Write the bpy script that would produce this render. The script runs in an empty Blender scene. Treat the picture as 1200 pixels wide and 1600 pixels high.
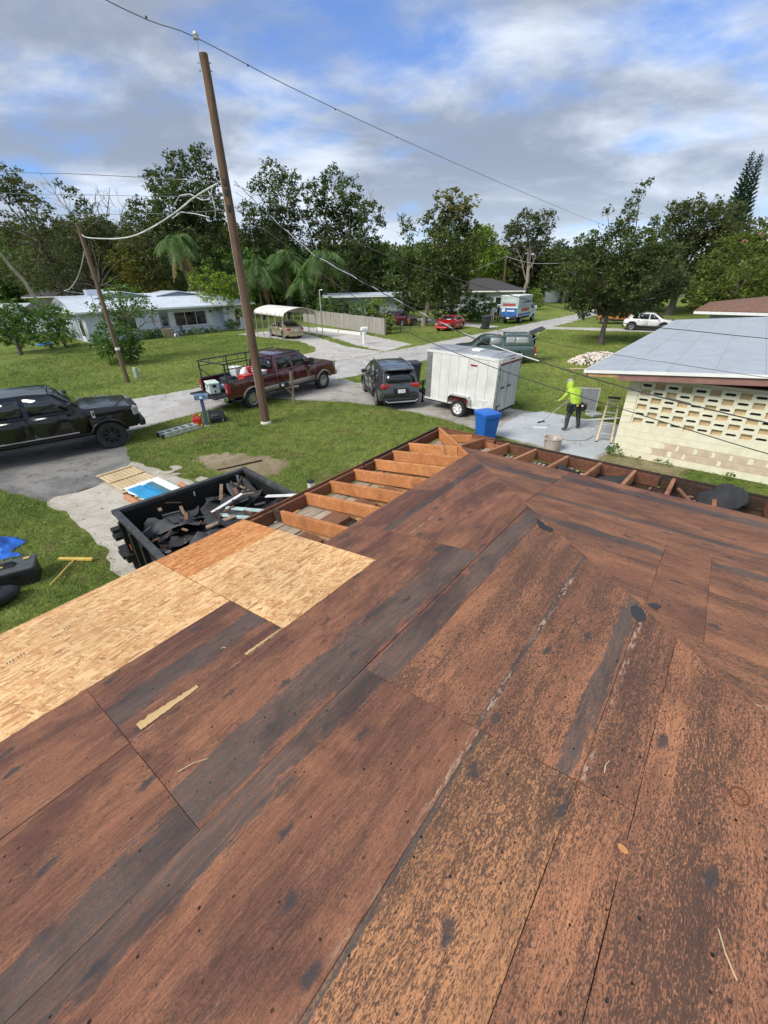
import bpy, bmesh, math, random
import numpy as np
from mathutils import Vector, Matrix, Euler
from mathutils import noise as mnoise
rnd = random.Random(7)
R = math.radians
sc = bpy.context.scene
COL = sc.collection

# ------------------------------------------------------------------ camera
cam_h = 4.93
cd = bpy.data.cameras.new('camera')
cd.sensor_fit = 'VERTICAL'
cd.angle_y = 2*math.atan(800/655.0)
cd.clip_start = 0.05
cd.clip_end = 3000
cam = bpy.data.objects.new('camera', cd)
COL.objects.link(cam)
pitch, roll = R(29.3), R(-1.0)
u = Vector((math.sin(roll)*math.cos(pitch), math.cos(roll)*math.cos(pitch), math.sin(pitch)))
fw = Vector((0, 0, -1))
fh = (fw-u*fw.dot(u)).normalized()
rt = fh.cross(u)
rot = Matrix((rt, fh, u))
cam.matrix_world = Matrix.Translation((0, 0, cam_h)) @ rot.to_4x4()
sc.camera = cam

# ------------------------------------------------------------------ sky, sun, exposure
SUN_AZ = math.atan2(-0.62, -0.78)      # the sun stands behind the camera, to the left
SUN_EL = R(43)
sun_dir = Vector((math.cos(SUN_AZ)*math.cos(SUN_EL), math.sin(SUN_AZ)*math.cos(SUN_EL), math.sin(SUN_EL)))
w = bpy.data.worlds.new('World')
sc.world = w
w.use_nodes = True
wn = w.node_tree
wn.nodes.clear()


class NT:
    """small helper to write node trees"""
    def __init__(s, t):
        s.t = t
    def n(s, typ, **kw):
        nd = s.t.nodes.new(typ)
        for k, v in kw.items():
            setattr(nd, k, v)
        return nd
    def put(s, sock, v):
        if isinstance(v, bpy.types.NodeSocket):
            s.t.links.new(v, sock)
        elif v is not None:
            if sock.type == 'RGBA' and len(v) == 3:
                v = (*v, 1)
            sock.default_value = v
    def math(s, op, a, b=None, c=None, clamp=False):
        nd = s.n('ShaderNodeMath', operation=op, use_clamp=clamp)
        for i, x in enumerate((a, b, c)):
            if x is not None:
                s.put(nd.inputs[i], x)
        return nd.outputs[0]
    def vmath(s, op, a, b=None):
        nd = s.n('ShaderNodeVectorMath', operation=op)
        s.put(nd.inputs[0], a)
        if b is not None:
            s.put(nd.inputs[1], b)
        return nd.outputs[0]
    def noise(s, vec, scale=5, detail=4, rough=.55, dist=0, col=False):
        nd = s.n('ShaderNodeTexNoise')
        s.put(nd.inputs['Vector'], vec)
        nd.inputs['Scale'].default_value = scale
        nd.inputs['Detail'].default_value = detail
        nd.inputs['Roughness'].default_value = rough
        nd.inputs['Distortion'].default_value = dist
        return nd.outputs[1 if col else 0]
    def vor(s, vec, scale=5, out='Distance', feature='F1', rand=1):
        nd = s.n('ShaderNodeTexVoronoi', feature=feature)
        s.put(nd.inputs['Vector'], vec)
        nd.inputs['Scale'].default_value = scale
        nd.inputs['Randomness'].default_value = rand
        return nd.outputs[out]
    def mapv(s, vec, scale=(1, 1, 1), rot=(0, 0, 0), loc=(0, 0, 0)):
        nd = s.n('ShaderNodeMapping')
        s.put(nd.inputs[0], vec)
        nd.inputs['Location'].default_value = loc
        nd.inputs['Rotation'].default_value = rot
        nd.inputs['Scale'].default_value = scale
        return nd.outputs[0]
    def rng(s, v, a, b, c=0., d=1., smooth=True):
        nd = s.n('ShaderNodeMapRange', interpolation_type='SMOOTHSTEP' if smooth else 'LINEAR')
        s.put(nd.inputs[0], v)
        for i, x in enumerate((a, b, c, d)):
            s.put(nd.inputs[i+1], x)
        return nd.outputs[0]
    def mix(s, f, a, b, op='MIX'):
        nd = s.n('ShaderNodeMix', data_type='RGBA', blend_type=op)
        s.put(nd.inputs[0], f)
        s.put(nd.inputs[6], a)
        s.put(nd.inputs[7], b)
        return nd.outputs[2]
    def attr(s, name, out='Fac'):
        nd = s.n('ShaderNodeAttribute', attribute_type='OBJECT', attribute_name=name)
        return nd.outputs[out]
    def sep(s, vec):
        nd = s.n('ShaderNodeSeparateXYZ')
        s.put(nd.inputs[0], vec)
        return nd.outputs
    def comb(s, x, y, z):
        nd = s.n('ShaderNodeCombineXYZ')
        for i, v in enumerate((x, y, z)):
            s.put(nd.inputs[i], v)
        return nd.outputs[0]


W = NT(wn)
tc = W.n('ShaderNodeTexCoord')
gen = tc.outputs['Generated']
sky = W.n('ShaderNodeTexSky', sky_type='NISHITA')
sky.sun_disc = False
sky.sun_elevation = SUN_EL
sky.sun_rotation = math.pi/2-SUN_AZ
sky.air_density = 1.0
sky.dust_density = .6
sky.ozone_density = 2.2
X, Y, Z = W.sep(gen)
zz = W.math('ADD', W.math('MAXIMUM', Z, 0.0), 0.22)
px = W.math('DIVIDE', X, zz)
py = W.math('DIVIDE', Y, zz)
p = W.comb(px, py, 0.0)
p = W.mapv(p, rot=(0, 0, R(-38)), scale=(.95, 1.3, 1))
big = W.noise(p, .75, 3, .5, .15)
mid = W.noise(p, 2.1, 8, .60, .22)
cover = W.math('ADD', W.math('MULTIPLY', big, .62), W.math('MULTIPLY', mid, .38))
cl = W.rng(cover, .345, .49)
shade = W.noise(W.mapv(p, loc=(4.1, 1.7, 3)), 1.15, 9, .60, .25)
shade2 = W.noise(W.mapv(p, loc=(14.1, 8.7, 1)), .55, 3, .5, .2)
sh = W.math('ADD', W.math('MULTIPLY', shade, .62), W.math('MULTIPLY', shade2, .38))
ccol = W.mix(W.rng(sh, .41, .60), (1.38, 1.62, 2.06), (3.35, 3.68, 4.15))
skyc = W.mix(1.0, sky.outputs[0], (.30, .47, .75), op='MULTIPLY')
skyc = W.mix(.12, skyc, (2.9, 3.4, 4.2))
hz = W.rng(Z, .0, .2, .55, 0.)
ccol = W.mix(hz, ccol, (3.2, 3.58, 4.05))
cl = W.math('MAXIMUM', cl, W.rng(Z, .02, .2, .9, 0.))
out = W.mix(W.math('MULTIPLY', cl, .95), skyc, ccol)
bg = W.n('ShaderNodeBackground')
W.put(bg.inputs[0], out)
bg.inputs[1].default_value = .1
wo = W.n('ShaderNodeOutputWorld')
wn.links.new(bg.outputs[0], wo.inputs[0])

sl = bpy.data.lights.new('sun', 'SUN')
sl.energy = 1.5
sl.angle = R(26)
sl.color = (1, .95, .87)
so = bpy.data.objects.new('sun', sl)
COL.objects.link(so)
so.rotation_euler = sun_dir.to_track_quat('Z', 'Y').to_euler()
so.location = (-20, -20, 30)
sc.view_settings.view_transform = 'Standard'
sc.view_settings.look = 'None'
sc.view_settings.exposure = 1.34
sc.view_settings.gamma = 1
sc.view_settings.use_curve_mapping = False
sc.cycles.max_bounces = 6
sc.cycles.use_denoising = True

# ------------------------------------------------------------------ helpers
class MB:
    """collects shapes and links them as one mesh object"""
    def __init__(s):
        s.v, s.f = [], []
    def add(s, vs, fs):
        o = len(s.v)
        s.v += [tuple(x) for x in vs]
        s.f += [tuple(i+o for i in q) for q in fs]
        return s
    def box(s, c, d, rz=0, m=None):
        x, y, z = d[0]/2, d[1]/2, d[2]/2
        vs = [Vector((i*x, j*y, k*z)) for k in (-1, 1) for j in (-1, 1) for i in (-1, 1)]
        mm = m if m is not None else Matrix.Rotation(rz, 3, 'Z')
        c = Vector(c)
        return s.add([mm @ a+c for a in vs], [(0, 2, 3, 1), (4, 5, 7, 6), (0, 1, 5, 4), (2, 6, 7, 3), (0, 4, 6, 2), (1, 3, 7, 5)])
    def beam(s, p0, p1, w, h, up=(0, 0, 1)):
        p0, p1 = Vector(p0), Vector(p1)
        d = (p1-p0).normalized()
        sd = d.cross(Vector(up))
        if sd.length < 1e-4:
            sd = d.cross(Vector((0, 1, 0)))
        sd.normalize()
        uu = sd.cross(d)
        vs = []
        for p in (p0, p1):
            for a, b in ((-1, -1), (1, -1), (1, 1), (-1, 1)):
                vs.append(p+sd*a*w/2+uu*b*h/2)
        return s.add(vs, [(0, 1, 2, 3), (7, 6, 5, 4), (0, 4, 5, 1), (1, 5, 6, 2), (2, 6, 7, 3), (3, 7, 4, 0)])
    def tube(s, pts, r, n=8, cap=True):
        pts = [Vector(q) for q in pts]
        m = len(pts)
        rr = r if isinstance(r, (list, tuple)) else [r]*m
        rings = []
        prev = None
        for i, q in enumerate(pts):
            d = (pts[min(i+1, m-1)]-pts[max(i-1, 0)]).normalized()
            if prev is None:
                a = d.cross(Vector((0, 0, 1)))
                if a.length < .05:
                    a = d.cross(Vector((0, 1, 0)))
            else:
                a = prev-d*prev.dot(d)
            a.normalize()
            prev = a
            b = d.cross(a)
            rings.append([q+(a*math.cos(t*2*math.pi/n)+b*math.sin(t*2*math.pi/n))*rr[i] for t in range(n)])
        return s.loft(rings, cap)
    def cyl(s, p0, p1, r0, r1=None, n=14):
        return s.tube([p0, p1], [r0, r0 if r1 is None else r1], n)
    def loft(s, rings, cap=True):
        n = len(rings[0])
        vs = [q for r_ in rings for q in r_]
        fs = []
        for i in range(len(rings)-1):
            for j in range(n):
                k = (j+1) % n
                fs.append((i*n+j, (i+1)*n+j, (i+1)*n+k, i*n+k))
        if cap:
            fs.append(tuple(range(n)))
            fs.append(tuple(reversed([(len(rings)-1)*n+j for j in range(n)])))
        return s.add(vs, fs)
    def lathe(s, prof, n=20, c=(0, 0, 0), cap=True):
        c = Vector(c)
        return s.loft([[c+Vector((r_*math.cos(-t*2*math.pi/n), r_*math.sin(-t*2*math.pi/n), z)) for t in range(n)] for r_, z in prof], cap)
    def prism(s, poly, z0, z1, m=None):
        n = len(poly)
        vs = [Vector((a, b, z0)) for a, b in poly]+[Vector((a, b, z1)) for a, b in poly]
        if m is not None:
            vs = [m @ q for q in vs]
        fs = [tuple(reversed(range(n))), tuple(range(n, 2*n))]+[(i, (i+1) % n, n+(i+1) % n, n+i) for i in range(n)]
        return s.add(vs, fs)
    def ball(s, c, r, n=10, m=6):
        c = Vector(c)
        rx, ry, rz = r if isinstance(r, (tuple, list)) else (r, r, r)
        return s.loft([[c+Vector((rx*math.sin(a)*math.cos(-t*2*math.pi/n), ry*math.sin(a)*math.sin(-t*2*math.pi/n), -rz*math.cos(a)))
                        for t in range(n)] for a in [max(.05, min(math.pi-.05, math.pi*i/m)) for i in range(m+1)]])
    def mesh(s, name, m, smooth=None, fix=True):
        me = bpy.data.meshes.new(name)
        me.from_pydata([tuple(q) for q in s.v], [], s.f)
        if fix:
            b = bmesh.new()
            b.from_mesh(me)
            bmesh.ops.recalc_face_normals(b, faces=b.faces)
            b.to_mesh(me)
            b.free()
        if m:
            me.materials.append(m)
        if smooth is not None:
            me.shade_smooth()
            me.set_sharp_from_angle(angle=R(smooth))
        me.update()
        return me
    def build(s, name, m, parent=None, smooth=None, bevel=0, fix=True, seg=2):
        return link(name, s.mesh(name, m, smooth, fix), parent, bevel, seg)


def link(name, me, parent=None, bevel=0, seg=2):
    o = bpy.data.objects.new(name, me)
    COL.objects.link(o)
    o.parent = parent
    if bevel:
        b = o.modifiers.new('bevel', 'BEVEL')
        b.width = bevel
        b.segments = seg
        b.limit_method = 'ANGLE'
        b.angle_limit = R(35)
        b.harden_normals = False
    return o


def tag(o, label=None, cat=None, group=None, kind=None):
    if label:
        o['label'] = label
    if cat:
        o['category'] = cat
    if group:
        o['group'] = group
    if kind:
        o['kind'] = kind
    return o


def thing(name, label, cat, loc=(0, 0, 0), rz=0, group=None):
    o = bpy.data.objects.new(name, None)
    o.empty_display_size = .2
    COL.objects.link(o)
    o.location = loc
    o.rotation_euler = (0, 0, rz)
    return tag(o, label, cat, group)


def copy_tree(o, parent=None):
    c = o.copy()
    COL.objects.link(c)
    c.parent = parent
    for ch in list(o.children):
        copy_tree(ch, c)
    return c


# ------------------------------------------------------------------ materials
MATS = {}


def newmat(name):
    m = bpy.data.materials.new(name)
    m.use_nodes = True
    m.node_tree.nodes.clear()
    T = NT(m.node_tree)
    b = T.n('ShaderNodeBsdfPrincipled')
    o = T.n('ShaderNodeOutputMaterial')
    m.node_tree.links.new(b.outputs[0], o.inputs[0])
    c = T.n('ShaderNodeTexCoord').outputs['Object']
    return m, T, b, c


def bump(T, b, h, strength=.3, dist=.01):
    nd = T.n('ShaderNodeBump')
    nd.inputs['Strength'].default_value = strength
    nd.inputs['Distance'].default_value = dist
    T.put(nd.inputs['Height'], h)
    T.put(b.inputs['Normal'], nd.outputs[0])


def M(name, col, rough=.6, metal=0, var=.12, scale=6, bmp=0, bscale=40, dirt=None, dirt_amt=0, coat=0, spec=.5, stretch=(1, 1, 1), trans=0):
    """painted, plastic, metal or plain surface with uneven colour, gloss and wear"""
    if name in MATS:
        return MATS[name]
    m, T, b, c = newmat(name)
    rn = T.n('ShaderNodeObjectInfo').outputs['Random']
    c2 = T.vmath('ADD', T.mapv(c, stretch), T.comb(T.math('MULTIPLY', rn, 37.), T.math('MULTIPLY', rn, 11.), rn))
    n1 = T.noise(c2, scale, 5, .6)
    k = T.rng(n1, .3, .7, 1-var, 1+var)
    cc = T.mix(1.0, (*col, 1), T.comb(k, k, k), op='MULTIPLY')
    if dirt:
        n2 = T.noise(c2, scale*.45, 7, .65, .4)
        cc = T.mix(T.math('MULTIPLY', T.rng(n2, .48, .72), dirt_amt), cc, (*dirt, 1))
    T.put(b.inputs['Base Color'], cc)
    T.put(b.inputs['Roughness'], T.rng(n1, .3, .7, max(0.02, rough*.82), min(1, rough*1.15)))
    b.inputs['Metallic'].default_value = metal
    b.inputs['Coat Weight'].default_value = coat
    b.inputs['Coat Roughness'].default_value = .04
    b.inputs['Specular IOR Level'].default_value = spec
    if trans:
        b.inputs['Transmission Weight'].default_value = trans
    if bmp:
        bump(T, b, T.noise(c2, bscale, 4, .6), bmp, .01)
    MATS[name] = m
    return m


def wood_mat(name, c1, c2, rough=.75, gx=2.5, gy=55, dark=None, dark_amt=.3, axis='x', bmp=.35):
    """timber: grain along one local axis"""
    if name in MATS:
        return MATS[name]
    m, T, b, c = newmat(name)
    rn = T.n('ShaderNodeObjectInfo').outputs['Random']
    off = T.comb(T.math('MULTIPLY', rn, 37.), T.math('MULTIPLY', rn, 17.), T.math('MULTIPLY', rn, 7.))
    cc = T.vmath('ADD', c, off)
    sv = {'x': (gx, gy, gy), 'y': (gy, gx, gy), 'z': (gy, gy, gx)}[axis]
    lv = {'x': (.6, 5, 5), 'y': (5, .6, 5), 'z': (5, 5, .6)}[axis]
    g = T.noise(T.mapv(cc, sv), 1, 4, .6, .6)
    l = T.noise(T.mapv(cc, lv), 1, 5, .6, .4)
    k = T.math('ADD', T.math('MULTIPLY', g, .55), T.math('MULTIPLY', l, .45))
    k = T.math('ADD', k, T.math('MULTIPLY', T.math('SUBTRACT', rn, .5), .16))
    col = T.mix(T.rng(k, .36, .64), c1, c2)
    if dark:
        d = T.noise(T.mapv(cc, tuple(q*.25+1.2 for q in lv)), 1.6, 6, .65, .5)
        col = T.mix(T.math('MULTIPLY', T.rng(d, .54, .7), dark_amt), col, dark)
    T.put(b.inputs['Base Color'], col)
    b.inputs['Roughness'].default_value = rough
    b.inputs['Specular IOR Level'].default_value = .25
    bump(T, b, g, bmp, .004)
    MATS[name] = m
    return m
# ------------------------------------------------------------------ ground and paving
def rough_edge(poly, step=.35, amp=.06, seed=1):
    r_ = random.Random(seed)
    out = []
    n = len(poly)
    for i in range(n):
        a, b = Vector(poly[i]), Vector(poly[(i+1) % n])
        L = (b-a).length
        k = max(1, int(L/step))
        nrm = Vector((-(b-a).y, (b-a).x)).normalized()
        for j in range(k):
            q = a.lerp(b, j/k)
            am = amp*(.35 if j == 0 else 1)*(1+q.length*.012)
            sm = mnoise.noise(Vector((q.x*1.1, q.y*1.1, seed)))*1.5+mnoise.noise(Vector((q.x*3.7, q.y*3.7, seed+5)))*.8
            out.append(tuple(q+nrm*am*(sm+r_.uniform(-.35, .35))))
    return out


def pave_mat(name, c1, c2, c3, crack=1.0, s=1.0):
    m, T, b, c = newmat(name)
    n1 = T.noise(c, .55*s, 6, .62, .5)
    n2 = T.noise(c, 2.6*s, 8, .7, .3)
    n3 = T.noise(c, 55, 3, .6)
    col = T.mix(T.rng(n1, .38, .62), c1, c2)
    col = T.mix(T.math('MULTIPLY', T.rng(n2, .5, .68), .75), col, c3)
    k = T.rng(n3, .3, .7, .78, 1.2)
    col = T.mix(1., col, T.comb(k, k, k), op='MULTIPLY')
    wv = T.vmath('ADD', c, T.vmath('SCALE', T.noise(c, 1.4, 3, .6, col=True)))
    sn = wv.node.inputs[1].links[0].from_node
    sn.inputs[3].default_value = 1.1
    cr = T.vor(wv, .42, feature='DISTANCE_TO_EDGE')
    ck = T.math('MULTIPLY', T.rng(cr, .004, .02, 1, 0), crack)
    col = T.mix(ck, col, (.055, .05, .042))
    T.put(b.inputs['Base Color'], col)
    b.inputs['Roughness'].default_value = .9
    b.inputs['Specular IOR Level'].default_value = .2
    bump(T, b, T.math('SUBTRACT', n3, T.math('MULTIPLY', ck, 1.5)), .5, .012)
    return m


def grass_ground():
    m, T, b, c = newmat('lawn')
    n1 = T.noise(c, .12, 5, .6, .3)
    n2 = T.noise(c, .9, 7, .65, .5)
    n3 = T.noise(c, 9, 6, .7)
    n4 = T.noise(c, 60, 3, .7)
    n5 = T.noise(c, .22, 3, .55, .6)
    col = T.mix(T.rng(n1, .38, .62), (0.135, 0.198, 0.040), (0.232, 0.280, 0.069))
    col = T.mix(T.math('MULTIPLY', T.rng(n5, .45, .68), .6), col, (0.281, 0.320, 0.083))
    col = T.mix(T.math('MULTIPLY', T.rng(n2, .52, .70), .6), col, (.23, .195, .085))
    col = T.mix(T.math('MULTIPLY', T.rng(n2, .44, .28), .75), col, (.055, .090, .018))
    n6 = T.noise(c, 3.2, 5, .7, .3)
    k = T.math('MULTIPLY', T.math('MULTIPLY', T.rng(n3, .3, .7, .68, 1.3), T.rng(n4, .3, .7, .62, 1.35)), T.rng(n6, .3, .7, .75, 1.22))
    col = T.mix(1., col, T.comb(k, k, k), op='MULTIPLY')
    T.put(b.inputs['Base Color'], col)
    b.inputs['Roughness'].default_value = .95
    b.inputs['Specular IOR Level'].default_value = .1
    bump(T, b, T.math('ADD', n3, n4), .9, .05)
    return m


g = MB()
nx = 60
xs = [-700, -400, -250, -150, -100, -75]+[-60+4*i for i in range(31)]+[75, 100, 150, 250, 400, 700]
ys = [-300, -120, -60, -30]+[-15+4*i for i in range(30)]+[115, 135, 170, 230, 320, 500, 900]
g.add([(x, y, -.004) for y in ys for x in xs], [(j*len(xs)+i, j*len(xs)+i+1, (j+1)*len(xs)+i+1, (j+1)*len(xs)+i) for j in range(len(ys)-1) for i in range(len(xs)-1)])
tag(g.build('ground', grass_ground(), fix=False), kind='structure')

ROAD = [(-26, 3.6), (-21, 6.8), (-16.5, 10.6), (-13.15, 13.75), (-11.31, 14.3), (-9.42, 15.47), (-7.99, 17.42), (-5.98, 20.05), (-2.7, 23.74), (.15, 26.3), (3.13, 29.6),
        (7.1, 34.14), (11.8, 40.2), (17.09, 46.9), (25.82, 57.79), (36, 70.5), (52, 89), (75, 112), (71, 117), (49, 94.5), (29.28, 66.5), (21.37, 57.0), (13.62, 48.4),
        (6.08, 39.6), (.22, 33.2), (-2.94, 29.6), (-6.8, 25.4), (-9.9, 22.0), (-11.96, 20.2), (-14.1, 18.6), (-16.15, 16.9), (-20, 13.4), (-25.5, 8.6), (-30, 5)]
OUR_DRIVE = [(-3.6, 23.2), (-2.0, 23.9), (-1.5, 23.0), (.12, 22.27), (2.03, 21.27), (2.89, 20.54), (4.55, 18.21), (6.2, 16.84), (8.3, 15.6), (9.2, 14.2), (7.33, 12.46), (6.28, 11.6), (3.88, 14.18), (2.58, 16.0), (.08, 18.2), (-1.51, 18.95), (-3.77, 19.54), (-5.98, 20.2)]
CARPORT_DRIVE = [(-14.6, 46.5), (-12.6, 48.8), (-10.0, 48.2), (-7.2, 45.2), (-4.6, 40.0), (-2.6, 36.2), (.22, 33.3), (-2.94, 29.7), (-5.0, 31.0), (-6.2, 32.3), (-5.0, 33.8), (-5.4, 36.4), (-7.2, 40.2), (-10.5, 43.0)]
SIDE_DRIVE = [(-11.5, 51.4), (-9.2, 53.2), (-5.2, 49.5), (-1.6, 44.4), (2.6, 37.2), (.3, 33.4), (-2.0, 37.0), (-4.6, 42.6), (-7.8, 47.6)]
OUR_ASPHALT = [(-13.6, 11.2), (-13.15, 13.8), (-11.31, 14.35), (-9.42, 15.55), (-8.75, 13.53), (-7.93, 12.36), (-7.5, 11.14), (-8.64, 9.6), (-10.52, 10.42)]
CONCRETE = [(-8.64, 9.6), (-7.57, 11.14), (-7.87, 12.25), (-6.94, 11.75), (-5.25, 10.6), (-3.5, 9.4), (-1.2, 7.5), (-2.2, 5.2), (-3.6, 5.3), (-4.96, 6.35), (-5.94, 7.47)]
FRONT_WALK = [(16.6, 46.6), (18.2, 48.2), (24.5, 45.8), (27.6, 44.6), (30, 44), (30, 41.6), (26.5, 41.8), (22.5, 43.6), (19.5, 45.2)]
DIRT = [(-5.9, 12.5), (-5.2, 13.0), (-3.7, 12.6), (-2.9, 11.9), (-3.1, 11.1), (-4.1, 10.9), (-5.0, 11.3)]
FAR_DRIVE = [(2.6, 66), (9.0, 57.0), (13.0, 49.6), (11.2, 48.0), (7.2, 55.0), (1.4, 63.4)]
asphalt = pave_mat('asphalt', (.42, .40, .375), (.50, .48, .45), (.33, .31, .285), .4)
drive_c = pave_mat('old_concrete', (.44, .41, .365), (.31, .28, .24), (.53, .505, .46), .25)
pale_c = pave_mat('pale_concrete', (.52, .495, .45), (.44, .41, .37), (.57, .55, .52), .3)
conc2 = pave_mat('sand_concrete', (.52, .475, .405), (.40, .355, .29), (.58, .545, .49), .2)
dark_a = pave_mat('dark_asphalt', (.15, .145, .14), (.25, .24, .22), (.10, .095, .09), .25)
dirt_m = pave_mat('bare_sand', (.33, .26, .175), (.24, .19, .12), (.15, .125, .06), .0)


def sheet(name, poly, m, z, seed, amp=.10, step=.22):
    e = rough_edge(poly, step, amp, seed)
    me = MB()
    me.prism(e, z-.08, z)
    return tag(me.build(name, m), kind='structure')


sheet('road', ROAD, asphalt, .008, 1, .09)
sheet('driveway', OUR_DRIVE, drive_c, .016, 2)
sheet('driveway', CARPORT_DRIVE, pale_c, .013, 3)
sheet('driveway', SIDE_DRIVE, pale_c, .017, 4)
sheet('driveway', OUR_ASPHALT, dark_a, .014, 5)
sheet('driveway', CONCRETE, conc2, .02, 6, .09)
sheet('path', FRONT_WALK, pale_c, .012, 7)
sheet('path', FAR_DRIVE, pale_c, .012, 8)
sheet('bare_ground', DIRT, dirt_m, .004, 9, .30, .15)
# pale worn cement skim where the worker stands
skim = pave_mat('wet_cement', (.50, .525, .54), (.42, .445, .46), (.58, .595, .60), .0)
sheet('concrete_pad', [(3.9, 14.35), (6.25, 11.75), (7.25, 12.6), (9.0, 14.2), (8.2, 15.4), (6.6, 17.0), (5.6, 16.6), (4.7, 15.5)], skim, .0205, 10, .08)
sheet('bare_ground', [(5.9, 11.9), (7.2, 12.5), (8.8, 11.0), (8.2, 10.2), (6.9, 10.9)], dirt_m, .003, 11, .2, .3)


# grass blades on the lawns near the house
def in_poly(x, y, poly):
    c = np.zeros(len(x), bool)
    n = len(poly)
    for i in range(n):
        x0, y0 = poly[i]
        x1, y1 = poly[(i+1) % n]
        if y0 == y1:
            continue
        t = ((y0 > y) != (y1 > y)) & (x < (x1-x0)*(y-y0)/(y1-y0)+x0)
        c ^= t
    return c


def blades(n, xr, yr, seed, hmin, hmax, wd, keep=None, thin=True):
    r_ = np.random.default_rng(seed)
    x = r_.uniform(*xr, n)
    y = r_.uniform(*yr, n)
    k = np.ones(n, bool)
    for pl in (ROAD, OUR_DRIVE, CARPORT_DRIVE, SIDE_DRIVE, OUR_ASPHALT, CONCRETE, FRONT_WALK):
        k &= ~in_poly(x+r_.normal(0, .07, n), y+r_.normal(0, .07, n), pl)
    d = in_poly(x, y, DIRT)
    k &= ~(d & (r_.random(n) > .12))
    # in sight only: inside the lens angle
    k &= (np.abs(x) < (y*.98+2.5))
    hx = (x-.934)*.779-(y-6.716)*.627
    ax = -(x-.934)*.627-(y-6.716)*.779
    k &= (hx < .1) | (ax < -.1)
    if keep is not None:
        k &= keep(x, y)
    x, y = x[k], y[k]
    n = len(x)
    dist = np.hypot(x, y)
    patch = np.array([mnoise.noise(Vector((a*.5, b*.5, 3.))) for a, b in zip(x[::1], y[::1])]) if n < 600000 else np.zeros(n)
    h = r_.uniform(hmin, hmax, n)*(1+.5*patch)
    ww = wd*(.6+dist*.06)
    an = r_.uniform(0, 2*np.pi, n)
    lean = r_.normal(0, .45, (n, 2))*h[:, None]
    v = np.empty((n, 3, 3))
    v[:, 0] = np.stack([x+np.cos(an)*ww, y+np.sin(an)*ww, np.zeros(n)], 1)
    v[:, 1] = np.stack([x-np.cos(an)*ww, y-np.sin(an)*ww, np.zeros(n)], 1)
    v[:, 2] = np.stack([x+lean[:, 0], y+lean[:, 1], h], 1)
    return v.reshape(-1, 3)


def tri_mesh(name, v, m):
    n = len(v)//3
    me = bpy.data.meshes.new(name)
    me.vertices.add(n*3)
    me.vertices.foreach_set('co', v.astype(np.float32).ravel())
    me.loops.add(n*3)
    me.loops.foreach_set('vertex_index', np.arange(n*3, dtype=np.int32))
    me.polygons.add(n)
    me.polygons.foreach_set('loop_start', np.arange(0, n*3, 3, dtype=np.int32))
    me.update(calc_edges=True)
    me.materials.append(m)
    return me


def blade_mat():
    m, T, b, c = newmat('grass_blade')
    n1 = T.noise(c, .12, 5, .6, .3)
    n5 = T.noise(c, .22, 3, .55, .6)
    n2 = T.noise(c, 14, 3, .7)
    n3 = T.noise(c, .9, 7, .65, .5)
    n6 = T.noise(c, 3.2, 5, .7, .3)
    col = T.mix(T.rng(n1, .38, .62), (0.148, 0.225, 0.043), (0.253, 0.313, 0.074))
    col = T.mix(T.math('MULTIPLY', T.rng(n5, .45, .68), .6), col, (0.311, 0.361, 0.092))
    col = T.mix(T.math('MULTIPLY', T.rng(n2, .40, .75), .7), col, (0.287, 0.322, 0.098))
    col = T.mix(T.math('MULTIPLY', T.rng(n3, .52, .70), .7), col, (.28, .23, .11))
    col = T.mix(T.math('MULTIPLY', T.rng(n3, .44, .28), .7), col, (.060, .105, .02))
    k = T.rng(n6, .3, .7, .72, 1.25)
    col = T.mix(1., col, T.comb(k, k, k), op='MULTIPLY')
    T.put(b.inputs['Base Color'], col)
    b.inputs['Roughness'].default_value = .7
    b.inputs['Specular IOR Level'].default_value = .2
    return m


gb = blade_mat()
vv = np.concatenate([
    blades(420000, (-11, 6), (4, 19.5), 1, .03, .085, .0036),
    blades(330000, (-26, 30), (16, 46), 2, .035, .095, .0058, keep=lambda x, y: y > 15),
    blades(30000, (4, 9.5), (9, 14), 3, .025, .06, .0032)])
tag(link('grass', tri_mesh('grass', vv, gb)), kind='stuff')

# fallen leaves and twigs on grass and paving
lr = np.random.default_rng(77)
ln = 5200
lx, ly = lr.uniform(-14, 14, ln), lr.uniform(4.5, 34, ln)
lk = (np.abs(lx) < ly*.98+2) & (((lx-.934)*.779-(ly-6.716)*.627 < -.1) | (-(lx-.934)*.627-(ly-6.716)*.779 < -.2))
onroad = np.zeros(ln, bool)
for pl in (ROAD, OUR_DRIVE, OUR_ASPHALT, CONCRETE):
    onroad |= in_poly(lx, ly, pl)
lk &= ~(onroad & (lr.random(ln) > .25))
lx, ly, onroad = lx[lk], ly[lk], onroad[lk]
ln = len(lx)
sz = lr.uniform(.015, .038, ln)*(1+ly*.02)
an = lr.uniform(0, 6.28, ln)
zz_ = np.where(onroad, .026, .05)+lr.uniform(0, .012, ln)
lv = np.empty((ln, 3, 3))
for i, (da, q) in enumerate(((0, 1.3), (2.2, .8), (4.1, .9))):
    lv[:, i] = np.stack([lx+np.cos(an+da)*sz*q, ly+np.sin(an+da)*sz*q, zz_+lr.uniform(0, .014, ln)], 1)
tag(link('leaf_litter', tri_mesh('leaf_litter', lv.reshape(-1, 3), M('dry_leaf', (.23, .15, .07), .85, var=.4, scale=3)), None), kind='stuff')
# ------------------------------------------------------------------ the house with its stripped hip roof
RP = R(8.4)
TP, CP, SP = math.tan(RP), math.cos(RP), math.sin(RP)
HX, HY = Vector((-.62728, -.77879, 0)), Vector((.77879, -.62728, 0))
house = thing('house', 'low house whose hip roof is stripped to bare plywood decking with open rafter bays', 'house', (.934, 6.717, 2.74), math.atan2(HX.y, HX.x))


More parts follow.
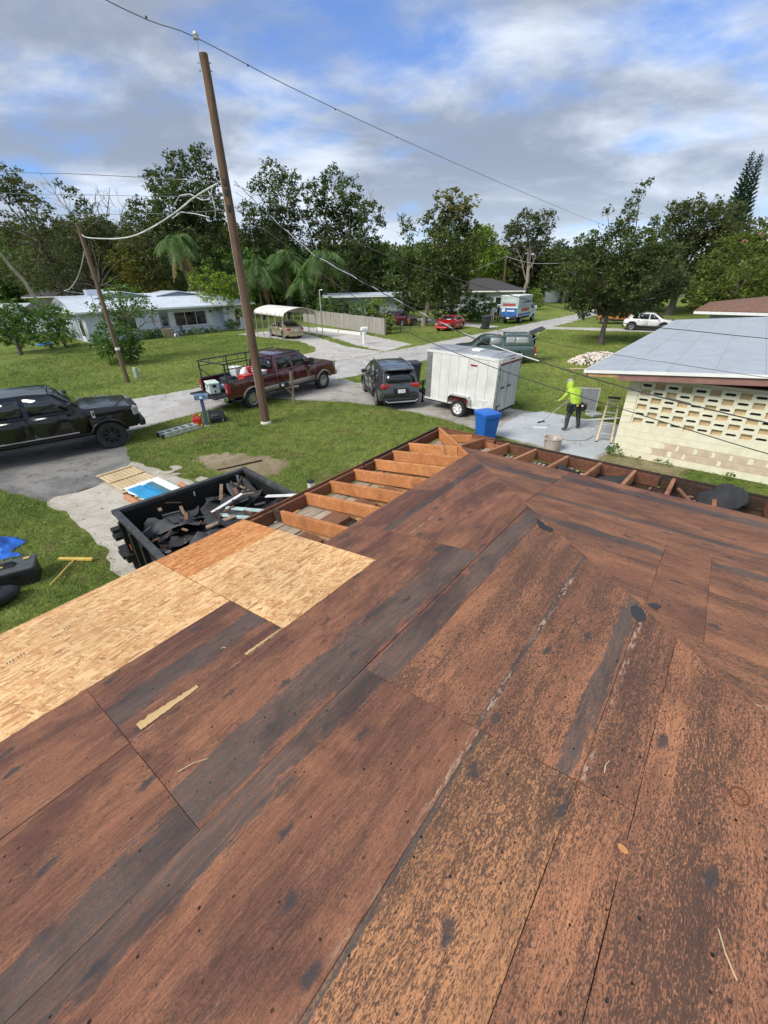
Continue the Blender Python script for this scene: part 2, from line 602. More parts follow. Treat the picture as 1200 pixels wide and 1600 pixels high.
def deck_mat(name='weathered_plywood'):
    """old sheathing under torn-off roofing: dull red-brown wood, fine dark flecks along the grain, tar residue, nail holes"""
    m, T, b, c = newmat(name)
    rn = T.n('ShaderNodeObjectInfo').outputs['Random']
    off = T.comb(T.math('MULTIPLY', rn, 61.), T.math('MULTIPLY', rn, 37.), T.math('MULTIPLY', rn, 7.))
    q = T.vmath('ADD', c, off)
    x, y, z = T.sep(c)
    tone, fleck = T.attr('tone'), T.attr('fleck')
    warp = T.vmath('SCALE', T.noise(q, 5, 3, .6, col=True))
    warp.node.inputs[3].default_value = .035
    qw = T.vmath('ADD', q, warp)
    fib = T.noise(T.mapv(qw, (9, 260, 5)), 1, 4, .7, .3)
    fib2 = T.noise(T.mapv(qw, (3.2, 48, 2)), 1, 6, .75, .6)
    ring = T.noise(T.mapv(qw, (1.3, 17, 2), loc=(2, 2, 0)), 1, 5, .7, 1.4)
    cloud = T.noise(T.mapv(q, (1.5, 3.2, 1)), 1, 7, .66, .6)
    cloud2 = T.noise(T.mapv(q, (.8, 4.5, 1), loc=(9, 3, 0)), 1, 6, .65, .5)
    grit = T.noise(q, 150, 3, .7)
    t = T.math('ADD', tone, T.rng(cloud, .3, .7, -.30, .30))
    base = T.mix(T.rng(t, 0, 1, smooth=False), (.132, .061, .046), (.51, .226, .112))
    base = T.mix(T.rng(tone, .72, 1, 0, .45), base, T.mix(T.rng(t, .2, 1), (.22, .10, .05), (.58, .30, .13)))
    base = T.mix(T.rng(ring, .50, .70, 0, .38), base, (.40, .175, .11))
    base = T.mix(T.rng(ring, .47, .30, 0, .45), base, (.085, .047, .040))
    base = T.mix(T.rng(fib2, .54, .74, 0, .45), base, (.47, .225, .14))
    k = T.math('MULTIPLY', T.rng(fib, .28, .72, .62, 1.34, False), T.rng(grit, .25, .75, .72, 1.28, False))
    base = T.mix(1., base, T.comb(k, k, k), op='MULTIPLY')
    # fine dark flecks, longer along the grain, in drifts
    fl = T.noise(T.mapv(qw, (84, 235, 9)), 1, 3, .62, .5)
    fl2 = T.noise(T.mapv(qw, (42, 125, 5), loc=(3, 5, 1)), 1, 5, .7, .5)
    fl3 = T.noise(T.mapv(qw, (11, 30, 5), loc=(3, 9, 1)), 1, 5, .7, .7)
    thr = T.math('SUBTRACT', .645, T.math('MULTIPLY', T.math('ADD', fleck, T.rng(cloud2, .3, .7, -.30, .30)), .225))
    fm = T.math('MAXIMUM', T.rng(T.math('SUBTRACT', fl, thr), -.02, .07), T.math('MAXIMUM', T.rng(T.math('SUBTRACT', fl2, thr), -.01, .08, 0, .9), T.rng(T.math('SUBTRACT', fl3, T.math('ADD', thr, .07)), .0, .08, 0, .55)))
    base = T.mix(T.math('MULTIPLY', fm, T.rng(fleck, 0, .5, .5, .88)), base, (.072, .046, .037))
    # broad dull stains
    st = T.noise(T.mapv(q, (1.1, 3.6, 1), loc=(2, 7, 4)), 1, 8, .68, .7)
    base = T.mix(T.rng(st, .53, .72, 0, .55), base, (.088, .055, .042))
    st2 = T.noise(T.mapv(q, (4.2, 7, 1), loc=(5, 1, 2)), 1, 5, .6, .3)
    base = T.mix(T.rng(st2, .61, .72, 0, .62), base, (.066, .043, .034))
    # patchy roofing-felt residue along one line of the sheet
    na = T.noise(T.mapv(q, (2.2, 9, 1), loc=(4, 4, 0)), 1, 9, .74, .8)
    nb = T.math('MULTIPLY', T.math('SUBTRACT', T.math('ADD', T.math('MULTIPLY', na, .55), T.math('ADD', T.math('MULTIPLY', fl3, .25), T.math('MULTIPLY', fib2, .20))), .5), 3.6)
    for i in ('', '2'):
        bd = T.math('ABSOLUTE', T.math('SUBTRACT', y, T.attr('band'+i)))
        bw = T.attr('band'+i+'_w')
        e = T.math('SUBTRACT', 1., T.math('DIVIDE', bd, T.math('MAXIMUM', T.math('MULTIPLY', bw, 1.5), .001)))
        e = T.math('ADD', T.math('MULTIPLY', e, 1.0), nb)
        bm = T.math('MULTIPLY', T.rng(e, .26, .46), T.rng(bw, 0, .004))
        bm = T.math('MULTIPLY', bm, T.rng(T.math('DIVIDE', bd, T.math('MAXIMUM', bw, .001)), 1.5, 2.6, 1, 0))
        fc = T.mix(T.rng(cloud, .35, .65), (.048, .046, .047), (.098, .086, .080))
        base = T.mix(T.math('MULTIPLY', bm, T.rng(fib2, .3, .62, .40, .88)), base, fc)
    # pale torn line, broken up
    pd = T.math('ABSOLUTE', T.math('ADD', T.math('SUBTRACT', y, T.attr('pale')), T.math('MULTIPLY', nb, .012)))
    pn = T.noise(T.mapv(q, (22, 70, 3), loc=(1, 1, 1)), 1, 5, .7, .4)
    pm = T.math('MULTIPLY', T.rng(pd, .004, .020, 1, 0), T.rng(pn, .49, .55))
    pm = T.math('MULTIPLY', pm, T.attr('pale_on'))
    pm = T.math('MULTIPLY', pm, T.rng(T.noise(T.mapv(q, (2.6, 4, 1), loc=(8, 2, 2)), 1, 4, .6, .3), .45, .58))
    base = T.mix(pm, base, (.44, .30, .22))
    # nail holes in rough rows, tar spots
    spot = None
    for sc_, rad, thr_, lo in ((5.2, .034, .30, (0, 0, 0)), (9., .045, .62, (3.3, 1.7, 0))):
        v1 = T.n('ShaderNodeTexVoronoi', feature='F1', voronoi_dimensions='2D')
        T.put(v1.inputs['Vector'], T.mapv(q, (1, 1.25, 0), loc=lo))
        v1.inputs['Scale'].default_value = sc_
        kk = T.sep(v1.outputs['Color'])
        s_ = T.math('MULTIPLY', T.rng(v1.outputs['Distance'], rad*.6, rad, 1, 0), T.rng(kk[0], thr_, thr_+.03, 0, 1))
        s_ = T.math('MULTIPLY', s_, T.rng(kk[1], .2, .8, .45, 1))
        spot = s_ if spot is None else T.math('MAXIMUM', spot, s_)
    base = T.mix(spot, base, (.016, .013, .013))
    v2 = T.n('ShaderNodeTexVoronoi', feature='F1', voronoi_dimensions='2D')
    T.put(v2.inputs['Vector'], T.mapv(T.vmath('ADD', qw, T.vmath('SCALE', T.noise(q, 24, 4, .65, col=True))), (1.0, 2.2, 0)))
    v2.inputs['Vector'].links[0].from_node.inputs[0].links[0].from_node.inputs[1].links[0].from_node.inputs[3].default_value = .07
    v2.inputs['Scale'].default_value = 2.6
    keep2 = T.sep(v2.outputs['Color'])
    spot2 = T.math('MULTIPLY', T.rng(v2.outputs['Distance'], .05, .15, 1, 0), T.rng(keep2[1], .70, .74, 0, .85))
    base = T.mix(spot2, base, (.058, .054, .056))
    # rubbed, sometimes rusty sheet edges
    T.put(b.inputs['Base Color'], base)
    T.put(b.inputs['Roughness'], T.rng(fm, 0, 1, .82, .66))
    b.inputs['Specular IOR Level'].default_value = .25
    h = T.math('ADD', T.math('MULTIPLY', fib, .8), T.math('MULTIPLY', fl2, .9))
    h = T.math('ADD', h, T.math('MULTIPLY', grit, .35))
    h = T.math('SUBTRACT', h, T.math('MULTIPLY', spot, 1.5))
    bump(T, b, h, .7, .006)
    return m


def osb_mat(name='strand_board', tint=(1, 1, 1)):
    """oriented strand board: overlapping pale wafers of many tints"""
    m, T, b, c = newmat(name)
    rn = T.n('ShaderNodeObjectInfo').outputs['Random']
    q = T.vmath('ADD', c, T.comb(T.math('MULTIPLY', rn, 41.), T.math('MULTIPLY', rn, 23.), 0.))
    col = None
    hs = None
    for i, (ang, s) in enumerate(((.45, 1.0), (-.75, 1.15), (.12, .9), (-.30, 1.3), (1.15, 1.1), (-.05, .8))):
        wv = T.vmath('ADD', q, T.vmath('SCALE', T.noise(q, 18, 3, .6, col=True)))
        wv.node.inputs[1].links[0].from_node.inputs[3].default_value = .03
        vm = T.mapv(T.mapv(wv, (1, 1, 1), (0, 0, ang), (i*3.1, i*1.7, 0)), (15*s, 58*s, 0))
        v = T.n('ShaderNodeTexVoronoi', feature='F1')
        T.put(v.inputs['Vector'], vm)
        v.inputs['Scale'].default_value = 1
        rv = T.sep(v.outputs['Color'])
        r_ = T.n('ShaderNodeValToRGB')
        T.put(r_.inputs[0], rv[0])
        cr = r_.color_ramp
        cr.elements[0].position, cr.elements[0].color = 0, (.42, .20, .085, 1)
        cr.elements[1].position, cr.elements[1].color = 1, (.82, .56, .28, 1)
        for ps, cc in ((.12, (.56, .29, .125, 1)), (.45, (.68, .385, .165, 1)), (.75, (.76, .485, .24, 1))):
            e = cr.elements.new(ps)
            e.color = cc
        if col is None:
            col = r_.outputs[0]
            hs = rv[2]
        else:
            k = T.rng(rv[1], .50, .53)
            col = T.mix(k, col, r_.outputs[0])
            hs = T.math('ADD', T.math('MULTIPLY', hs, T.math('SUBTRACT', 1., k)), T.math('MULTIPLY', rv[2], k))
    g = T.noise(T.mapv(T.mapv(q, rot=(0, 0, .25)), (40, 130, 1)), 1, 4, .65, .5)
    col = T.mix(T.rng(g, .52, .75, 0, .35), col, (.42, .23, .11))
    ch = T.noise(T.mapv(T.mapv(q, rot=(0, 0, -.4)), (30, 75, 1), (0, 0, 0), (7, 7, 0)), 1, 3, .55, .4)
    col = T.mix(T.rng(ch, .645, .69, 0, .8), col, (.13, .075, .035))
    cl = T.noise(q, 1.3, 4, .6)
    kk = T.rng(cl, .3, .7, .86, 1.1)
    col = T.mix(1., col, T.comb(kk, kk, kk), op='MULTIPLY')
    col = T.mix(1., col, (*tint, 1), op='MULTIPLY')
    T.put(b.inputs['Base Color'], col)
    b.inputs['Roughness'].default_value = .62
    b.inputs['Specular IOR Level'].default_value = .3
    bump(T, b, T.math('ADD', hs, T.math('MULTIPLY', g, .5)), .5, .004)
    return m


DECK, OSB = deck_mat(), osb_mat()
OSBO = osb_mat('orange_strand_board', (.86, .62, .46))
FRESH = wood_mat('fresh_plywood', (.66, .34, .13), (.50, .23, .085), gx=2, gy=30, dark=(.30, .13, .05), dark_amt=.5)
RAFT = wood_mat('rafter_pine', (.60, .27, .105), (.42, .165, .062), gx=2, gy=34, dark=(.10, .05, .03), dark_amt=.5)
RAFT_B = wood_mat('rafter_pine_shade', (.46, .215, .105), (.29, .12, .062), gx=2, gy=34, dark=(.07, .04, .03), dark_amt=.6)  # browner copy of the rafter pine, putting the hip bays' shade into colour
SCAB = wood_mat('pale_pine', (.60, .36, .19), (.36, .19, .09), gx=2, gy=34, dark=(.16, .09, .05), dark_amt=.4)
FASC = wood_mat('fascia_wood', (.20, .085, .048), (.11, .050, .032), gx=1.5, gy=30, dark=(.03, .022, .018), dark_amt=.7)
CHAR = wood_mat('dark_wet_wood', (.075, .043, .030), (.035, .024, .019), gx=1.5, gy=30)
BLOCKW = wood_mat('block_board', (.235, .115, .068), (.15, .075, .048), gx=3, gy=30, dark=(.07, .04, .03), dark_amt=.4)
LATH = wood_mat('grey_lath', (.48, .41, .33), (.33, .27, .21), gx=3, gy=40, dark=(.10, .075, .05), dark_amt=.6)
FELT = M('roofing_felt', (.028, .029, .031), .82, var=.35, scale=3, bmp=.5, bscale=30)


def clip_half(poly, f):
    out = []
    for i in range(len(poly)):
        a, b = poly[i], poly[(i+1) % len(poly)]
        fa, fb = f(a), f(b)
        if fa >= 0:
            out.append(a)
        if fa*fb < 0:
            t = fa/(fa-fb)
            out.append((a[0]+(b[0]-a[0])*t, a[1]+(b[1]-a[1])*t))
    return out


def ragged(poly, amp, step=.16):
    out = []
    for i in range(len(poly)):
        a, b = Vector(poly[i]), Vector(poly[(i+1) % len(poly)])
        k = max(1, int((b-a).length/step))
        nn = Vector((-(b-a).y, (b-a).x)).normalized()
        for j in range(k):
            out.append(tuple(a.lerp(b, j/k)+nn*(rnd.uniform(-amp, amp) if j else 0)))
    return out


def deck(poly, plane, m=DECK, name='plywood_sheet', lift=0., rag=.0014, gap=-.0013, t=.0125, label=None, **at):
    """one sheet of sheathing; poly in (run along the eave, distance up the slope), house frame"""
    if plane == 'A':
        poly = clip_half(poly, lambda q: q[0]-q[1]*CP+.004)
        org = Vector((poly[0][0], poly[0][1]*CP, poly[0][1]*SP))
        mx = Matrix.Rotation(RP, 3, 'X')
        loc = [(a-poly[0][0], s-poly[0][1]) for a, s in poly]
    elif plane == 'B':
        poly = clip_half(poly, lambda q: q[0]-q[1]*CP+.004)
        poly = clip_half(poly, lambda q: 10.6-q[0]-q[1]*CP)
        b0, s0 = poly[0]
        org = Vector((s0*CP, b0, s0*SP))
        mx = Matrix(((0, CP, -SP), (-1, 0, 0), (0, SP, CP))).to_3x3()
        loc = [(-(b-b0), s-s0) for b, s in poly]
        loc.reverse()
    else:   # back slope, falling away beyond the ridge
        poly = clip_half(poly, lambda q: q[0]-q[1]*CP)
        b0, s0 = poly[0]
        org = Vector((b0, 10.6-s0*CP, s0*SP))
        mx = Matrix(((-1, 0, 0), (0, -CP, -SP), (0, -SP, CP))).to_3x3() @ Matrix.Identity(3)
        mx = Matrix(((-1, 0, 0), (0, -CP, SP), (0, SP, CP))).to_3x3()
        loc = [(-(b-b0), s-s0) for b, s in poly]
        loc.reverse()
    cx, cy = sum(q[0] for q in loc)/len(loc), sum(q[1] for q in loc)/len(loc)
    if m is not DECK:
        gap = .0008
    loc = [(q[0]-gap*(1 if q[0] > cx else -1), q[1]-gap*(1 if q[1] > cy else -1)) for q in loc]
    mb = MB().prism(ragged(loc, rag), 0, t)
    o = mb.build(name, m, house, bevel=.0011, seg=1)
    tilt = Matrix.Rotation(rnd.uniform(-.0022, .0022), 3, 'Y') @ Matrix.Rotation(rnd.uniform(-.003, .003), 3, 'X')
    nrm = mx @ Vector((0, 0, 1))
    o.matrix_local = Matrix.Translation(org+nrm*(lift+rnd.uniform(0, .0028))) @ (mx @ tilt).to_4x4()
    d = dict(tone=.3, fleck=.3, band=9., band_w=0., band2=9., band2_w=0., pale=9., pale_on=0.)
    d.update(at)
    if m is DECK:
        for k, v in d.items():
            o[k] = float(v)
    if label:
        o['label'] = label
    return o


def rect(a0, a1, s0, s1):
    return [(a0, s0), (a1, s0), (a1, s1), (a0, s1)]


# plane A: the slope towards the street (run a, slope s)
deck(rect(4.712, 7.15, -.035, 1.182), 'A', OSB, 'strand_board_sheet', .001, label='long pale strand board sheet along the eave')
deck(rect(7.155, 9.6, -.035, 1.182), 'A', OSB, 'strand_board_sheet', .001)
deck(rect(3.79, 4.707, .56, 1.79), 'A', OSB, 'strand_board_sheet', .002, label='pale square strand board patch beside the open bays')
deck(rect(3.79, 4.707, -.03, .557), 'A', OSBO, 'strand_board_sheet', .001, label='darker orange strand board strip at the eave above the dumpster')
deck(rect(4.712, 5.642, 1.186, 1.79), 'A', tone=.16, fleck=.3, pale=.61, pale_on=1, band=.34, band_w=.10)
deck(rect(5.646, 8.1, 1.186, 1.79), 'A', tone=.22, fleck=.25, pale=.60, pale_on=.8)
deck([(3.36, 1.18), (3.786, 1.18), (3.786, 1.795), (5.642, 1.795), (5.642, 2.45), (3.36, 2.45)], 'A', tone=.22, fleck=.34, band=1.12, band_w=.13)
deck(rect(5.646, 8.1, 1.795, 2.45), 'A', tone=.25, fleck=.34, band=.62, band_w=.13)
deck(rect(8.104, 10.5, 1.186, 2.45), 'A', tone=.25, fleck=.3)
deck(rect(1.0, 3.356, 1.18, 2.45), 'A', tone=.25, fleck=.30, band=.36, band_w=.05, pale=.60, pale_on=1)
deck(rect(1.5, 4.69, 2.455, 2.637), 'A', tone=.25, fleck=.4, band=.09, band_w=.09)
deck(rect(2.0, 4.69, 2.641, 3.53), 'A', tone=.60, fleck=.62, band=.47, band_w=.012, pale=.475, pale_on=1, band2=.84, band2_w=.04)
deck(rect(2.5, 4.69, 3.534, 3.716), 'A', tone=.52, fleck=.58, pale=.012, pale_on=1)
deck(rect(4.696, 7.1, 2.455, 3.13), 'A', tone=.36, fleck=.24, band=.03, band_w=.11, pale=.667, pale_on=1)
deck(rect(4.696, 7.1, 3.135, 3.53), 'A', tone=.95, fleck=.66, band=.0, band_w=.018)
deck(rect(4.696, 7.1, 3.534, 3.716), 'A', tone=.66, fleck=.6)
deck(rect(7.104, 9.6, 2.455, 3.716), 'A', tone=.45, fleck=.4)
deck(rect(3.0, 5.9, 3.720, 4.94), 'A', tone=.64, fleck=.62)
deck(rect(5.904, 8.4, 3.720, 4.94), 'A', tone=.6, fleck=.6)
deck(rect(4.4, 8.4, 4.944, 5.36), 'A', tone=.55, fleck=.5)
deck(rect(8.404, 10.5, 3.722, 5.36), 'A', tone=.45, fleck=.5)
# plane B: the hip end towards the yellow house (run b, slope s)
deck(rect(.8, 2.36, .93, 2.41), 'B', tone=.36, fleck=.4, band=.55, band_w=.10)
deck(rect(2.364, 4.9, .93, 1.62), 'B', tone=.26, fleck=.3, band=.30, band_w=.10)
deck(rect(2.364, 4.9, 1.624, 2.41), 'B', tone=.40, fleck=.42, band=.40, band_w=.05)
deck(rect(4.904, 7.3, .93, 2.41), 'B', tone=.35, fleck=.35, band=.5, band_w=.1)
deck(rect(2.0, 3.498, 2.414, 3.66), 'B', tone=.50, fleck=.45, band=.2, band_w=.06)
deck(rect(3.502, 3.786, 2.414, 3.66), 'B', tone=.42, fleck=.4)
deck(rect(3.79, 6.2, 2.414, 3.02), 'B', tone=.42, fleck=.4, band=.12, band_w=.06)
deck(rect(3.79, 6.2, 3.024, 3.66), 'B', tone=.50, fleck=.45)
deck(rect(6.204, 8.6, 2.414, 3.66), 'B', tone=.35, fleck=.35)
deck(rect(3.0, 5.3, 3.664, 4.9), 'B', tone=.52, fleck=.5, pale=.35, pale_on=1)
deck(rect(5.304, 7.4, 3.664, 4.9), 'B', tone=.4, fleck=.4)
deck(rect(4.2, 6.4, 4.904, 5.36), 'B', tone=.4, fleck=.4)
for s0, s1 in ((0, 1.22), (1.224, 2.44), (2.444, 3.66), (3.664, 5.36)):
    for a0 in (0., 2.44, 4.88, 7.32):
        if a0+2.44 > s0+.3:
            deck(rect(a0, a0+2.436, s0, s1), 'C', tone=.4, fleck=.4)

# scraps of felt still stuck to the deck along the hip
def felt_patch(pts, plane_b, seed):
    a0, s0 = pts[0]
    if plane_b:
        loc = [(-(b-pts[0][1]), a-pts[0][0]) for a, b in pts]
        mx = Matrix(((0, CP, -SP), (-1, 0, 0), (0, SP, CP)))
        org = Vector((a0*CP, s0, a0*SP))
    else:
        loc = [(a-a0, s-s0) for a, s in pts]
        mx = Matrix.Rotation(RP, 3, 'X')
        org = Vector((a0, s0*CP, s0*SP))
    o = MB().prism(ragged(loc, .008, .03), 0, .0022).build('felt_patch', FELT, house)
    o.matrix_local = Matrix.Translation(org+mx @ Vector((0, 0, .0155))) @ mx.to_4x4()


felt_patch([(2.64, 2.60), (2.71, 2.69), (2.79, 2.80), (2.84, 2.80), (2.80, 2.70), (2.74, 2.65)], False, 1)
felt_patch([(3.53, 3.48), (3.50, 3.50), (3.53, 3.545), (3.61, 3.57), (3.65, 3.54), (3.60, 3.50)], False, 2)
felt_patch([(3.48, 3.51), (3.44, 3.55), (3.46, 3.58), (3.52, 3.56)], True, 3)

# thin brown arris strips along the hip
hb = MB()
for i in range(14):
    t0, t1 = 1.2+i*.285, 1.2+i*.285+.27
    j = .006
    hb.beam((t0+rnd.uniform(-j, j), t0+rnd.uniform(-j, j), t0*TP+.014), (t1+rnd.uniform(-j, j), t1+rnd.uniform(-j, j), t1*TP+.014), .012, .006)
hb.build('hip_edge', BLOCKW, house)

# rafters of the open bays, built of solid timber
zA = lambda b: b*TP
for i, a in enumerate((3.45, 2.955, 2.545, 2.12, 1.69, 1.285, .885)):
    e = 1.75 if a > 1.6 else (a-.02 if a > 1.0 else a-.03)
    skew = rnd.uniform(-.015, .015)
    s = .17 if i == 0 else .022
    o = MB().beam((a+skew, s, zA(s)-.076), (a, e, zA(e)-.076), .042, .145).build('rafter', RAFT, house, bevel=.004, seg=1)
    o2 = MB().beam((a-.055+rnd.uniform(-.01, .01), .03, -.128), (a-.052, 1.2, -.085+.12*TP), .038, .085).build('rafter_tie', SCAB, house, bevel=.003, seg=1)
    if i == 0:
        o['label'] = 'rafter with a blackened rotten end'
        MB().beam((a+skew, .012, -.07), (a+skew, .17, zA(.17)-.076), .043, .12).build('rafter_end', CHAR, house, bevel=.004)
    if a > 1.1:
        c = .66+rnd.uniform(-.07, .07)
        w_ = .40-.06
        mm = Matrix.Rotation(rnd.uniform(-.08, .08), 3, 'Z') @ Matrix.Rotation(rnd.uniform(-.05, .1), 3, 'X')
        MB().box((a+.19, c, -.085), (w_-.02, .25, .04), m=mm).build('wall_plate_block', BLOCKW, house, bevel=.003, seg=1)
MB().beam((.02, .02, -.08), (2.4, 2.4, 2.4*TP-.09), .044, .18).build('hip_rafter', RAFT, house, bevel=.004, seg=1)
for i, b in enumerate((.42, .83, 1.235, 1.65, 2.075, 2.5, 2.92, 3.345, 3.775, 4.25, 4.68, 5.1, 5.52, 5.94)):
    e = 1.6 if b > 1.65 else max(.3, b-.03)
    s = .02
    if i == 7:
        s = .0
    if b < .5:
        continue
    m = RAFT_B
    MB().beam((s+(.22 if i in (8, 10) else 0), b+rnd.uniform(-.012, .012), zA(s)-.076), (e, b, zA(e)-.076), .042, .145).build('rafter', m, house, bevel=.004, seg=1)
    MB().beam((.55, b+.05, -.11), (e, b+.05, -.06+e*TP*.4), .036, .085).build('rafter_tie', BLOCKW, house, bevel=.003, seg=1)
# wall plates and the board under the deck edge
MB().beam((.9, 1.16, .02), (3.9, 1.16, .02), .10, .04).build('wall_plate', BLOCKW, house)
MB().beam((.93, 1.25, .005), (.93, 7.0, .005), .13, .05).build('wall_plate', SCAB, house, bevel=.003)
# fascia: outer trim board and inner sub fascia, with rot
for x0, x1 in ((-.01, 1.9), (1.903, 4.45), (4.453, 6.9), (6.903, 9.6)):
    MB().beam((x0, -.018, -.07), (x1, -.018, -.07), .022, .165).build('fascia_board', CHAR if x0 < 1.5 else FASC, house, bevel=.003, seg=1)
    MB().beam((x0+.03, .018, -.085), (x1, .018, -.085), .04, .14).build('sub_fascia', FASC, house, bevel=.003, seg=1)
for y0, y1 in ((.0, 1.0), (1.003, 3.2), (3.203, 5.4), (5.403, 7.8), (7.803, 10.6)):
    MB().beam((-.018, y0, -.07), (-.018, y1, -.07), .022, .165).build('fascia_board', FASC if y0 < .9 else CHAR, house, bevel=.003, seg=1)
    MB().beam((.018, y0+.03, -.085), (.018, y1, -.085), .04, .14).build('sub_fascia', FASC if y0 < 2.5 else CHAR, house, bevel=.003, seg=1)
MB().beam((.03, .62, -.055), (.30, .20, -.055), .03, .12).build('corner_brace', RAFT, house, bevel=.003)
MB().beam((.035, .45, -.10), (.05, 1.1, -.12), .03, .13).build('corner_brace', RAFT_B, house, bevel=.003)
# soffit seen from above: weathered boards in bay A, wire-lath slats in bay B
for k in range(9):
    y0 = .05+k*.125
    for x0, x1 in ((.1, 1.7), (1.72, 3.8)):
        MB().box(((x0+x1)/2+rnd.uniform(-.03, .03), y0+.055, -.165+rnd.uniform(-.006, .006)), (x1-x0, .112, .014), rz=rnd.uniform(-.012, .012)).build('soffit_board', LATH, house)
for k in range(36):
    y0 = .35+k*.062
    if k > 32:
        continue
    L = rnd.uniform(.6, .85)
    MB().box((.08+L/2+rnd.uniform(0, .06), y0, -.15+rnd.uniform(-.012, .02)), (L, .038, .012), rz=rnd.uniform(-.06, .06)).build('soffit_slat', LATH, house)
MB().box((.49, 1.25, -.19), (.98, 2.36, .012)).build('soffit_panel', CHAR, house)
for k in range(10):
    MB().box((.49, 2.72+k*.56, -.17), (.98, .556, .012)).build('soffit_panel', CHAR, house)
# walls and gable framing below
HW = M('house_wall_paint', (.55, .50, .40), .85, var=.08, bmp=.3, bscale=60)
for nm, c, d in (('wall', (5.5, .95, -1.46), (9.0, .2, 2.52)), ('wall', (.95, 5.3, -1.46), (.2, 8.49, 2.52)), ('wall', (5.5, 9.65, -1.46), (9.0, .2, 2.52))):
    MB().box(c, d).build(nm, HW, house)
for k in range(5):
    MB().beam((1.3+k*.9, .9+k*.9, -.16), (1.3+k*.9, 9.4-k*.9, -.16), .04, .09).build('ceiling_joist', SCAB, house)
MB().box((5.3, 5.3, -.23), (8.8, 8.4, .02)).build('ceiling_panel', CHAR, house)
# ------------------------------------------------------------------ the yellow block house next door
EA = math.atan2(-.62728, .77879)            # its screen wall runs along this heading
CREAM = M('cream_block_paint', (.76, .725, .545), .85, var=.07, scale=3, bmp=.5, bscale=70, dirt=(.56, .50, .34), dirt_amt=.35)
CREAM2 = M('white_block_paint', (.76, .73, .57), .85, var=.06, scale=3, bmp=.4, bscale=70, dirt=(.6, .55, .40), dirt_amt=.3)
PINK = M('worn_block', (.58, .46, .34), .9, var=.12, scale=5, bmp=.6, bscale=70, dirt=(.62, .54, .34), dirt_amt=.7)
TANB = M('shaded_tan_back', (.50, .38, .22), .9, var=.12, bmp=.4)  # tan face darkened so the recess shading sits in the colour
DARK = M('opening_shade', (.02, .018, .016), .9)  # near-black standing in for the shade inside openings
MAUVE = M('mauve_trim', (.26, .135, .115), .7, var=.12, bmp=.2)
WTRIM = M('white_trim', (.78, .78, .76), .6, var=.05)
yh = thing('neighbour_house', 'cream block house with patterned breeze block wall and bare grey roof underlayment', 'house', (7.15, 12.3, 0), EA)
BL, BH = .405, .2035


def block_mesh(w_, h_, d_=.19):
    mb = MB()
    mb.box((w_/2, d_/2, h_/2), (w_-.005, d_, h_-.005))
    return mb.mesh('block', CREAM)


full = block_mesh(BL, BH)
half = block_mesh(BL/2, BH)


def place_block(me, x, z, m=None, name='block', dy=0):
    if m:
        key = me.name+m.name
        if key not in MATS:
            c = me.copy()
            c.materials.clear()
            c.materials.append(m)
            MATS[key] = c
        me = MATS[key]
    o = link(name, me, yh)
    o.location = (x, dy+rnd.uniform(-.002, .002), z)
    return o


NB = 13
for row in range(5):
    off = 0 if row % 2 == 0 else -BL/2
    k = 0
    x = off
    while x < 5.4:
        if x < 0:
            place_block(half, 0, row*BH, CREAM)
        else:
            m = CREAM
            if row in (1, 2) and .9 < x:
                m = PINK
            elif row == 3 and rnd.random() < .3 and x > 1:
                m = CREAM2
            elif row > 3 and x > .8:
                m = CREAM2 if rnd.random() < .6 else CREAM
            place_block(full, x, row*BH, m)
            if m is PINK and rnd.random() < .75:      # cream paint patches brushed between the worn blocks
                pw = rnd.uniform(.07, .13)
                px_ = x+rnd.uniform(-.06, .02)
                mb = MB().prism(ragged([(0, 0), (pw, .01), (pw-.02, .15), (.01, .16)], .008, .04), 0, .0025, Matrix(((1, 0, 0), (0, 0, -1), (0, 1, 0))))
                q = mb.build('paint_patch', CREAM2, yh)
                q.location = (px_, -.003, row*BH+.02)
        x += BL
# breeze block units
CW, CH = .317, BH


def ring_unit(outline, d_=.10):
    """a block face with one shaped hole right through its depth"""
    mb = MB()
    W2, H2 = (CW-.0015)/2, (CH-.0015)/2
    hole = outline
    outline = []
    for i in range(32):
        t = 2*math.pi*i/32
        outline.append(hole(t))
    for cxn in (1, -1):
        for czn in (1, -1):
            t = math.atan2(czn*H2, cxn*W2) % (2*math.pi)
            outline.append(hole(t))
    outline.sort(key=lambda q: math.atan2(q[1], q[0]) % (2*math.pi))
    n = len(outline)
    outer = []
    for x, z in outline:
        k = max(abs(x)/W2, abs(z)/H2)
        outer.append((x/k, z/k))
    vs = []
    for y in (0, d_):
        vs += [(CW/2+x, y, CH/2+z) for x, z in outer]+[(CW/2+x, y, CH/2+z) for x, z in outline]
    fs = []
    for i in range(n):
        j = (i+1) % n
        fs += [(i, j, n+j, n+i), (2*n+i, 3*n+i, 3*n+j, 2*n+j), (n+i, n+j, 3*n+j, 3*n+i), (i, 2*n+i, 2*n+j, j)]
    return mb.add(vs, fs)


def sq_hole(t, a=.122, b=.084):
    c, s_ = math.cos(t), math.sin(t)
    k = min(a/max(abs(c), 1e-6), b/max(abs(s_), 1e-6))
    return (c*k, s_*k)


def slot_hole(t, a=.080, r_=.038):
    c, s_ = math.cos(t), math.sin(t)
    k = r_/max(abs(s_), 1e-6)
    if abs(c)*k > a:       # rounded end
        k = a*abs(c)+math.sqrt(max(0, r_*r_-a*a*s_*s_))
    return (c*k, s_*k)


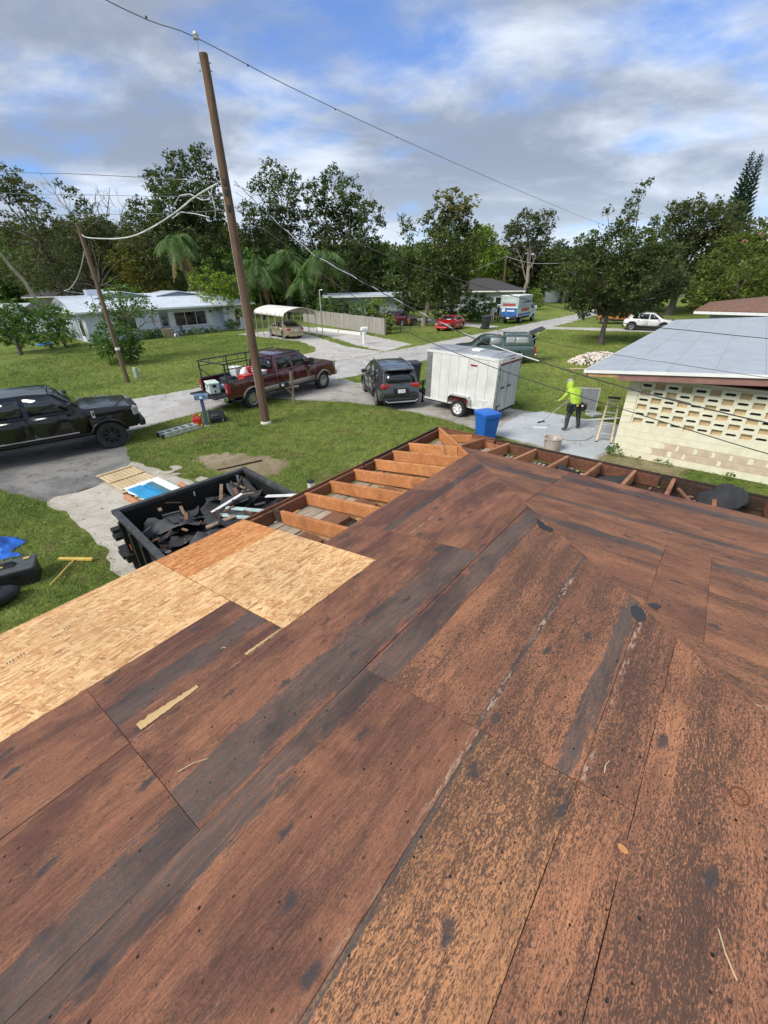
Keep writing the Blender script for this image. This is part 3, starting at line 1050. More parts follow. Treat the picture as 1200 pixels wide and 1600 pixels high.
sq = ring_unit(sq_hole)
sq_me = sq.mesh('breeze_block', CREAM2)
sl_me = ring_unit(slot_hole).mesh('breeze_block', CREAM2)
back_me = MB().box((CW/2, .09, CH/2), (CW-.02, .02, CH-.01)).mesh('block_back', TANB)
X0 = .30
for r_ in range(6):
    z = 5*BH+r_*CH
    for c in range(16):
        square = (r_+c) % 2 == 0
        o = link('breeze_block', sq_me if square else sl_me, yh)
        o.location = (X0+c*CW, rnd.uniform(-.002, .002), z)
        if square:
            b = link('block_back', back_me, o)
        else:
            b = MB().box((CW/2, .13, CH/2), (CW-.05, .04, CH-.06)).build('block_void_shade', DARK, o)  # solid dark box painting the shade inside the open slot
    MB().box((X0/2-.003, .095, z+CH/2), (X0-.012, .19, CH-.009)).build('block', CREAM, yh)
MB().box((2.7, .12, 11*BH+.04), (5.4, .16, .08)).build('bond_beam', CREAM, yh, bevel=.004)
MB().box((2.68, .035, .505), (5.34, .05, .99)).build('mortar_bed', CREAM, yh)
MB().box((2.7, .17, .55), (5.3, .06, 1.0)).build('wall_core', TANB, yh)
# side wall and rear walls so the house is closed
MB().box((.1, 9, 1.12), (.2, 17.6, 2.24)).build('wall', CREAM, yh)
MB().box((8.4, 4.0, 1.3), (.2, 8.0, 2.6)).build('wall', CREAM, yh)
MB().box((5.2, 1.2, 1.12), (.12, 2.0, 2.24)).build('wall', CREAM, yh)
MB().box((2.9, 2.4, 1.2), (5.0, .15, 2.4)).build('porch_back_wall', MAUVE, yh)
# roof: low slope rising towards the right, covered with pale grey felt in laid strips
RS = .075
RX0, RY0, RZ0 = -1.15, -.55, 2.50
UND = M('grey_underlayment', (.40, .435, .47), .55, var=.07, scale=2.2, bmp=.35, bscale=9, dirt=(.30, .33, .36), dirt_amt=.35)
rp = Matrix.Rotation(-math.atan(RS), 3, 'Y')


def roof_pt(x, y, dz=0):
    return (x, y, RZ0+(x-RX0)*RS+dz)


yr = bpy.data.objects.new('roof', MB().add([roof_pt(x, y, z) for z in (-.10, -.02) for x, y in ((RX0, RY0), (13, RY0), (13, 17.5), (RX0, 17.5))],
                                            [(3, 2, 1, 0), (4, 5, 6, 7), (0, 1, 5, 4), (1, 2, 6, 5), (2, 3, 7, 6), (3, 0, 4, 7)]).mesh('roof', WTRIM))
COL.objects.link(yr)
yr.parent = yh
LAPM = M('lap_seam_grey', (.275, .30, .325), .8)  # thin darker grey strips drawn along the underlayment laps
STRIPS = [(RX0, -.15), (-.15, .85), (.85, 1.85), (1.85, 2.85), (2.85, 3.85), (3.85, 4.85), (4.85, 5.85), (5.85, 6.85), (6.85, 8.5), (8.5, 10.8), (10.8, 13.0)]
for i, (x0, x1) in enumerate(STRIPS):
    cuts = sorted([RY0, 17.5]+[rnd.uniform(1, 16) for _ in range(i % 2)])
    for y0, y1 in zip(cuts, cuts[1:]):
        mb = MB()
        gx = .002
        nyy = max(2, int((y1-y0)/.7))
        ring = []
        for j in range(nyy+1):
            yy = y0+.004+(y1-y0-.008)*j/nyy
            for x in (x0+gx, (x0+x1)/2, x1+.035):
                ring.append(roof_pt(x, yy, -.016+(.008 if x < x0+.01 else .003)+mnoise.noise(Vector((x*2.2, yy*2.2, 5)))*.006))
        mb.add(ring, [(j*3+k, j*3+k+1, (j+1)*3+k+1, (j+1)*3+k) for j in range(nyy) for k in range(2)])
        mb.build('underlayment_strip', UND, yr)
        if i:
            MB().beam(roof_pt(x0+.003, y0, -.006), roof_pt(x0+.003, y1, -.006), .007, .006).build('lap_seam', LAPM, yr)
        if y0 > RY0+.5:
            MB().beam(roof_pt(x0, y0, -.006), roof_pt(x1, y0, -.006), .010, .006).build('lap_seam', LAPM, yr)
MB().beam(roof_pt(RX0, RY0-.012, -.055), roof_pt(13, RY0-.012, -.055), .02, .085).build('drip_edge', WTRIM, yh)
MB().beam(roof_pt(RX0-.012, RY0, -.055), roof_pt(RX0-.012, 17.5, -.055), .02, .085).build('drip_edge', WTRIM, yh)
MB().beam(roof_pt(-.25, RY0+.06, -.19), roof_pt(13, RY0+.06, -.19), .04, .19).build('fascia_board', MAUVE, yh)
MB().beam(roof_pt(RX0+.1, RY0+.05, -.15), roof_pt(-.25, RY0+.05, -.15), .04, .10).build('fascia_board', SCAB, yh)
MB().beam(roof_pt(RX0+.05, RY0, -.15), roof_pt(RX0+.05, 17.4, -.15), .04, .10).build('fascia_board', SCAB, yh)
MB().add([roof_pt(x, y, -.115) for x, y in ((RX0, RY0+.1), (13, RY0+.1), (13, 17.4), (RX0, 17.4))], [(0, 1, 2, 3)]).build('soffit', MAUVE, yh)

# ------------------------------------------------------------------ generic house pieces
WHITEW = M('white_siding', (.60, .66, .74), .75, var=.05, scale=2, dirt=(.42, .46, .50), dirt_amt=.3, bmp=.1)
METALW = M('white_metal_roof', (.62, .67, .74), .38, var=.05, scale=1.2)
GLASS = M('window_glass', (.02, .025, .03), .06, var=.1, spec=.8)
SHING = M('dark_shingle', (.055, .05, .05), .9, var=.25, scale=8, bmp=.8, bscale=20)
BROWNR = M('brown_shingle', (.20, .105, .065), .9, var=.25, scale=6, bmp=.8, bscale=20, dirt=(.12, .06, .045), dirt_amt=.5)
GREYW = M('grey_wall', (.33, .36, .40), .8, var=.08)
TANW = M('tan_wall', (.42, .30, .19), .8, var=.08)


def window(h, x0, x1, z0, z1, y, mull=0, name='window', inner=None):
    """framed window lying in the local plane y (outside at smaller y)"""
    f = MB()
    t = .06
    f.box(((x0+x1)/2, y-.02, z0+t/2), (x1-x0, .08, t)).box(((x0+x1)/2, y-.02, z1-t/2), (x1-x0, .08, t))
    f.box((x0+t/2, y-.02, (z0+z1)/2), (t, .08, z1-z0-2*t)).box((x1-t/2, y-.02, (z0+z1)/2), (t, .08, z1-z0-2*t))
    for k in range(mull):
        xm = x0+(x1-x0)*(k+1)/(mull+1)
        f.box((xm, y-.02, (z0+z1)/2), (t*.8, .07, z1-z0-2*t))
    o = f.build(name, WTRIM, h)
    MB().box(((x0+x1)/2, y-.001, (z0+z1)/2), (x1-x0-2*t, .02, z1-z0-2*t)).build('pane', GLASS, o)
    MB().box(((x0+x1)/2, y-.05, z0-.03), (x1-x0+.12, .14, .05)).build('sill', WTRIM, o)
    return o


def roof_panels(h, p00, p10, p01, p11, n, m, name='roof_panel', rib=.035, t=.04):
    """a roof slope laid in n panels from eave (p00-p10) to top (p01-p11), each with a raised standing seam"""
    p00, p10, p01, p11 = map(Vector, (p00, p10, p01, p11))
    for i in range(n):
        a, b = i/n, (i+1)/n
        e0, e1 = p00.lerp(p10, a), p00.lerp(p10, b-.002)
        t0, t1 = p01.lerp(p11, a), p01.lerp(p11, b-.002)
        nn = (e1-e0).cross(t0-e0 if (t0-e0).length > .01 else t1-e0).normalized()
        mb = MB()
        mb.add([e0, e1, t1, t0, e0+nn*t, e1+nn*t, t1+nn*t, t0+nn*t], [(3, 2, 1, 0), (4, 5, 6, 7), (0, 1, 5, 4), (1, 2, 6, 5), (2, 3, 7, 6), (3, 0, 4, 7)])
        if rib and (t0-e0).length > .2:
            mb.beam(e0+nn*(t+.012), t0+nn*(t+.012), .03, rib, up=nn)
        mb.build(name, m, h)


# ------------------------------------------------------------------ white house across the street
wh = thing('house', 'long pale blue white bungalow with white metal roof and triple picture window', 'house', (-26.4, 41.2, 0), R(45))
# local x runs along the front, -y faces the street
WL, WD, ze_ = 16.0, 9.0, 2.62
for c, d in (((3.2, .1, 1.25), (6.4, .2, 2.5)), ((14.6, .1, 1.25), (2.8, .2, 2.5)), ((9.8, 1.1, 1.25), (7.2, .2, 2.5)), ((.1, 4.6, 1.25), (.2, 8.8, 2.5)),
             ((15.9, 4.6, 1.25), (.2, 8.8, 2.5)), ((8, 8.9, 1.25), (15.6, .2, 2.5)), ((6.3, .65, 1.25), (.2, .88, 2.5)), ((13.3, .65, 1.25), (.2, .88, 2.5))):
    MB().box(c, d).build('wall', WHITEW, wh)
MB().box((9.8, .55, .06), (6.8, .9, .12)).build('porch_floor', M('porch_concrete', (.4, .38, .35), .9), wh)
window(wh, 8.2, 11.6, .72, 2.1, .98, 2)
for x in (7.9, 11.95):
    s_ = MB().box((x, .97, 1.42), (.5, .05, 1.45)).build('shutter', WTRIM, wh)
    for k in range(9):
        MB().box((x, .935, .8+k*.155), (.40, .02, .05)).build('slat', WTRIM, s_)
dr = MB().box((7.15, .97, 1.05), (.9, .06, 2.1)).build('door', GREYW, wh)
MB().box((7.2, .93, 1.35), (.5, .03, .9)).build('pane', GLASS, dr)
dr = MB().box((14.5, -.03, 1.05), (1.1, .06, 2.1)).build('door', WTRIM, wh)
MB().box((14.7, -.07, 1.2), (.5, .03, 1.6)).build('pane', GLASS, dr)
window(wh, 2.6, 4.2, .9, 2.0, -.01, 1)
# side wall windows and a flat grey panel
side = Matrix.Rotation(R(90), 3, 'Z')
for y0, y1, m_ in ((1.0, 2.2, GLASS), (3.0, 5.6, GREYW)):
    f = MB().box((-.03, (y0+y1)/2, 1.25), (.06, y1-y0+.2, 1.7 if m_ is GLASS else 2.3)).build('window' if m_ is GLASS else 'grey_side_panel', WTRIM if m_ is GLASS else GREYW, wh)
    MB().box((-.07, (y0+y1)/2, 1.25), (.03, y1-y0, 1.45 if m_ is GLASS else 2.1)).build('pane', m_, f)
ov = .75
roof = MB().add([(-ov, -ov, ze_-.14), (WL+ov, -ov, ze_-.14), (WL+ov, WD+ov, ze_-.14), (-ov, WD+ov, ze_-.14), (-ov, -ov, ze_-.04), (WL+ov, -ov, ze_-.04), (WL+ov, WD+ov, ze_-.04), (-ov, WD+ov, ze_-.04)],
                [(3, 2, 1, 0), (4, 5, 6, 7), (0, 1, 5, 4), (1, 2, 6, 5), (2, 3, 7, 6), (3, 0, 4, 7)]).build('roof', WTRIM, wh)
zr = ze_+1.15
ym = WD/2
roof_panels(roof, (-ov, -ov, ze_-.04), (WL+ov, -ov, ze_-.04), (-ov, ym, zr), (WL-3, ym, zr), 30, METALW)
roof_panels(roof, (WL+ov, WD+ov, ze_-.04), (-ov, WD+ov, ze_-.04), (WL-3, ym, zr), (-ov, ym, zr), 20, METALW)
roof_panels(roof, (WL+ov, -ov, ze_-.04), (WL+ov, WD+ov, ze_-.04), (WL-3, ym, zr), (WL-3, ym, zr), 8, METALW, rib=0)
MB().add([(-.02, -ov+.3, ze_-.04), (-.02, WD+ov-.3, ze_-.04), (-.02, ym, zr-.03), (.1, -ov+.3, ze_-.04), (.1, WD+ov-.3, ze_-.04), (.1, ym, zr-.03)],
         [(0, 1, 2), (5, 4, 3), (0, 3, 4, 1), (1, 4, 5, 2), (2, 5, 3, 0)]).build('gable', WHITEW, roof)
for gx, gw, gh in ((4.6, 2.3, .42), (10.0, 2.0, .30)):   # two small cross gables above the ridge line
    gz, gy = zr-.25, ym-1.2
    MB().add([(gx-gw, gy, gz), (gx+gw, gy, gz), (gx, gy, gz+gh), (gx-gw, gy+4, gz), (gx+gw, gy+4, gz), (gx, gy+4, gz+gh)],
             [(0, 1, 2), (5, 4, 3), (0, 3, 4, 1), (1, 4, 5, 2), (2, 5, 3, 0)]).build('cross_gable', GREYW, roof)
    for s_ in (-1, 1):
        a, b_ = (gx+s_*(gw+.35), gy-.3, gz-.03), (gx, gy-.3, gz+gh+.06)
        c_, d_ = (gx+s_*(gw+.35), gy+4.2, gz-.03), (gx, gy+4.2, gz+gh+.06)
        mb = MB()
        mb.add([a, b_, d_, c_]+[tuple(Vector(q)+Vector((0, 0, .09))) for q in (a, b_, d_, c_)], [(3, 2, 1, 0), (4, 5, 6, 7), (0, 1, 5, 4), (1, 2, 6, 5), (2, 3, 7, 6), (3, 0, 4, 7)])
        mb.build('gable_roof', METALW, roof)
MB().box((2.6, ym+.3, zr+.25), (1.5, 1.0, .5)).build('roof_box', METALW, roof)
MB().tube([(1.0, -.5, ze_), (1.0, -.5, ze_+1.3), (.9, -.5, ze_+1.45)], .035).build('service_mast', M('galvanised', (.5, .5, .5), .4, .6), wh)
# flag on the front wall
fl = thing('flag', 'small striped flag hanging from a short pole on the white house front', 'flag', (0, 0, 0))
fq = wh.matrix_basis
fbase = Vector((-26.4, 41.2, 0))+Vector((.7071, .7071, 0))*5.6+Vector((.7071, -.7071, 0))*.55
fl.location = (fbase.x, fbase.y, 1.0)
MB().tube([(-.25, .25, .55), (.05, -.05, 1.15)], .015, 6).build('pole', WTRIM, fl)
RED, NAVY = M('flag_red', (.42, .03, .04), .8), M('flag_blue', (.03, .05, .18), .8)
for k in range(7):
    mb = MB()
    x0, x1 = -.2+k*.06, -.2+(k+1)*.06-.002
    n = 8
    top = 1.02-.02*k
    vs = []
    for j in range(n+1):
        z = top-j*(1.05/n)
        for x in (x0, x1):
            vs.append((x*.75+.05*math.sin(j*.9+k*.7)*.4, -x*.6+.03*math.cos(j*.8+k), z))
    mb.add(vs, [(2*j, 2*j+1, 2*j+3, 2*j+2) for j in range(n)])
    o = mb.build('stripe', RED if k % 2 == 0 else WTRIM, fl)
    o.modifiers.new('thick', 'SOLIDIFY').thickness = .004
MB().box((-.02, .02, .84), (.24, .02, .36), rz=R(-40)).build('canton', NAVY, fl)

# ------------------------------------------------------------------ carport
ca = math.atan2(.806, -.592)
cp = thing('carport', 'open metal carport with rounded cream roof on thin posts beside the white house', 'carport', (-8.53, 40.16, 0), ca)
GALV = M('galvanised', (.5, .5, .5), .4, .6)
CPR = M('cream_metal_roof', (.80, .77, .70), .45, var=.05, scale=1)
LC, WC = 6.4, 3.3
for i in range(5):
    for y in (0, -WC):
        MB().box((.1+i*1.55, y, 1.05), (.065, .065, 2.1)).build('post', GALV, cp)
prof = [(0, 2.0), (.02, 2.16), (.14, 2.34), (.5, 2.50), (1.1, 2.63), (1.65, 2.68), (2.2, 2.63), (2.8, 2.50), (3.16, 2.34), (3.28, 2.16), (3.3, 2.0)]
for i in range(7):
    x0 = -.15+i*.96
    mb = MB()
    vs = [(x, -y, z) for x in (x0, x0+.955) for y, z in prof]
    n = len(prof)
    mb.add(vs, [(j, j+1, n+j+1, n+j) for j in range(n-1)])
    o = mb.build('roof_sheet', CPR, cp, smooth=40)
    s_ = o.modifiers.new('thick', 'SOLIDIFY')
    s_.thickness = .02
for i in range(5):
    MB().tube([(.1+i*1.55, -y, z-.04) for y, z in prof], .03, 6).build('roof_bow', M('rusty_bow', (.22, .12, .09), .7), cp)

# lone white pole beside the carport
pl = MB().tube([(-5.5, 42.9, 0), (-5.5, 42.9, 4.0)], .045, 8).tube([(-5.5, 42.9, 3.95), (-5.2, 42.8, 4.0)], .03, 6)
tag(pl.build('metal_pole', GALV), 'thin grey metal pole standing between the carport and the board fence', 'pole')
tag(MB().tube([(-15.5, 52.4, 0), (-15.5, 52.4, 5.4)], .05, 8).build('metal_pole', WTRIM), 'thin white pipe rising behind the roof end of the white bungalow', 'pole')

# ------------------------------------------------------------------ board fence, white boards, chain link
fw_ = thing('board_fence', 'weathered grey wooden board fence beside the far driveways', 'fence', (.36, 43.57, 0), math.atan2(.84, -.54))
FW = wood_mat('fence_board', (.42, .395, .355), (.30, .275, .24), axis='z', gx=2, gy=30, dark=(.14, .12, .10), dark_amt=.5)
bm_ = MB().box((.07, 0, .75), (.135, .022, 1.5)).mesh('board', FW)
for k in range(132):
    o = link('board', bm_, fw_)
    o.location = (k*.145, rnd.uniform(-.012, .012), rnd.uniform(-.03, .02))
    o.rotation_euler = (rnd.uniform(-.02, .02), rnd.uniform(-.012, .012), 0)
for z in (.35, 1.2):
    MB().box((9.6, -.05, z), (19.2, .04, .09)).build('rail', FW, fw_)
for k in range(9):
    MB().box((k*2.4+.05, -.1, .72), (.1, .1, 1.44)).build('post', FW, fw_)
for i, (a, b) in enumerate((((-7.0, 49.5), (-4.3, 46.6)), ((-4.2, 46.5), (-1.9, 43.9)))):
    o = MB().beam((*a, .13), (*b, .13), .3, .26).build('concrete_beam', M('white_masonry', (.72, .71, .68), .8, var=.08), bevel=.01)
    tag(o, ('farther' if i == 0 else 'nearer')+' white masonry beam lying end to end along the board fence', 'beam')
cl_ = thing('chain_link_fence', 'low dark chain link fence with gate posts behind the red car', 'fence', (1.0, 44.6, 0), 0)
BLK = M('black_metal', (.03, .03, .032), .5, .3)
cpts = [(0, 0), (1.0, 1.25), (2.1, 3.0), (3.2, 5.0), (4.2, 6.7), (5.6, 8.0), (8.2, 12), (11.0, 16.2)]
for i, (x, y) in enumerate(cpts):
    big = i in (4, 5)
    MB().cyl((x, y, 0), (x, y, 1.35 if big else 1.15), .05 if big else .03, n=8).build('post', BLK, cl_)
for (a, b) in zip(cpts, cpts[1:]):
    MB().tube([(*a, 1.1), (*b, 1.1)], .018, 6).build('rail', BLK, cl_)
    mb = MB()
    a_, b_ = Vector((*a, 0)), Vector((*b, 0))
    L = (b_-a_).length
    n = int(L/.16)
    for k in range(-6, n):
        for s_ in (0, 1):
            t0, t1 = k/n, (k+6)/n
            z0, z1 = (.06, 1.08) if s_ == 0 else (1.08, .06)
            if t0 < 0:
                z0 += (z1-z0)*(-t0)/(t1-t0)
                t0 = 0
            if t1 > 1:
                z1 += (z0-z1)*(t1-1)/(t1-t0)
                t1 = 1
            mb.beam(a_.lerp(b_, t0)+Vector((0, 0, z0)), a_.lerp(b_, t1)+Vector((0, 0, z1)), .006, .006)
    o = mb.build('wire_mesh', BLK, cl_)
    o['kind'] = 'stuff'
tag(MB().box((2.95, 47.5, .85), (.28, .03, .4), rz=R(45)).build('notice_board', M('orange_sign', (.55, .27, .06), .7)), 'small blank orange yellow notice hung on the chain link fence', 'sign')

# ------------------------------------------------------------------ houses farther off


def far_house(name, label, loc, rz, L, D, h, rise, wallm, roofm, ovh=.6, wins=(), trim=WTRIM, ridge='x', panels=10):
    t = thing(name, label, 'house', loc, rz)
    for c, d in (((L/2, .1, h/2), (L, .2, h)), ((L/2, D-.1, h/2), (L, .2, h)), ((.1, D/2, h/2), (.2, D-.42, h)), ((L-.1, D/2, h/2), (.2, D-.42, h))):
        MB().box(c, d).build('wall', wallm, t)
    r_ = MB().box((L/2, D/2, h+.06), (L+2*ovh, D+2*ovh, .16)).build('roof', trim, t)
    z0, z1 = h+.145, h+.145+rise
    y0, y1, ym_ = -ovh, D+ovh, D/2
    i_ = min(D/2+ovh, L/2-.5) if rise > .25 else 0
    roof_panels(r_, (-ovh, y0, z0), (L+ovh, y0, z0), (-ovh+i_, ym_, z1), (L+ovh-i_, ym_, z1), panels, roofm, rib=0)
    roof_panels(r_, (L+ovh, y1, z0), (-ovh, y1, z0), (L+ovh-i_, ym_, z1), (-ovh+i_, ym_, z1), panels, roofm, rib=0)
    if i_:
        roof_panels(r_, (L+ovh, y0, z0), (L+ovh, y1, z0), (L+ovh-i_, ym_, z1), (L+ovh-i_, ym_, z1), 4, roofm, rib=0)
        roof_panels(r_, (-ovh, y1, z0), (-ovh, y0, z0), (-ovh+i_, ym_, z1), (-ovh+i_, ym_, z1), 4, roofm, rib=0)
    for x0, x1, a, b in wins:
        window(t, x0, x1, a, b, -.01, 1)
    return t


far_house('house', 'white flat roofed house half hidden behind the palms and board fence', (-6.5, 59.5, 0), R(4), 9.5, 7, 2.75, .2, GREYW, METALW, .8, ((1, 2.6, .9, 2), (4.5, 6.5, .9, 2)))
far_house('house', 'low house with dark shingle hip roof behind the clipped round bush', (9.8, 73.5, 0), R(-14), 11.5, 9, 2.7, 1.6, GREYW, SHING, .7, ((1, 2.8, .9, 2), (8, 10, .9, 2)))
far_house('house', 'tan house with dark hip roof far behind the leaning trees', (-49.5, 66.5, 0), R(20), 10, 8, 3.1, 1.6, TANW, SHING, .6, ((3, 4.6, 1, 2.2), (7, 8.6, 1, 2.2)))
bt = far_house('house', 'distant house with a bright blue tarp over its roof', (-73, 72, 0), R(20), 12, 9, 3.0, 2.0, GREYW, M('blue_tarp_far', (.03, .17, .55), .5), .6, ((2, 4, 1, 2),))
far_house('outbuilding', 'low white flat roofed outbuilding behind the bushes beside the bungalow', (-47, 50, 0), R(10), 11, 6, 2.6, .15, WHITEW, METALW, .4, ((6, 7.5, .9, 1.9),))
far_house('house', 'house with brown shingle roof and deep white fascia beyond the grey roofed house', (21.9, 30.5, 0), R(-38.85), 12, 9, 2.5, .9, GREYW, BROWNR, .9, ())
far_house('shed', 'small white garden shed behind the utility pole and painted box truck', (19.5, 74, 0), R(-20), 2.2, 2.6, 2.1, .3, WTRIM, METALW, .15, ())
far_house('house', 'pale house seen between trunks beyond the road bend', (27, 96, 0), R(-25), 10, 7, 2.6, 1.2, WHITEW, METALW, .6, ((2, 4, 1, 2),))
# dark canopy beside the bungalow
cn = thing('patio_canopy', 'dark pitched patio canopy on posts between the leaning palm and the bungalow', 'canopy', (-36.2, 50.5, 0), R(30))
for x in (-1.7, 1.7):
    for y in (-1.7, 1.7):
        MB().cyl((x, y, 0), (x, y, 2.4), .05, n=8).build('post', BLK, cn)
MB().loft([[(x*s_, y*s_, z) for x, y in ((-2, -2), (2, -2), (2, 2), (-2, 2))] for s_, z in ((1, 2.35), (1, 2.5), (.35, 3.2), (.1, 3.35))]).build('canopy_top', SHING, cn)
# ------------------------------------------------------------------ vehicles
def paint(name, col, metal=.35, rough=.28):
    return M(name, col, rough, metal, var=.04, scale=2, coat=1.0)


RUB = M('tyre_rubber', (.022, .022, .023), .85, var=.2, scale=12, dirt=(.11, .10, .085), dirt_amt=.45)
CHROME = M('chrome', (.62, .63, .64), .18, 1.0, var=.05)
ALLOY = M('alloy', (.50, .51, .53), .3, .9, var=.06)
BLKP = M('black_plastic', (.018, .018, .019), .5, var=.2)
AUTOG = M('auto_glass', (.012, .015, .018), .05, var=.1, spec=.9)
TAILR = M('tail_lamp_red', (.36, .012, .015), .15, var=.1, coat=.6)
AMBER = M('amber_lamp', (.55, .20, .03), .2)
LAMPW = M('lamp_clear', (.30, .31, .32), .12, var=.05, coat=.5)
PLATE = M('plate_white', (.72, .73, .72), .5)
INSIDE = M('bed_liner', (.020, .020, .021), .8, var=.2, bmp=.4)


class Body:
    """a vehicle skin: a side outline swept across, its half width varying with height and length"""
    def __init__(s, root, W_, belt, top, zbot, x0, x1, tumble=.80, nose=.90):
        s.r, s.W, s.belt, s.top, s.zb, s.x0, s.x1, s.tb, s.nose = root, W_, belt, top, zbot, x0, x1, tumble, nose
    def hw(s, x, z):
        xm, L = (s.x0+s.x1)/2, (s.x1-s.x0)/2
        e = max(0, (abs(x-xm)-L*.62)/(L*.38))
        g = 1-(1-s.nose)*e*e
        if z > s.belt:
            t = min(1.1, (z-s.belt)/(s.top-s.belt))
            f = .925-(.925-s.tb)*t
        else:
            t = (s.belt-z)/(s.belt-s.zb)
            f = 1-.025*(1-min(1, t*2.4))**2-.07*max(0, t-.45)**2
            f -= .05*max(0, 1-(s.belt-z)/.14)**2
        return s.W*g*f
    def shell(s, name, outline, m, parent=None, ylo=-1, yhi=1, off=0., crown=.0, bevel=.02, thick=None, smooth=30, zs=None):
        bm = bmesh.new()
        a = [bm.verts.new((x, ylo, z)) for x, z in outline]
        b = [bm.verts.new((x, yhi, z)) for x, z in outline]
        n = len(a)
        if thick is None:
            bm.faces.new(a)
            bm.faces.new(list(reversed(b)))
            for i in range(n):
                bm.faces.new((a[i], b[i], b[(i+1) % n], a[(i+1) % n]))
        else:
            bm.faces.new(a)
            if ylo != yhi:
                bm.faces.new(list(reversed(b)))
            else:
                for v in b:
                    bm.verts.remove(v)
        cuts = [((0, 0, z), (0, 0, 1)) for z in (zs or [s.zb+.12, s.zb+.28, s.belt-.28, s.belt-.12, s.belt, s.belt+(s.top-s.belt)*.5])]
        L = s.x1-s.x0
        cuts += [((s.x0+L*k, 0, 0), (1, 0, 0)) for k in (.04, .10, .19, .35, .5, .65, .81, .90, .96)]
        if yhi-ylo > 1:
            cuts += [((0, y, 0), (0, 1, 0)) for y in (-.9, -.6, 0, .6, .9)]
        for co, no in cuts:
            bmesh.ops.bisect_plane(bm, geom=bm.verts[:]+bm.edges[:]+bm.faces[:], plane_co=co, plane_no=no, dist=1e-4)
        for v in bm.verts:
            x, y, z = v.co
            h = s.hw(x, z)
            k = (h+off) if y > 0 else (h+off)
            v.co.y = y*k if abs(abs(y)-1) < 1e-3 else y*h
            if crown and abs(y) < .95:
                v.co.z += crown*(1-y*y)*(1 if z > s.belt-.35 else 0)
        bmesh.ops.recalc_face_normals(bm, faces=bm.faces[:])
        me = bpy.data.meshes.new(name)
        bm.to_mesh(me)
        bm.free()
        me.materials.append(m)
        me.shade_smooth()
        me.set_sharp_from_angle(angle=R(smooth))
        o = link(name, me, parent or s.r, bevel, 2)
        if thick is not None:
            sm = o.modifiers.new('thick', 'SOLIDIFY')
            sm.thickness = thick
            sm.offset = 0
        return o
    def panel(s, name, poly, m, sides=(-1, 1), off=.008, thick=.012, parent=None):
        """a skin panel (glass, door) lying on the flank"""
        out = []
        for sd in sides:
            out.append(s.shell(name, poly, m, parent, sd, sd, off, bevel=0, thick=thick))
        return out
    def cross(s, name, p0, p1, m, f0=.92, f1=.92, off=.012, parent=None, thick=.012, inset=0):
        """a panel right across the body between two (x, z) points, for windscreens and lids"""
        a, b = Vector((p0[0], 0, p0[1])), Vector((p1[0], 0, p1[1]))
        d = (b-a).normalized()
        nn = Vector((-d.z, 0, d.x))
        if nn.z < 0:
            nn = -nn
        mb = MB()
        vs = []
        for t in (0, .5, 1):
            q = a.lerp(b, t)
            h = s.hw(q.x, q.z)*(f0+(f1-f0)*t)
            for y in (-1, -.6, 0, .6, 1):
                vs.append(q+Vector((0, y*h, 0))+nn*(off+.03*(1-y*y)*(1 if abs(d.z) > .2 else .4)))
        mb.add(vs, [(i*5+j, i*5+j+1, i*5+j+6, i*5+j+5) for i in range(2) for j in range(4)])
        o = mb.build(name, m, parent or s.r, smooth=40)
        sm = o.modifiers.new('thick', 'SOLIDIFY')
        sm.thickness = thick
        sm.offset = 1
        return o


def arc_under(cx, r_, z0, n=9):
    """wheel arch from rear to front, above height z0"""
    a0 = math.asin(max(-1, min(1, (z0-.0)/r_)))
    return [(cx-r_*math.cos(a0+(math.pi-2*a0)*i/n), r_*math.sin(a0+(math.pi-2*a0)*i/n)) for i in range(n+1)]


def body_outline(top, wx, ra, rc, z0):
    """top profile listed rear to front; closes underneath with arches at the wheel stations"""
    pts = list(top)
    for x in sorted(wx, reverse=True):
        arc = [(px_, pz+rc) for px_, pz in arc_under(x, ra, z0-rc)]
        pts += list(reversed(arc))
    return pts


WM = {}


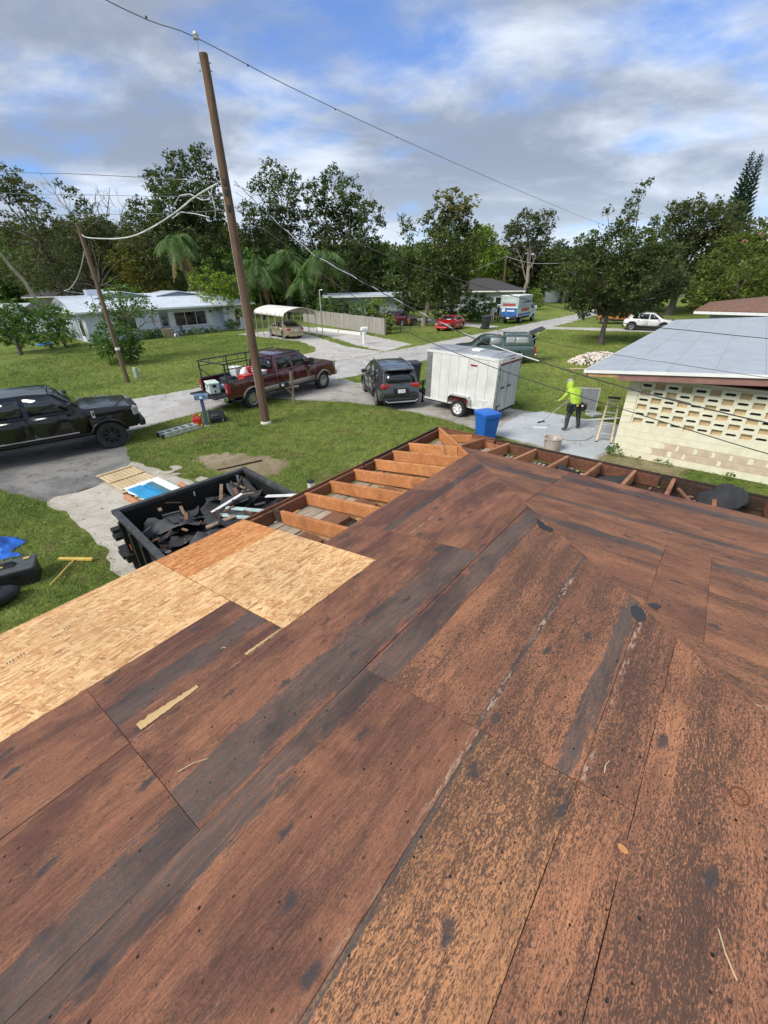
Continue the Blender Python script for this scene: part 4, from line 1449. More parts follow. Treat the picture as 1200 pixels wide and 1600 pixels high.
def wheels(root, xs, y, r_, w_, spokes=6, rimm=ALLOY, rimf=.66, key=None, double=False):
    k = (r_, w_, spokes, rimm.name, rimf, double)
    if k not in WM:
        ty = MB()
        n = 28
        prof = [(rimf*r_, -w_/2+.02), (r_*.90, -w_/2), (r_*.965, -w_/2+.012), (r_, -w_/2+.045), (r_, w_/2-.045), (r_*.965, w_/2-.012), (r_*.90, w_/2), (rimf*r_, w_/2-.02)]
        rings = [[Vector((a*math.cos(t*2*math.pi/n), b, a*math.sin(t*2*math.pi/n))) for t in range(n)] for a, b in prof]
        ty.loft(rings, cap=False)
        for t in range(n):      # tread lugs
            an = 2*math.pi*(t+.5)/n
            mm = Matrix.Rotation(-an, 3, 'Y')
            for yy in (-.27, .27):
                ty.box(mm @ Vector((r_+.002, yy*w_, 0)), (.014, w_*.36, r_*.11), m=mm)
        rm = MB()
        R_ = rimf*r_
        rings = [[Vector((a*math.cos(t*2*math.pi/n), b, a*math.sin(t*2*math.pi/n))) for t in range(n)] for a, b in ((R_*1.0, w_/2-.016), (R_*.985, w_/2-.004), (R_*.90, w_/2-.010), (R_*.88, w_*.12), (R_*.3, w_*.10))]
        rm.loft(rings, cap=False)
        for i in range(spokes):
            an = 2*math.pi*i/spokes
            mm = Matrix.Rotation(-an, 3, 'Y')
            for da in ((-.06, .06) if double else (0,)):
                m2 = Matrix.Rotation(-(an+da), 3, 'Y')
                rm.beam(m2 @ Vector((R_*.12, w_*.38, 0)), m2 @ Vector((R_*.93, w_*.36, R_*da*.6)), R_*(.13 if double else .9/spokes+.09), .03, up=(0, 1, 0))
        rm.tube([(0, w_*.1, 0), (0, w_*.42, 0)], [R_*.24, R_*.17], 14)
        well = MB()
        well.tube([(0, -w_*.2, 0), (0, w_*.09, 0)], R_*.99, n)
        WM[k] = (ty.mesh('wheel', RUB, 35), rm.mesh('rim', rimm, 35), well.mesh('brake_disc', BLKP, 35))
    a, b, c = WM[k]
    for x in xs:
        for sd in (-1, 1):
            o = link('wheel', a, root)
            o.location = (x, sd*(y-w_/2), r_)
            if sd < 0:
                o.rotation_euler = (0, 0, math.pi)
            o2 = link('rim', b, o)
            o3 = link('brake_disc', c, o)
            o.rotation_euler.rotate_axis('Y', rnd.uniform(0, 1))


def lamp(root, name, c, d, m, rz=0, bev=.02):
    return MB().box(c, d, rz).build(name, m, root, bevel=bev)


def mirror(root, x, y, z, m, s=1., big=False):
    for sd in (-1, 1):
        o = MB().box((x, sd*(y+.11*s), z), (.10*s, .22*s, (.30 if big else .16)*s)).build('wing_mirror', m, root, bevel=.03)
        MB().beam((x+.02, sd*(y-.06), z-.03), (x+.02, sd*(y+.04), z-.02), .05, .05).build('mirror_arm', BLKP, o)


def handle(par, x, z, B, sd, m=CHROME):
    MB().box((x, sd*(B.hw(x, z)+.03), z), (.16, .03, .032)).build('handle', m, par, bevel=.008)


def pickup(name, label, loc, rz, col, trimc, wb, W_, lift, r_, tyre_w, bedlen, rimm, spokes, double, cabdoors, two_tone=None, open_gate=False, grade=1.):
    t = thing(name, label, 'pickup truck', (*loc, 0), rz)
    fx, rx = wb/2, -wb/2
    z = lift
    front, cabr = fx+.96, None
    cab0 = rx+ (bedlen*.5 - .12) if False else None
    rear = rx-1.18
    cab_r = rear+bedlen+.10             # back of the cab
    B = Body(t, W_, 1.30+z, 1.93+z, .50+z, rear, front, .80, .93)
    ws_b, ws_t = fx-.62, fx-1.28        # windscreen foot and head
    top = [(cab_r, .52+z), (cab_r, 1.0+z), (cab_r+.02, 1.30+z), (cab_r+.10, 1.78+z), (cab_r+.22, 1.88+z), (cab_r+.7, 1.925+z), (ws_t-.5, 1.93+z), (ws_t, 1.89+z), (ws_b, 1.36+z), (ws_b+.12, 1.31+z),
           (fx+.3, 1.27+z), (front-.16, 1.20+z), (front-.03, 1.10+z), (front, .92+z), (front-.02, .66+z), (front-.12, .52+z)]
    ra = r_+.11
    out = body_outline(top, [fx], ra, r_, .52+z)
    cab = B.shell('cab', out, col, crown=.035, bevel=.025)
    # bed
    bt = 1.22+z
    bo = body_outline([(rear, .60+z), (rear, bt-.02), (rear+.03, bt), (cab_r-.035, bt), (cab_r-.03, .52+z)], [rx], ra, r_, .55+z)
    B.shell('bed_side', bo, col, ylo=.86, yhi=1, bevel=.02)
    B.shell('bed_side', bo, col, ylo=-1, yhi=-.86, bevel=.02)
    iw = W_*.86
    MB().box(((rear+cab_r)/2, 0, .72+z), (cab_r-rear-.1, 2*iw, .05)).build('bed_floor', INSIDE, t)
    MB().box((cab_r-.07, 0, .95+z), (.05, 2*iw, .5)).build('bed_front', INSIDE, t, bevel=.01)
    for sd in (-1, 1):
        MB().box(((rear+cab_r)/2, sd*(iw+.0), .96+z), (cab_r-rear-.14, .03, .50)).build('bed_liner', INSIDE, t)
        MB().box((rx, sd*(iw-.12), .86+z), (.95, .24, .26)).build('wheel_box', INSIDE, t, bevel=.04)
        MB().box(((rear+cab_r)/2, sd*W_*.915, bt+.012), (cab_r-rear-.06, W_*.14, .02)).build('bed_rail_cap', BLKP, t, bevel=.006)
    if open_gate:
        g_ = MB().box((rear-.30, 0, .70+z), (.60, 2*iw+.1, .07)).build('tailgate', BLKP, t, bevel=.015)
        for k in range(7):
            MB().box((rear-.30, -iw+.2+k*(2*iw-.4)/6, .745+z), (.50, .05, .014)).build('rib', INSIDE, g_)
    else:
        MB().box((rear+.03, 0, .93+z), (.07, 2*iw+.06, .58)).build('tailgate', col, t, bevel=.02)
    # glass
    zs0, zs1 = 1.33+z, 1.80+z
    mid = (cab_r+ws_b)/2-.12
    a_foot = ws_b-.12
    d1 = [(mid+.06, zs0), (a_foot, zs0), (ws_t+.06, zs1), (mid+.06, zs1+.02)]
    d2 = [(cab_r+.20, zs0), (mid-.06, zs0), (mid-.06, zs1+.02), (cab_r+.24, zs1)]
    doors = []
    for (poly, x0, x1) in ((d1, mid+.012, ws_b+.16), (d2, cab_r+.12, mid-.012)):
        lo = .58+z
        dp = [(x0, lo), (x1-.02, lo), (x1, .9+z), (x1-.03, 1.285+z), (x0, 1.285+z)]
        pd = B.panel('door', dp, col, off=.006, thick=.008)
        for sd, o in zip((-1, 1), pd):
            handle(o, x0+.14, 1.18+z, B, sd, trimc)
        B.panel('window', poly, AUTOG, off=.004, thick=.012)
    B.cross('windscreen', (ws_b-.02, 1.385+z), (ws_t+.02, 1.885+z), AUTOG, .90, .90)
    B.cross('rear_window', (cab_r+.03, 1.36+z), (cab_r+.10, 1.76+z), AUTOG, .82, .80, off=.01)
    mirror(t, ws_b-.22, W_*.97, 1.42+z, BLKP, 1.15, True)
    # front end
    MB().box((front+.02, 0, .95+z), (.08, 1.15, .42)).build('grille', trimc, t, bevel=.03)
    for sd in (-1, 1):
        hl = MB().box((front-.10, sd*(W_*.80), 1.02+z), (.22, .30, .30), rz=-sd*.22).build('headlight', LAMPW, t, bevel=.05)
        MB().box((front-.20, sd*(W_*.915), 1.0+z), (.14, .06, .26)).build('marker', AMBER, hl, bevel=.02)
        tl = MB().box((rear+.05, sd*(W_*.935), .98+z), (.14, .12, .42)).build('tail_light', TAILR, t, bevel=.03)
        MB().box((rear+.0, sd*(W_*.925), .90+z), (.06, .09, .10)).build('reverse_lamp', LAMPW, tl, bevel=.01)
        for wxx in (fx, rx):     # flares
            arc = [(q[0]+wxx, q[1]+r_) for q in arc_under(0, ra+.02, .50+z-r_, 12)]
            arc2 = [(q[0]+wxx, q[1]+r_) for q in arc_under(0, ra-.05, .50+z-r_, 12)]
            B.panel('wheel_flare', arc+list(reversed(arc2)), two_tone or col, sides=(sd,), off=.03, thick=.06)
        MB().box(((fx+rx)/2+.35, sd*(W_*.93+.02), .46+z), (2.5, .20, .05)).build('running_board', BLKP, t, bevel=.015)
        if two_tone:
            B.panel('rocker', [(rx+ra+.06, .50+z), (fx-ra-.06, .50+z), (fx-ra-.04, .74+z), (rx+ra+.04, .74+z)], two_tone, sides=(sd,), off=.012, thick=.012)
    MB().box((front+.04, 0, .62+z), (.22, 2*W_*.93, .28)).build('front_bumper', two_tone or trimc, t, bevel=.07)
    MB().box((rear-.07, 0, .58+z), (.20, 2*W_*.90, .20)).build('rear_bumper', trimc, t, bevel=.04)
    MB().box((rear-.18, 0, .62+z), (.01, .30, .14)).build('licence_plate', PLATE, t)
    MB().box(((fx+rx)/2, 0, .42+z), (wb+1.2, W_*.9, .22)).build('chassis', BLKP, t)
    for x in (fx, rx):
        MB().tube([(x, -W_*.85, r_), (x, W_*.85, r_)], .06, 8).build('axle', BLKP, t)
    wheels(t, (fx, rx), W_*.985, r_, tyre_w, spokes, rimm, .62, double=double)
    return t, B, dict(rear=rear, cab_r=cab_r, z=z, fx=fx, rx=rx, bt=bt, iw=iw, front=front, ws_b=ws_b, ws_t=ws_t)


BLACKP = M('black_car_paint', (.004, .004, .005), .22, 0, var=.04, coat=.55, spec=.35)
MAROON = paint('maroon_car_paint', (.085, .008, .014), .2, .25)
PEWTER = M('pewter_trim_paint', (.33, .29, .245), .35, .4, var=.05)
t, B, k = pickup('pickup_truck', 'lifted glossy black crew cab pickup with black wheels parked on the dark driveway', (-11.25, 13.12), R(36.5), BLACKP, BLKP, 4.06, 1.02, .10, .45, .31, 2.06, BLKP, 8, False, 4)
for sd in (-1, 1):
    v = MB().box((k['ws_b']+.30, sd*(B.hw(k['ws_b']+.3, 1.22)+.012), 1.22), (.10, .03, .22)).build('fender_vent', CHROME, t, bevel=.01)
    MB().box((k['ws_b']+.31, sd*(B.hw(k['ws_b']+.3, 1.22)+.02), 1.23), (.05, .03, .12)).build('vent_slot', BLKP, v)
    MB().box((.2, sd*(B.hw(.2, .78)+.012), .74), (2.0, .02, .035)).build('side_moulding', CHROME if False else ALLOY, t, bevel=.006)
t2, B2, k2 = pickup('pickup_truck', 'maroon and pewter crew cab pickup with ladder rack and lowered tailgate at the road edge', (-5.03, 20.62), R(53), MAROON, CHROME, 4.37, 1.00, .04, .41, .28, 2.46, ALLOY, 10, True, 4, PEWTER, True)
# ladder rack bolted over the bed
rk = []
zt = 1.98
yk = .90
for sd in (-1, 1):
    for x in (k2['rear']+.10, k2['rear']+1.45, k2['cab_r']-.05):
        MB().tube([(x, sd*yk, k2['bt']), (x, sd*yk, zt)], .028, 8).build('rack_post', BLK, t2)
    MB().tube([(k2['rear']+.02, sd*yk, zt), (k2['ws_t']-.1, sd*yk, zt+.02)], .026, 8).build('rack_rail', BLK, t2)
    MB().tube([(k2['rear']+.02, sd*yk, zt-.22), (k2['cab_r']-.05, sd*yk, zt-.22)], .018, 8).build('rack_rail', BLK, t2)
    for x in np.linspace(k2['rear']+.6, k2['cab_r']-.5, 3):
        MB().tube([(x, sd*yk, zt-.22), (x, sd*yk, zt)], .014, 6).build('rack_strut', BLK, t2)
    MB().tube([(k2['rear']+.1, sd*yk, zt-.32), (k2['rear']+.5, sd*yk, k2['bt']+.02)], .018, 6).build('rack_brace', BLK, t2)
for x in (k2['rear']+.04, k2['cab_r']+.02, k2['ws_t']-.12):
    MB().tube([(x, -yk, zt+.01), (x, yk, zt+.01)], .026, 8).build('rack_crossbar', BLK, t2)


# ---- cars
def car(name, label, cat, loc, rz, col, prof, wb, W_, r_, belt, top_z, zb, glass, ws, rw, doors, rimm=ALLOY, spokes=5, tumble=.76, nose=.84, clad=None, rails=False, lamps_h=.75, tail=None, sunroof=None, head=None, grille=True, plate_z=.75):
    t = thing(name, label, cat, (*loc, 0), rz)
    x0, x1 = min(q[0] for q in prof), max(q[0] for q in prof)
    B = Body(t, W_, belt, top_z, zb, x0, x1, tumble, nose)
    fx, rx = wb/2, -wb/2
    ra = r_+.06
    B.shell('body', body_outline(prof, (fx, rx), ra, r_, zb), col, crown=.03, bevel=.03)
    for g in glass:
        B.panel('window', g, AUTOG, off=.004, thick=.012)
    B.cross('windscreen', *ws, AUTOG, .88, .88)
    B.cross('rear_window', *rw, AUTOG, .86, .80)
    for (a, b, lo, hi) in doors:
        for sd, o in zip((-1, 1), B.panel('door', [(a, lo), (b, lo), (b+.02, (lo+hi)/2), (b, hi), (a, hi)], col, off=.005, thick=.007)):
            handle(o, a+.14, hi-.09, B, sd, col if rimm is not CHROME else CHROME)
    hx = head or (x1-.16, lamps_h, .30, .36, .15)
    for sd in (-1, 1):
        MB().box((hx[0], sd*(B.hw(hx[0], hx[1])-.16), hx[1]), hx[2:], rz=-sd*.45).build('headlight', LAMPW, t, bevel=.04)
        tx = tail or (x0+.09, lamps_h+.08, .16, .34, .20)
        MB().box((tx[0], sd*(B.hw(tx[0], tx[1])-tx[3]/2+.02), tx[1]), tx[2:], rz=sd*.30).build('tail_light', TAILR, t, bevel=.04)
    MB().box((x1-.02, 0, zb+.12), (.16, 2*W_*.74, .20)).build('front_bumper', clad or col, t, bevel=.06)
    MB().box((x0+.04, 0, zb+.12), (.18, 2*W_*.82, .24)).build('rear_bumper', clad or col, t, bevel=.06)
    MB().box((x0-.02, 0, plate_z), (.02, .32, .15)).build('licence_plate', PLATE, t)
    if grille:
        MB().box((x1+.0, 0, lamps_h-.08), (.06, .8, .14)).build('grille', BLKP, t, bevel=.02)
    if clad:
        for sd in (-1, 1):
            B.panel('rocker', [(rx+ra+.03, zb-.01), (fx-ra-.03, zb-.01), (fx-ra-.01, zb+.17), (rx+ra+.01, zb+.17)], clad, sides=(sd,), off=.012, thick=.014)
            for wxx in (fx, rx):
                arc = [(q[0]+wxx, q[1]+r_) for q in arc_under(0, ra+.06, zb-r_, 10)]
                arc2 = [(q[0]+wxx, q[1]+r_) for q in arc_under(0, ra-.01, zb-r_, 10)]
                B.panel('arch_cladding', arc+list(reversed(arc2)), clad, sides=(sd,), off=.014, thick=.016)
    if rails:
        for sd in (-1, 1):
            MB().tube([(rails[0], sd*W_*.66, top_z-.01), (rails[0]+.12, sd*W_*.66, top_z+.055), (rails[1]-.15, sd*W_*.66, top_z+.06), (rails[1], sd*W_*.66, top_z-.0)], .022, 8).build('roof_rail', ALLOY, t)
    mirror(t, ws[0][0]-.28, W_*.93, belt+.06, col, .85)
    MB().box((0, 0, zb+.03), (wb+.7, W_*1.5, .14)).build('underbody', BLKP, t)
    wheels(t, (fx, rx), W_*.97, r_, .21, spokes, rimm, .68)
    return t, B


GREYP = paint('gunmetal_car_paint', (.070, .074, .076), .6, .3)
suv, BS = car('suv', 'dark grey compact SUV with roof rails parked nose to the road on the driveway', 'SUV', (.28, 19.85), R(103), GREYP,
              [(-2.30, .45), (-2.36, .62), (-2.30, .92), (-2.24, 1.02), (-2.05, 1.42), (-1.90, 1.60), (-1.4, 1.66), (-.3, 1.68), (.25, 1.65), (.55, 1.55), (1.25, 1.10), (1.4, 1.06), (2.0, .98), (2.25, .86), (2.34, .66), (2.30, .42)],
              2.70, .92, .355, 1.03, 1.67, .30,
              [[(-1.62, 1.06), (-1.18, 1.06), (-1.18, 1.50), (-1.38, 1.46)], [(-1.10, 1.06), (-.18, 1.06), (-.18, 1.55), (-1.10, 1.53)], [(-.08, 1.06), (.98, 1.06), (.45, 1.46), (.15, 1.55), (-.08, 1.56)]],
              ((1.22, 1.12), (.56, 1.55)), ((-2.20, 1.09), (-1.95, 1.54)), [(-1.02, -.14, .42, 1.0), (-.12, 1.02, .42, 1.0)], spokes=5, tumble=.74, clad=BLKP, rails=(-1.55, .25), lamps_h=.84,
              tail=(-2.17, .98, .28, .42, .17), plate_z=.80)
MB().box((-2.375, 0, .80), (.03, .62, .22)).build('plate_recess', BLKP, suv, bevel=.02)
MB().box((-2.395, 0, .80), (.012, .32, .15)).build('licence_plate', PLATE, suv)
MB().box((-2.02, 0, 1.60), (.30, 1.25, .05)).build('roof_spoiler', GREYP, suv, bevel=.02)
MB().tube([(-2.40, -.70, .44), (-2.42, -.60, .37), (-2.42, .60, .37), (-2.40, .70, .44)], .03, 6).build('bumper_trim', ALLOY, suv)
MB().box((-2.355, 0, .955), (.02, .50, .035)).build('chrome_strip', CHROME, suv, bevel=.006)
MB().tube([(-2.33, -.12, 1.13), (-2.26, .26, 1.17)], .012, 6).build('wiper', BLKP, suv)

SEDAN = [(-2.30, .40), (-2.38, .58), (-2.36, .80), (-2.28, .98), (-1.72, 1.05), (-1.02, 1.36), (-.6, 1.43), (.1, 1.44), (.42, 1.38), (1.12, 1.02), (1.25, .98), (2.0, .86), (2.28, .72), (2.34, .54), (2.28, .36)]
SGL = [[(-1.28, 1.0), (-.32, .98), (-.32, 1.35), (-.62, 1.36), (-.92, 1.28)], [(-.24, .98), (.86, .97), (.36, 1.30), (.10, 1.36), (-.24, 1.36)]]
car('sedan', 'tan sedan parked under the cream roofed carport', 'car', (-9.2, 43.75), ca, paint('tan_car_paint', (.42, .34, .22), .4, .3),
    SEDAN, 2.75, .91, .33, .98, 1.44, .26, SGL, ((1.10, 1.04), (.46, 1.37)), ((-1.70, 1.08), (-1.04, 1.37)), [(-1.12, -.28, .36, .95), (-.26, .92, .36, .95)], spokes=7, lamps_h=.70, tail=(-2.24, .86, .26, .36, .18))
COUPE = [(-2.10, .40), (-2.18, .56), (-2.15, .78), (-2.05, .95), (-1.55, 1.02), (-.95, 1.28), (-.5, 1.34), (.0, 1.34), (.32, 1.28), (.98, .98), (1.15, .93), (1.8, .78), (2.08, .64), (2.12, .48), (2.05, .34)]
car('compact_car', 'bright red small sedan parked on the grass across the road', 'car', (7.25, 47.6), R(236), paint('red_car_paint', (.46, .012, .018), .1, .3),
    COUPE, 2.50, .86, .30, .93, 1.34, .24, [[(-1.15, .95), (-.30, .94), (-.30, 1.26), (-.55, 1.27), (-.85, 1.20)], [(-.22, .94), (.75, .92), (.28, 1.22), (-.22, 1.27)]],
    ((.96, 1.0), (.36, 1.27)), ((-1.52, 1.04), (-.98, 1.28)), [(-1.0, -.26, .34, .90), (-.24, .82, .34, .90)], spokes=5, lamps_h=.66, tail=(-2.05, .80, .22, .36, .14))
car('sedan', 'dark maroon sedan half hidden by shrubs behind the chain link fence', 'car', (2.0, 53.6), R(-42), paint('wine_car_paint', (.10, .012, .02), .3, .3),
    SEDAN, 2.75, .90, .33, .98, 1.44, .26, SGL, ((1.10, 1.04), (.46, 1.37)), ((-1.70, 1.08), (-1.04, 1.37)), [(-1.12, -.28, .36, .95), (-.26, .92, .36, .95)], spokes=7, lamps_h=.70)
HATCH = [(-2.05, .45), (-2.12, .62), (-2.06, .95), (-1.92, 1.06), (-1.62, 1.40), (-1.3, 1.52), (-.5, 1.57), (.2, 1.55), (.48, 1.47), (1.15, 1.07), (1.3, 1.03), (1.9, .95), (2.14, .82), (2.2, .62), (2.14, .40)]
car('hatchback', 'white crossover hatchback with black lower cladding behind the big shade tree', 'car', (25.9, 44.1), R(-33), paint('white_car_paint', (.72, .72, .71), .0, .3),
    HATCH, 2.66, .90, .36, 1.0, 1.56, .30, [[(-1.5, 1.04), (-.92, 1.03), (-.92, 1.44), (-1.2, 1.40)], [(-.84, 1.03), (-.02, 1.02), (-.02, 1.48), (-.84, 1.46)], [(.06, 1.02), (.92, 1.02), (.42, 1.38), (.2, 1.46), (.06, 1.48)]],
    ((1.12, 1.09), (.52, 1.46)), ((-1.90, 1.10), (-1.64, 1.40)), [(-.9, 0.0, .42, .98), (.03, 1.0, .42, .98)], spokes=5, clad=BLKP, lamps_h=.80, tail=(-1.95, 1.08, .18, .22, .36))
car('work_truck', 'small orange utility vehicle mostly hidden behind the shade tree trunk', 'utility vehicle', (26.2, 50.6), R(-30), paint('orange_car_paint', (.50, .17, .03), .0, .35),
    [(-2.0, .5), (-2.05, .95), (-2.0, 1.02), (-.7, 1.05), (-.62, 1.6), (-.4, 1.72), (.35, 1.72), (.6, 1.6), (1.05, 1.12), (1.9, 1.02), (2.05, .85), (2.05, .45)],
    2.6, .88, .37, 1.06, 1.72, .36, [[(-.5, 1.1), (.80, 1.1), (.45, 1.58), (-.42, 1.6)]], ((1.02, 1.15), (.62, 1.6)), ((-.70, 1.1), (-.62, 1.55)), [(-.55, .85, .45, 1.04)], rimm=CHROME, spokes=6, clad=BLKP, lamps_h=.85)

# ---- green pickup with a camper shell, its rear hatch propped open
GREENP = paint('grey_green_car_paint', (.085, .135, .118), .4, .3)
gt = thing('pickup_truck', 'grey green pickup with camper shell and open rear hatch on the lawn behind the trailer', 'pickup truck', (7.15, 28.55, 0), R(170))
BG = Body(gt, .90, 1.08, 1.62, .38, -2.55, 2.6, .80, .90)
gp = body_outline([(-2.5, .5), (-2.52, 1.05), (-2.45, 1.08), (-.62, 1.08), (-.58, 1.50), (-.42, 1.60), (.45, 1.63), (.72, 1.56), (1.30, 1.12), (1.45, 1.08), (2.3, .98), (2.55, .86), (2.6, .6), (2.52, .42)], (1.55, -1.55), .42, .35, .40)
BG.shell('body', gp, GREENP, crown=.02, bevel=.025)
shl = body_outline([(-2.44, 1.10), (-2.20, 1.66), (-2.05, 1.72), (-.75, 1.74), (-.62, 1.68), (-.60, 1.10)], (), .4, .35, .4)
BT = Body(gt, .88, 1.10, 1.75, 1.05, -2.5, -.5, .84, .98)
BT.shell('camper_shell', shl, GREENP, crown=.03, bevel=.025, zs=[1.2, 1.4, 1.6])
BT.panel('shell_window', [(-2.12, 1.20), (-1.30, 1.20), (-1.30, 1.58), (-2.0, 1.58)], M('smoky_glass', (.30, .32, .32), .1), off=.006)
BT.panel('shell_window', [(-1.26, 1.20), (-.72, 1.20), (-.74, 1.58), (-1.26, 1.58)], MATS['smoky_glass'], off=.006)
BG.panel('window', [(-.46, 1.12), (.22, 1.12), (.22, 1.54), (-.38, 1.52)], MATS['smoky_glass'])
BG.panel('window', [(.28, 1.12), (1.06, 1.12), (.66, 1.48), (.28, 1.54)], AUTOG)
for sd, o in zip((-1, 1), BG.panel('door', [(-.50, .48), (1.02, .48), (1.04, .8), (1.02, 1.06), (-.50, 1.06)], GREENP, off=.005, thick=.007)):
    handle(o, -.35, .98, BG, sd, BLKP)
BG.cross('windscreen', (1.28, 1.15), (.76, 1.55), AUTOG, .88, .88)
MB().beam((-2.18, 0, 1.74), (-2.95, 0, 2.05), 1.36, .04).build('rear_hatch', BLKP, gt, bevel=.01)
for sd in (-1, 1):
    MB().tube([(-2.3, sd*.62, 1.35), (-2.72, sd*.62, 1.93)], .012, 6).build('gas_strut', CHROME, gt)
    MB().box((-2.50, sd*.80, .86), (.10, .13, .40)).build('tail_light', TAILR, gt, bevel=.02)
    MB().box((2.5, sd*.66, .82), (.16, .30, .16)).build('headlight', LAMPW, gt, bevel=.03)
MB().box((-2.46, 0, 1.36), (.04, 1.30, .50)).build('rear_opening_shade', DARK, gt)  # dark sheet in place of the shaded inside behind the hatch
MB().box((-2.6, 0, .52), (.2, 1.66, .18)).build('rear_bumper', CHROME, gt, bevel=.04)
MB().box((2.6, 0, .52), (.2, 1.60, .22)).build('front_bumper', CHROME, gt, bevel=.05)
MB().box((-2.51, 0, .80), (.03, 1.30, .44)).build('tailgate', GREENP, gt, bevel=.015)
MB().box((0, 0, .40), (4.2, 1.2, .2)).build('chassis', BLKP, gt)
mirror(gt, 1.0, .85, 1.16, BLKP, .9)
wheels(gt, (1.55, -1.55), .87, .35, .21, 6, ALLOY, .62)

# ---- painted box truck parked on the far side of the road
bx = thing('box_truck', 'blue and pale green lettered service box truck parked by the far utility pole', 'truck', (16.35, 54.6, 0), R(51))
TRP = paint('pale_green_truck_paint', (.42, .53, .50), .0, .4)
BLUP = M('truck_blue_wrap', (.035, .14, .40), .4, var=.25, scale=3)
MB().box((-1.05, 0, 1.78), (3.9, 2.15, 2.1)).build('cargo_box', TRP, bx, bevel=.05)
MB().box((-1.05, 0, 2.86), (3.96, 2.2, .07)).build('roof', WTRIM, bx, bevel=.02)
rd = MB().box((-3.01, 0, 1.8), (.04, 1.9, 1.95)).build('rear_door', TRP, bx, bevel=.015)
MB().box((-3.035, 0, 1.22), (.015, 2.02, .88)).build('blue_panel', BLUP, rd)
MB().box((-3.045, 0, 1.70), (.012, 2.02, .10)).build('white_stripe', WTRIM, rd)
MB().box((-3.045, 0, 1.98), (.012, 1.5, .26)).build('red_panel', M('faded_red', (.38, .07, .07), .5), rd)


def lettering(txt, size, loc, rot, m, parent, name='lettering', ext=.006):
    c = bpy.data.curves.new(name, 'FONT')
    c.body = txt
    c.size = size
    c.extrude = ext
    c.align_x = 'CENTER'
    c.align_y = 'CENTER'
    c.resolution_u = 3
    o = bpy.data.objects.new(name, c)
    COL.objects.link(o)
    o.parent = parent
    o.location = loc
    o.rotation_euler = rot
    dg = bpy.context.evaluated_depsgraph_get()
    me = bpy.data.meshes.new_from_object(o.evaluated_get(dg))
    o2 = bpy.data.objects.new(name, me)
    COL.objects.link(o2)
    o2.parent = parent
    o2.location = loc
    o2.rotation_euler = rot
    me.materials.clear()
    me.materials.append(m)
    bpy.data.objects.remove(o)
    return o2


lettering('PLUMBING', .34, (-3.04, 0, 2.36), (R(90), 0, R(-90)), WTRIM, rd)
for k, (y, w_) in enumerate(((.62, .40), (-.25, .9))):
    MB().box((-3.05, y, 1.42 if k == 0 else 1.36), (.012, w_, .36 if k == 0 else .14)).build('white_mark', WTRIM, rd, bevel=.004)
sp = MB().box((-1.05, -1.085, 2.2), (3.3, .02, .95)).build('side_panel', M('grey_side_print', (.30, .36, .38), .5, var=.3, scale=4), bx)
MB().box((-.9, -1.10, 1.42), (2.2, .015, .34)).build('red_panel', MATS['faded_red'], sp)
MB().box((-.7, -1.10, 2.2), (2.0, .015, .10)).build('dark_stripe', BLKP, sp)
MB().box((-1.05, -1.09, .95), (3.7, .02, .25)).build('blue_skirt', BLUP, bx)
BX = Body(bx, 1.0, 1.35, 2.05, .5, -3.2, 3.1, .82, .90)
BX.shell('cab', body_outline([(.9, .5), (.9, 1.9), (1.0, 2.02), (1.6, 2.03), (1.85, 1.95), (2.35, 1.38), (2.9, 1.2), (3.05, 1.0), (3.08, .6), (3.0, .5)], (2.0,), .48, .38, .5), TRP, crown=.03, bevel=.03)
BX.panel('window', [(1.1, 1.4), (2.2, 1.38), (1.82, 1.85), (1.1, 1.9)], AUTOG)
BX.cross('windscreen', (2.32, 1.42), (1.90, 1.92), AUTOG, .9, .9)
mirror(bx, 2.1, .98, 1.5, WTRIM, 1.3, True)
for sd in (-1, 1):
    MB().box((-3.05, sd*.92, .95), (.06, .14, .22)).build('tail_light', TAILR, bx, bevel=.01)
    MB().box((3.0, sd*.72, .9), (.14, .3, .2)).build('headlight', LAMPW, bx, bevel=.03)
MB().box((-3.12, 0, .62), (.22, 2.0, .2)).build('rear_bumper', BLKP, bx, bevel=.02)
MB().box((-3.24, -.1, .64), (.02, .34, .16)).build('licence_plate', PLATE, bx)
MB().box((-.3, 0, .5), (5.6, .9, .22)).build('chassis', BLKP, bx)
wheels(bx, (2.0, -1.6), 1.0, .38, .25, 6, LAMPW, .55)

# ---- white enclosed cargo trailer
TRW = M('trailer_white', (.70, .70, .665), .45, var=.06, scale=2.2, dirt=(.44, .42, .36), dirt_amt=.5)
TRG = M('trailer_roof_skin', (.46, .47, .48), .42, .35, var=.12, scale=1.6, dirt=(.25, .25, .25), dirt_amt=.6)
ALU = M('bare_aluminium', (.50, .51, .53), .32, .8, var=.12, scale=8)
tr = thing('cargo_trailer', 'white enclosed single axle cargo trailer with streaky sides on the driveway', 'trailer', (3.55, 17.25, 0), R(138))
tilt = Matrix.Translation((0, 0, .33)) @ Matrix.Rotation(R(-1.6), 4, 'Y') @ Matrix.Translation((0, 0, -.33))
TL, TWd, TZ0, TZ1 = 1.62, .80, .43, 2.36


def tpart(mb, name, m, parent=None, **kw):
    mb.v = [tuple(tilt @ Vector(q)) for q in mb.v]
    return mb.build(name, m, parent or tr, **kw)


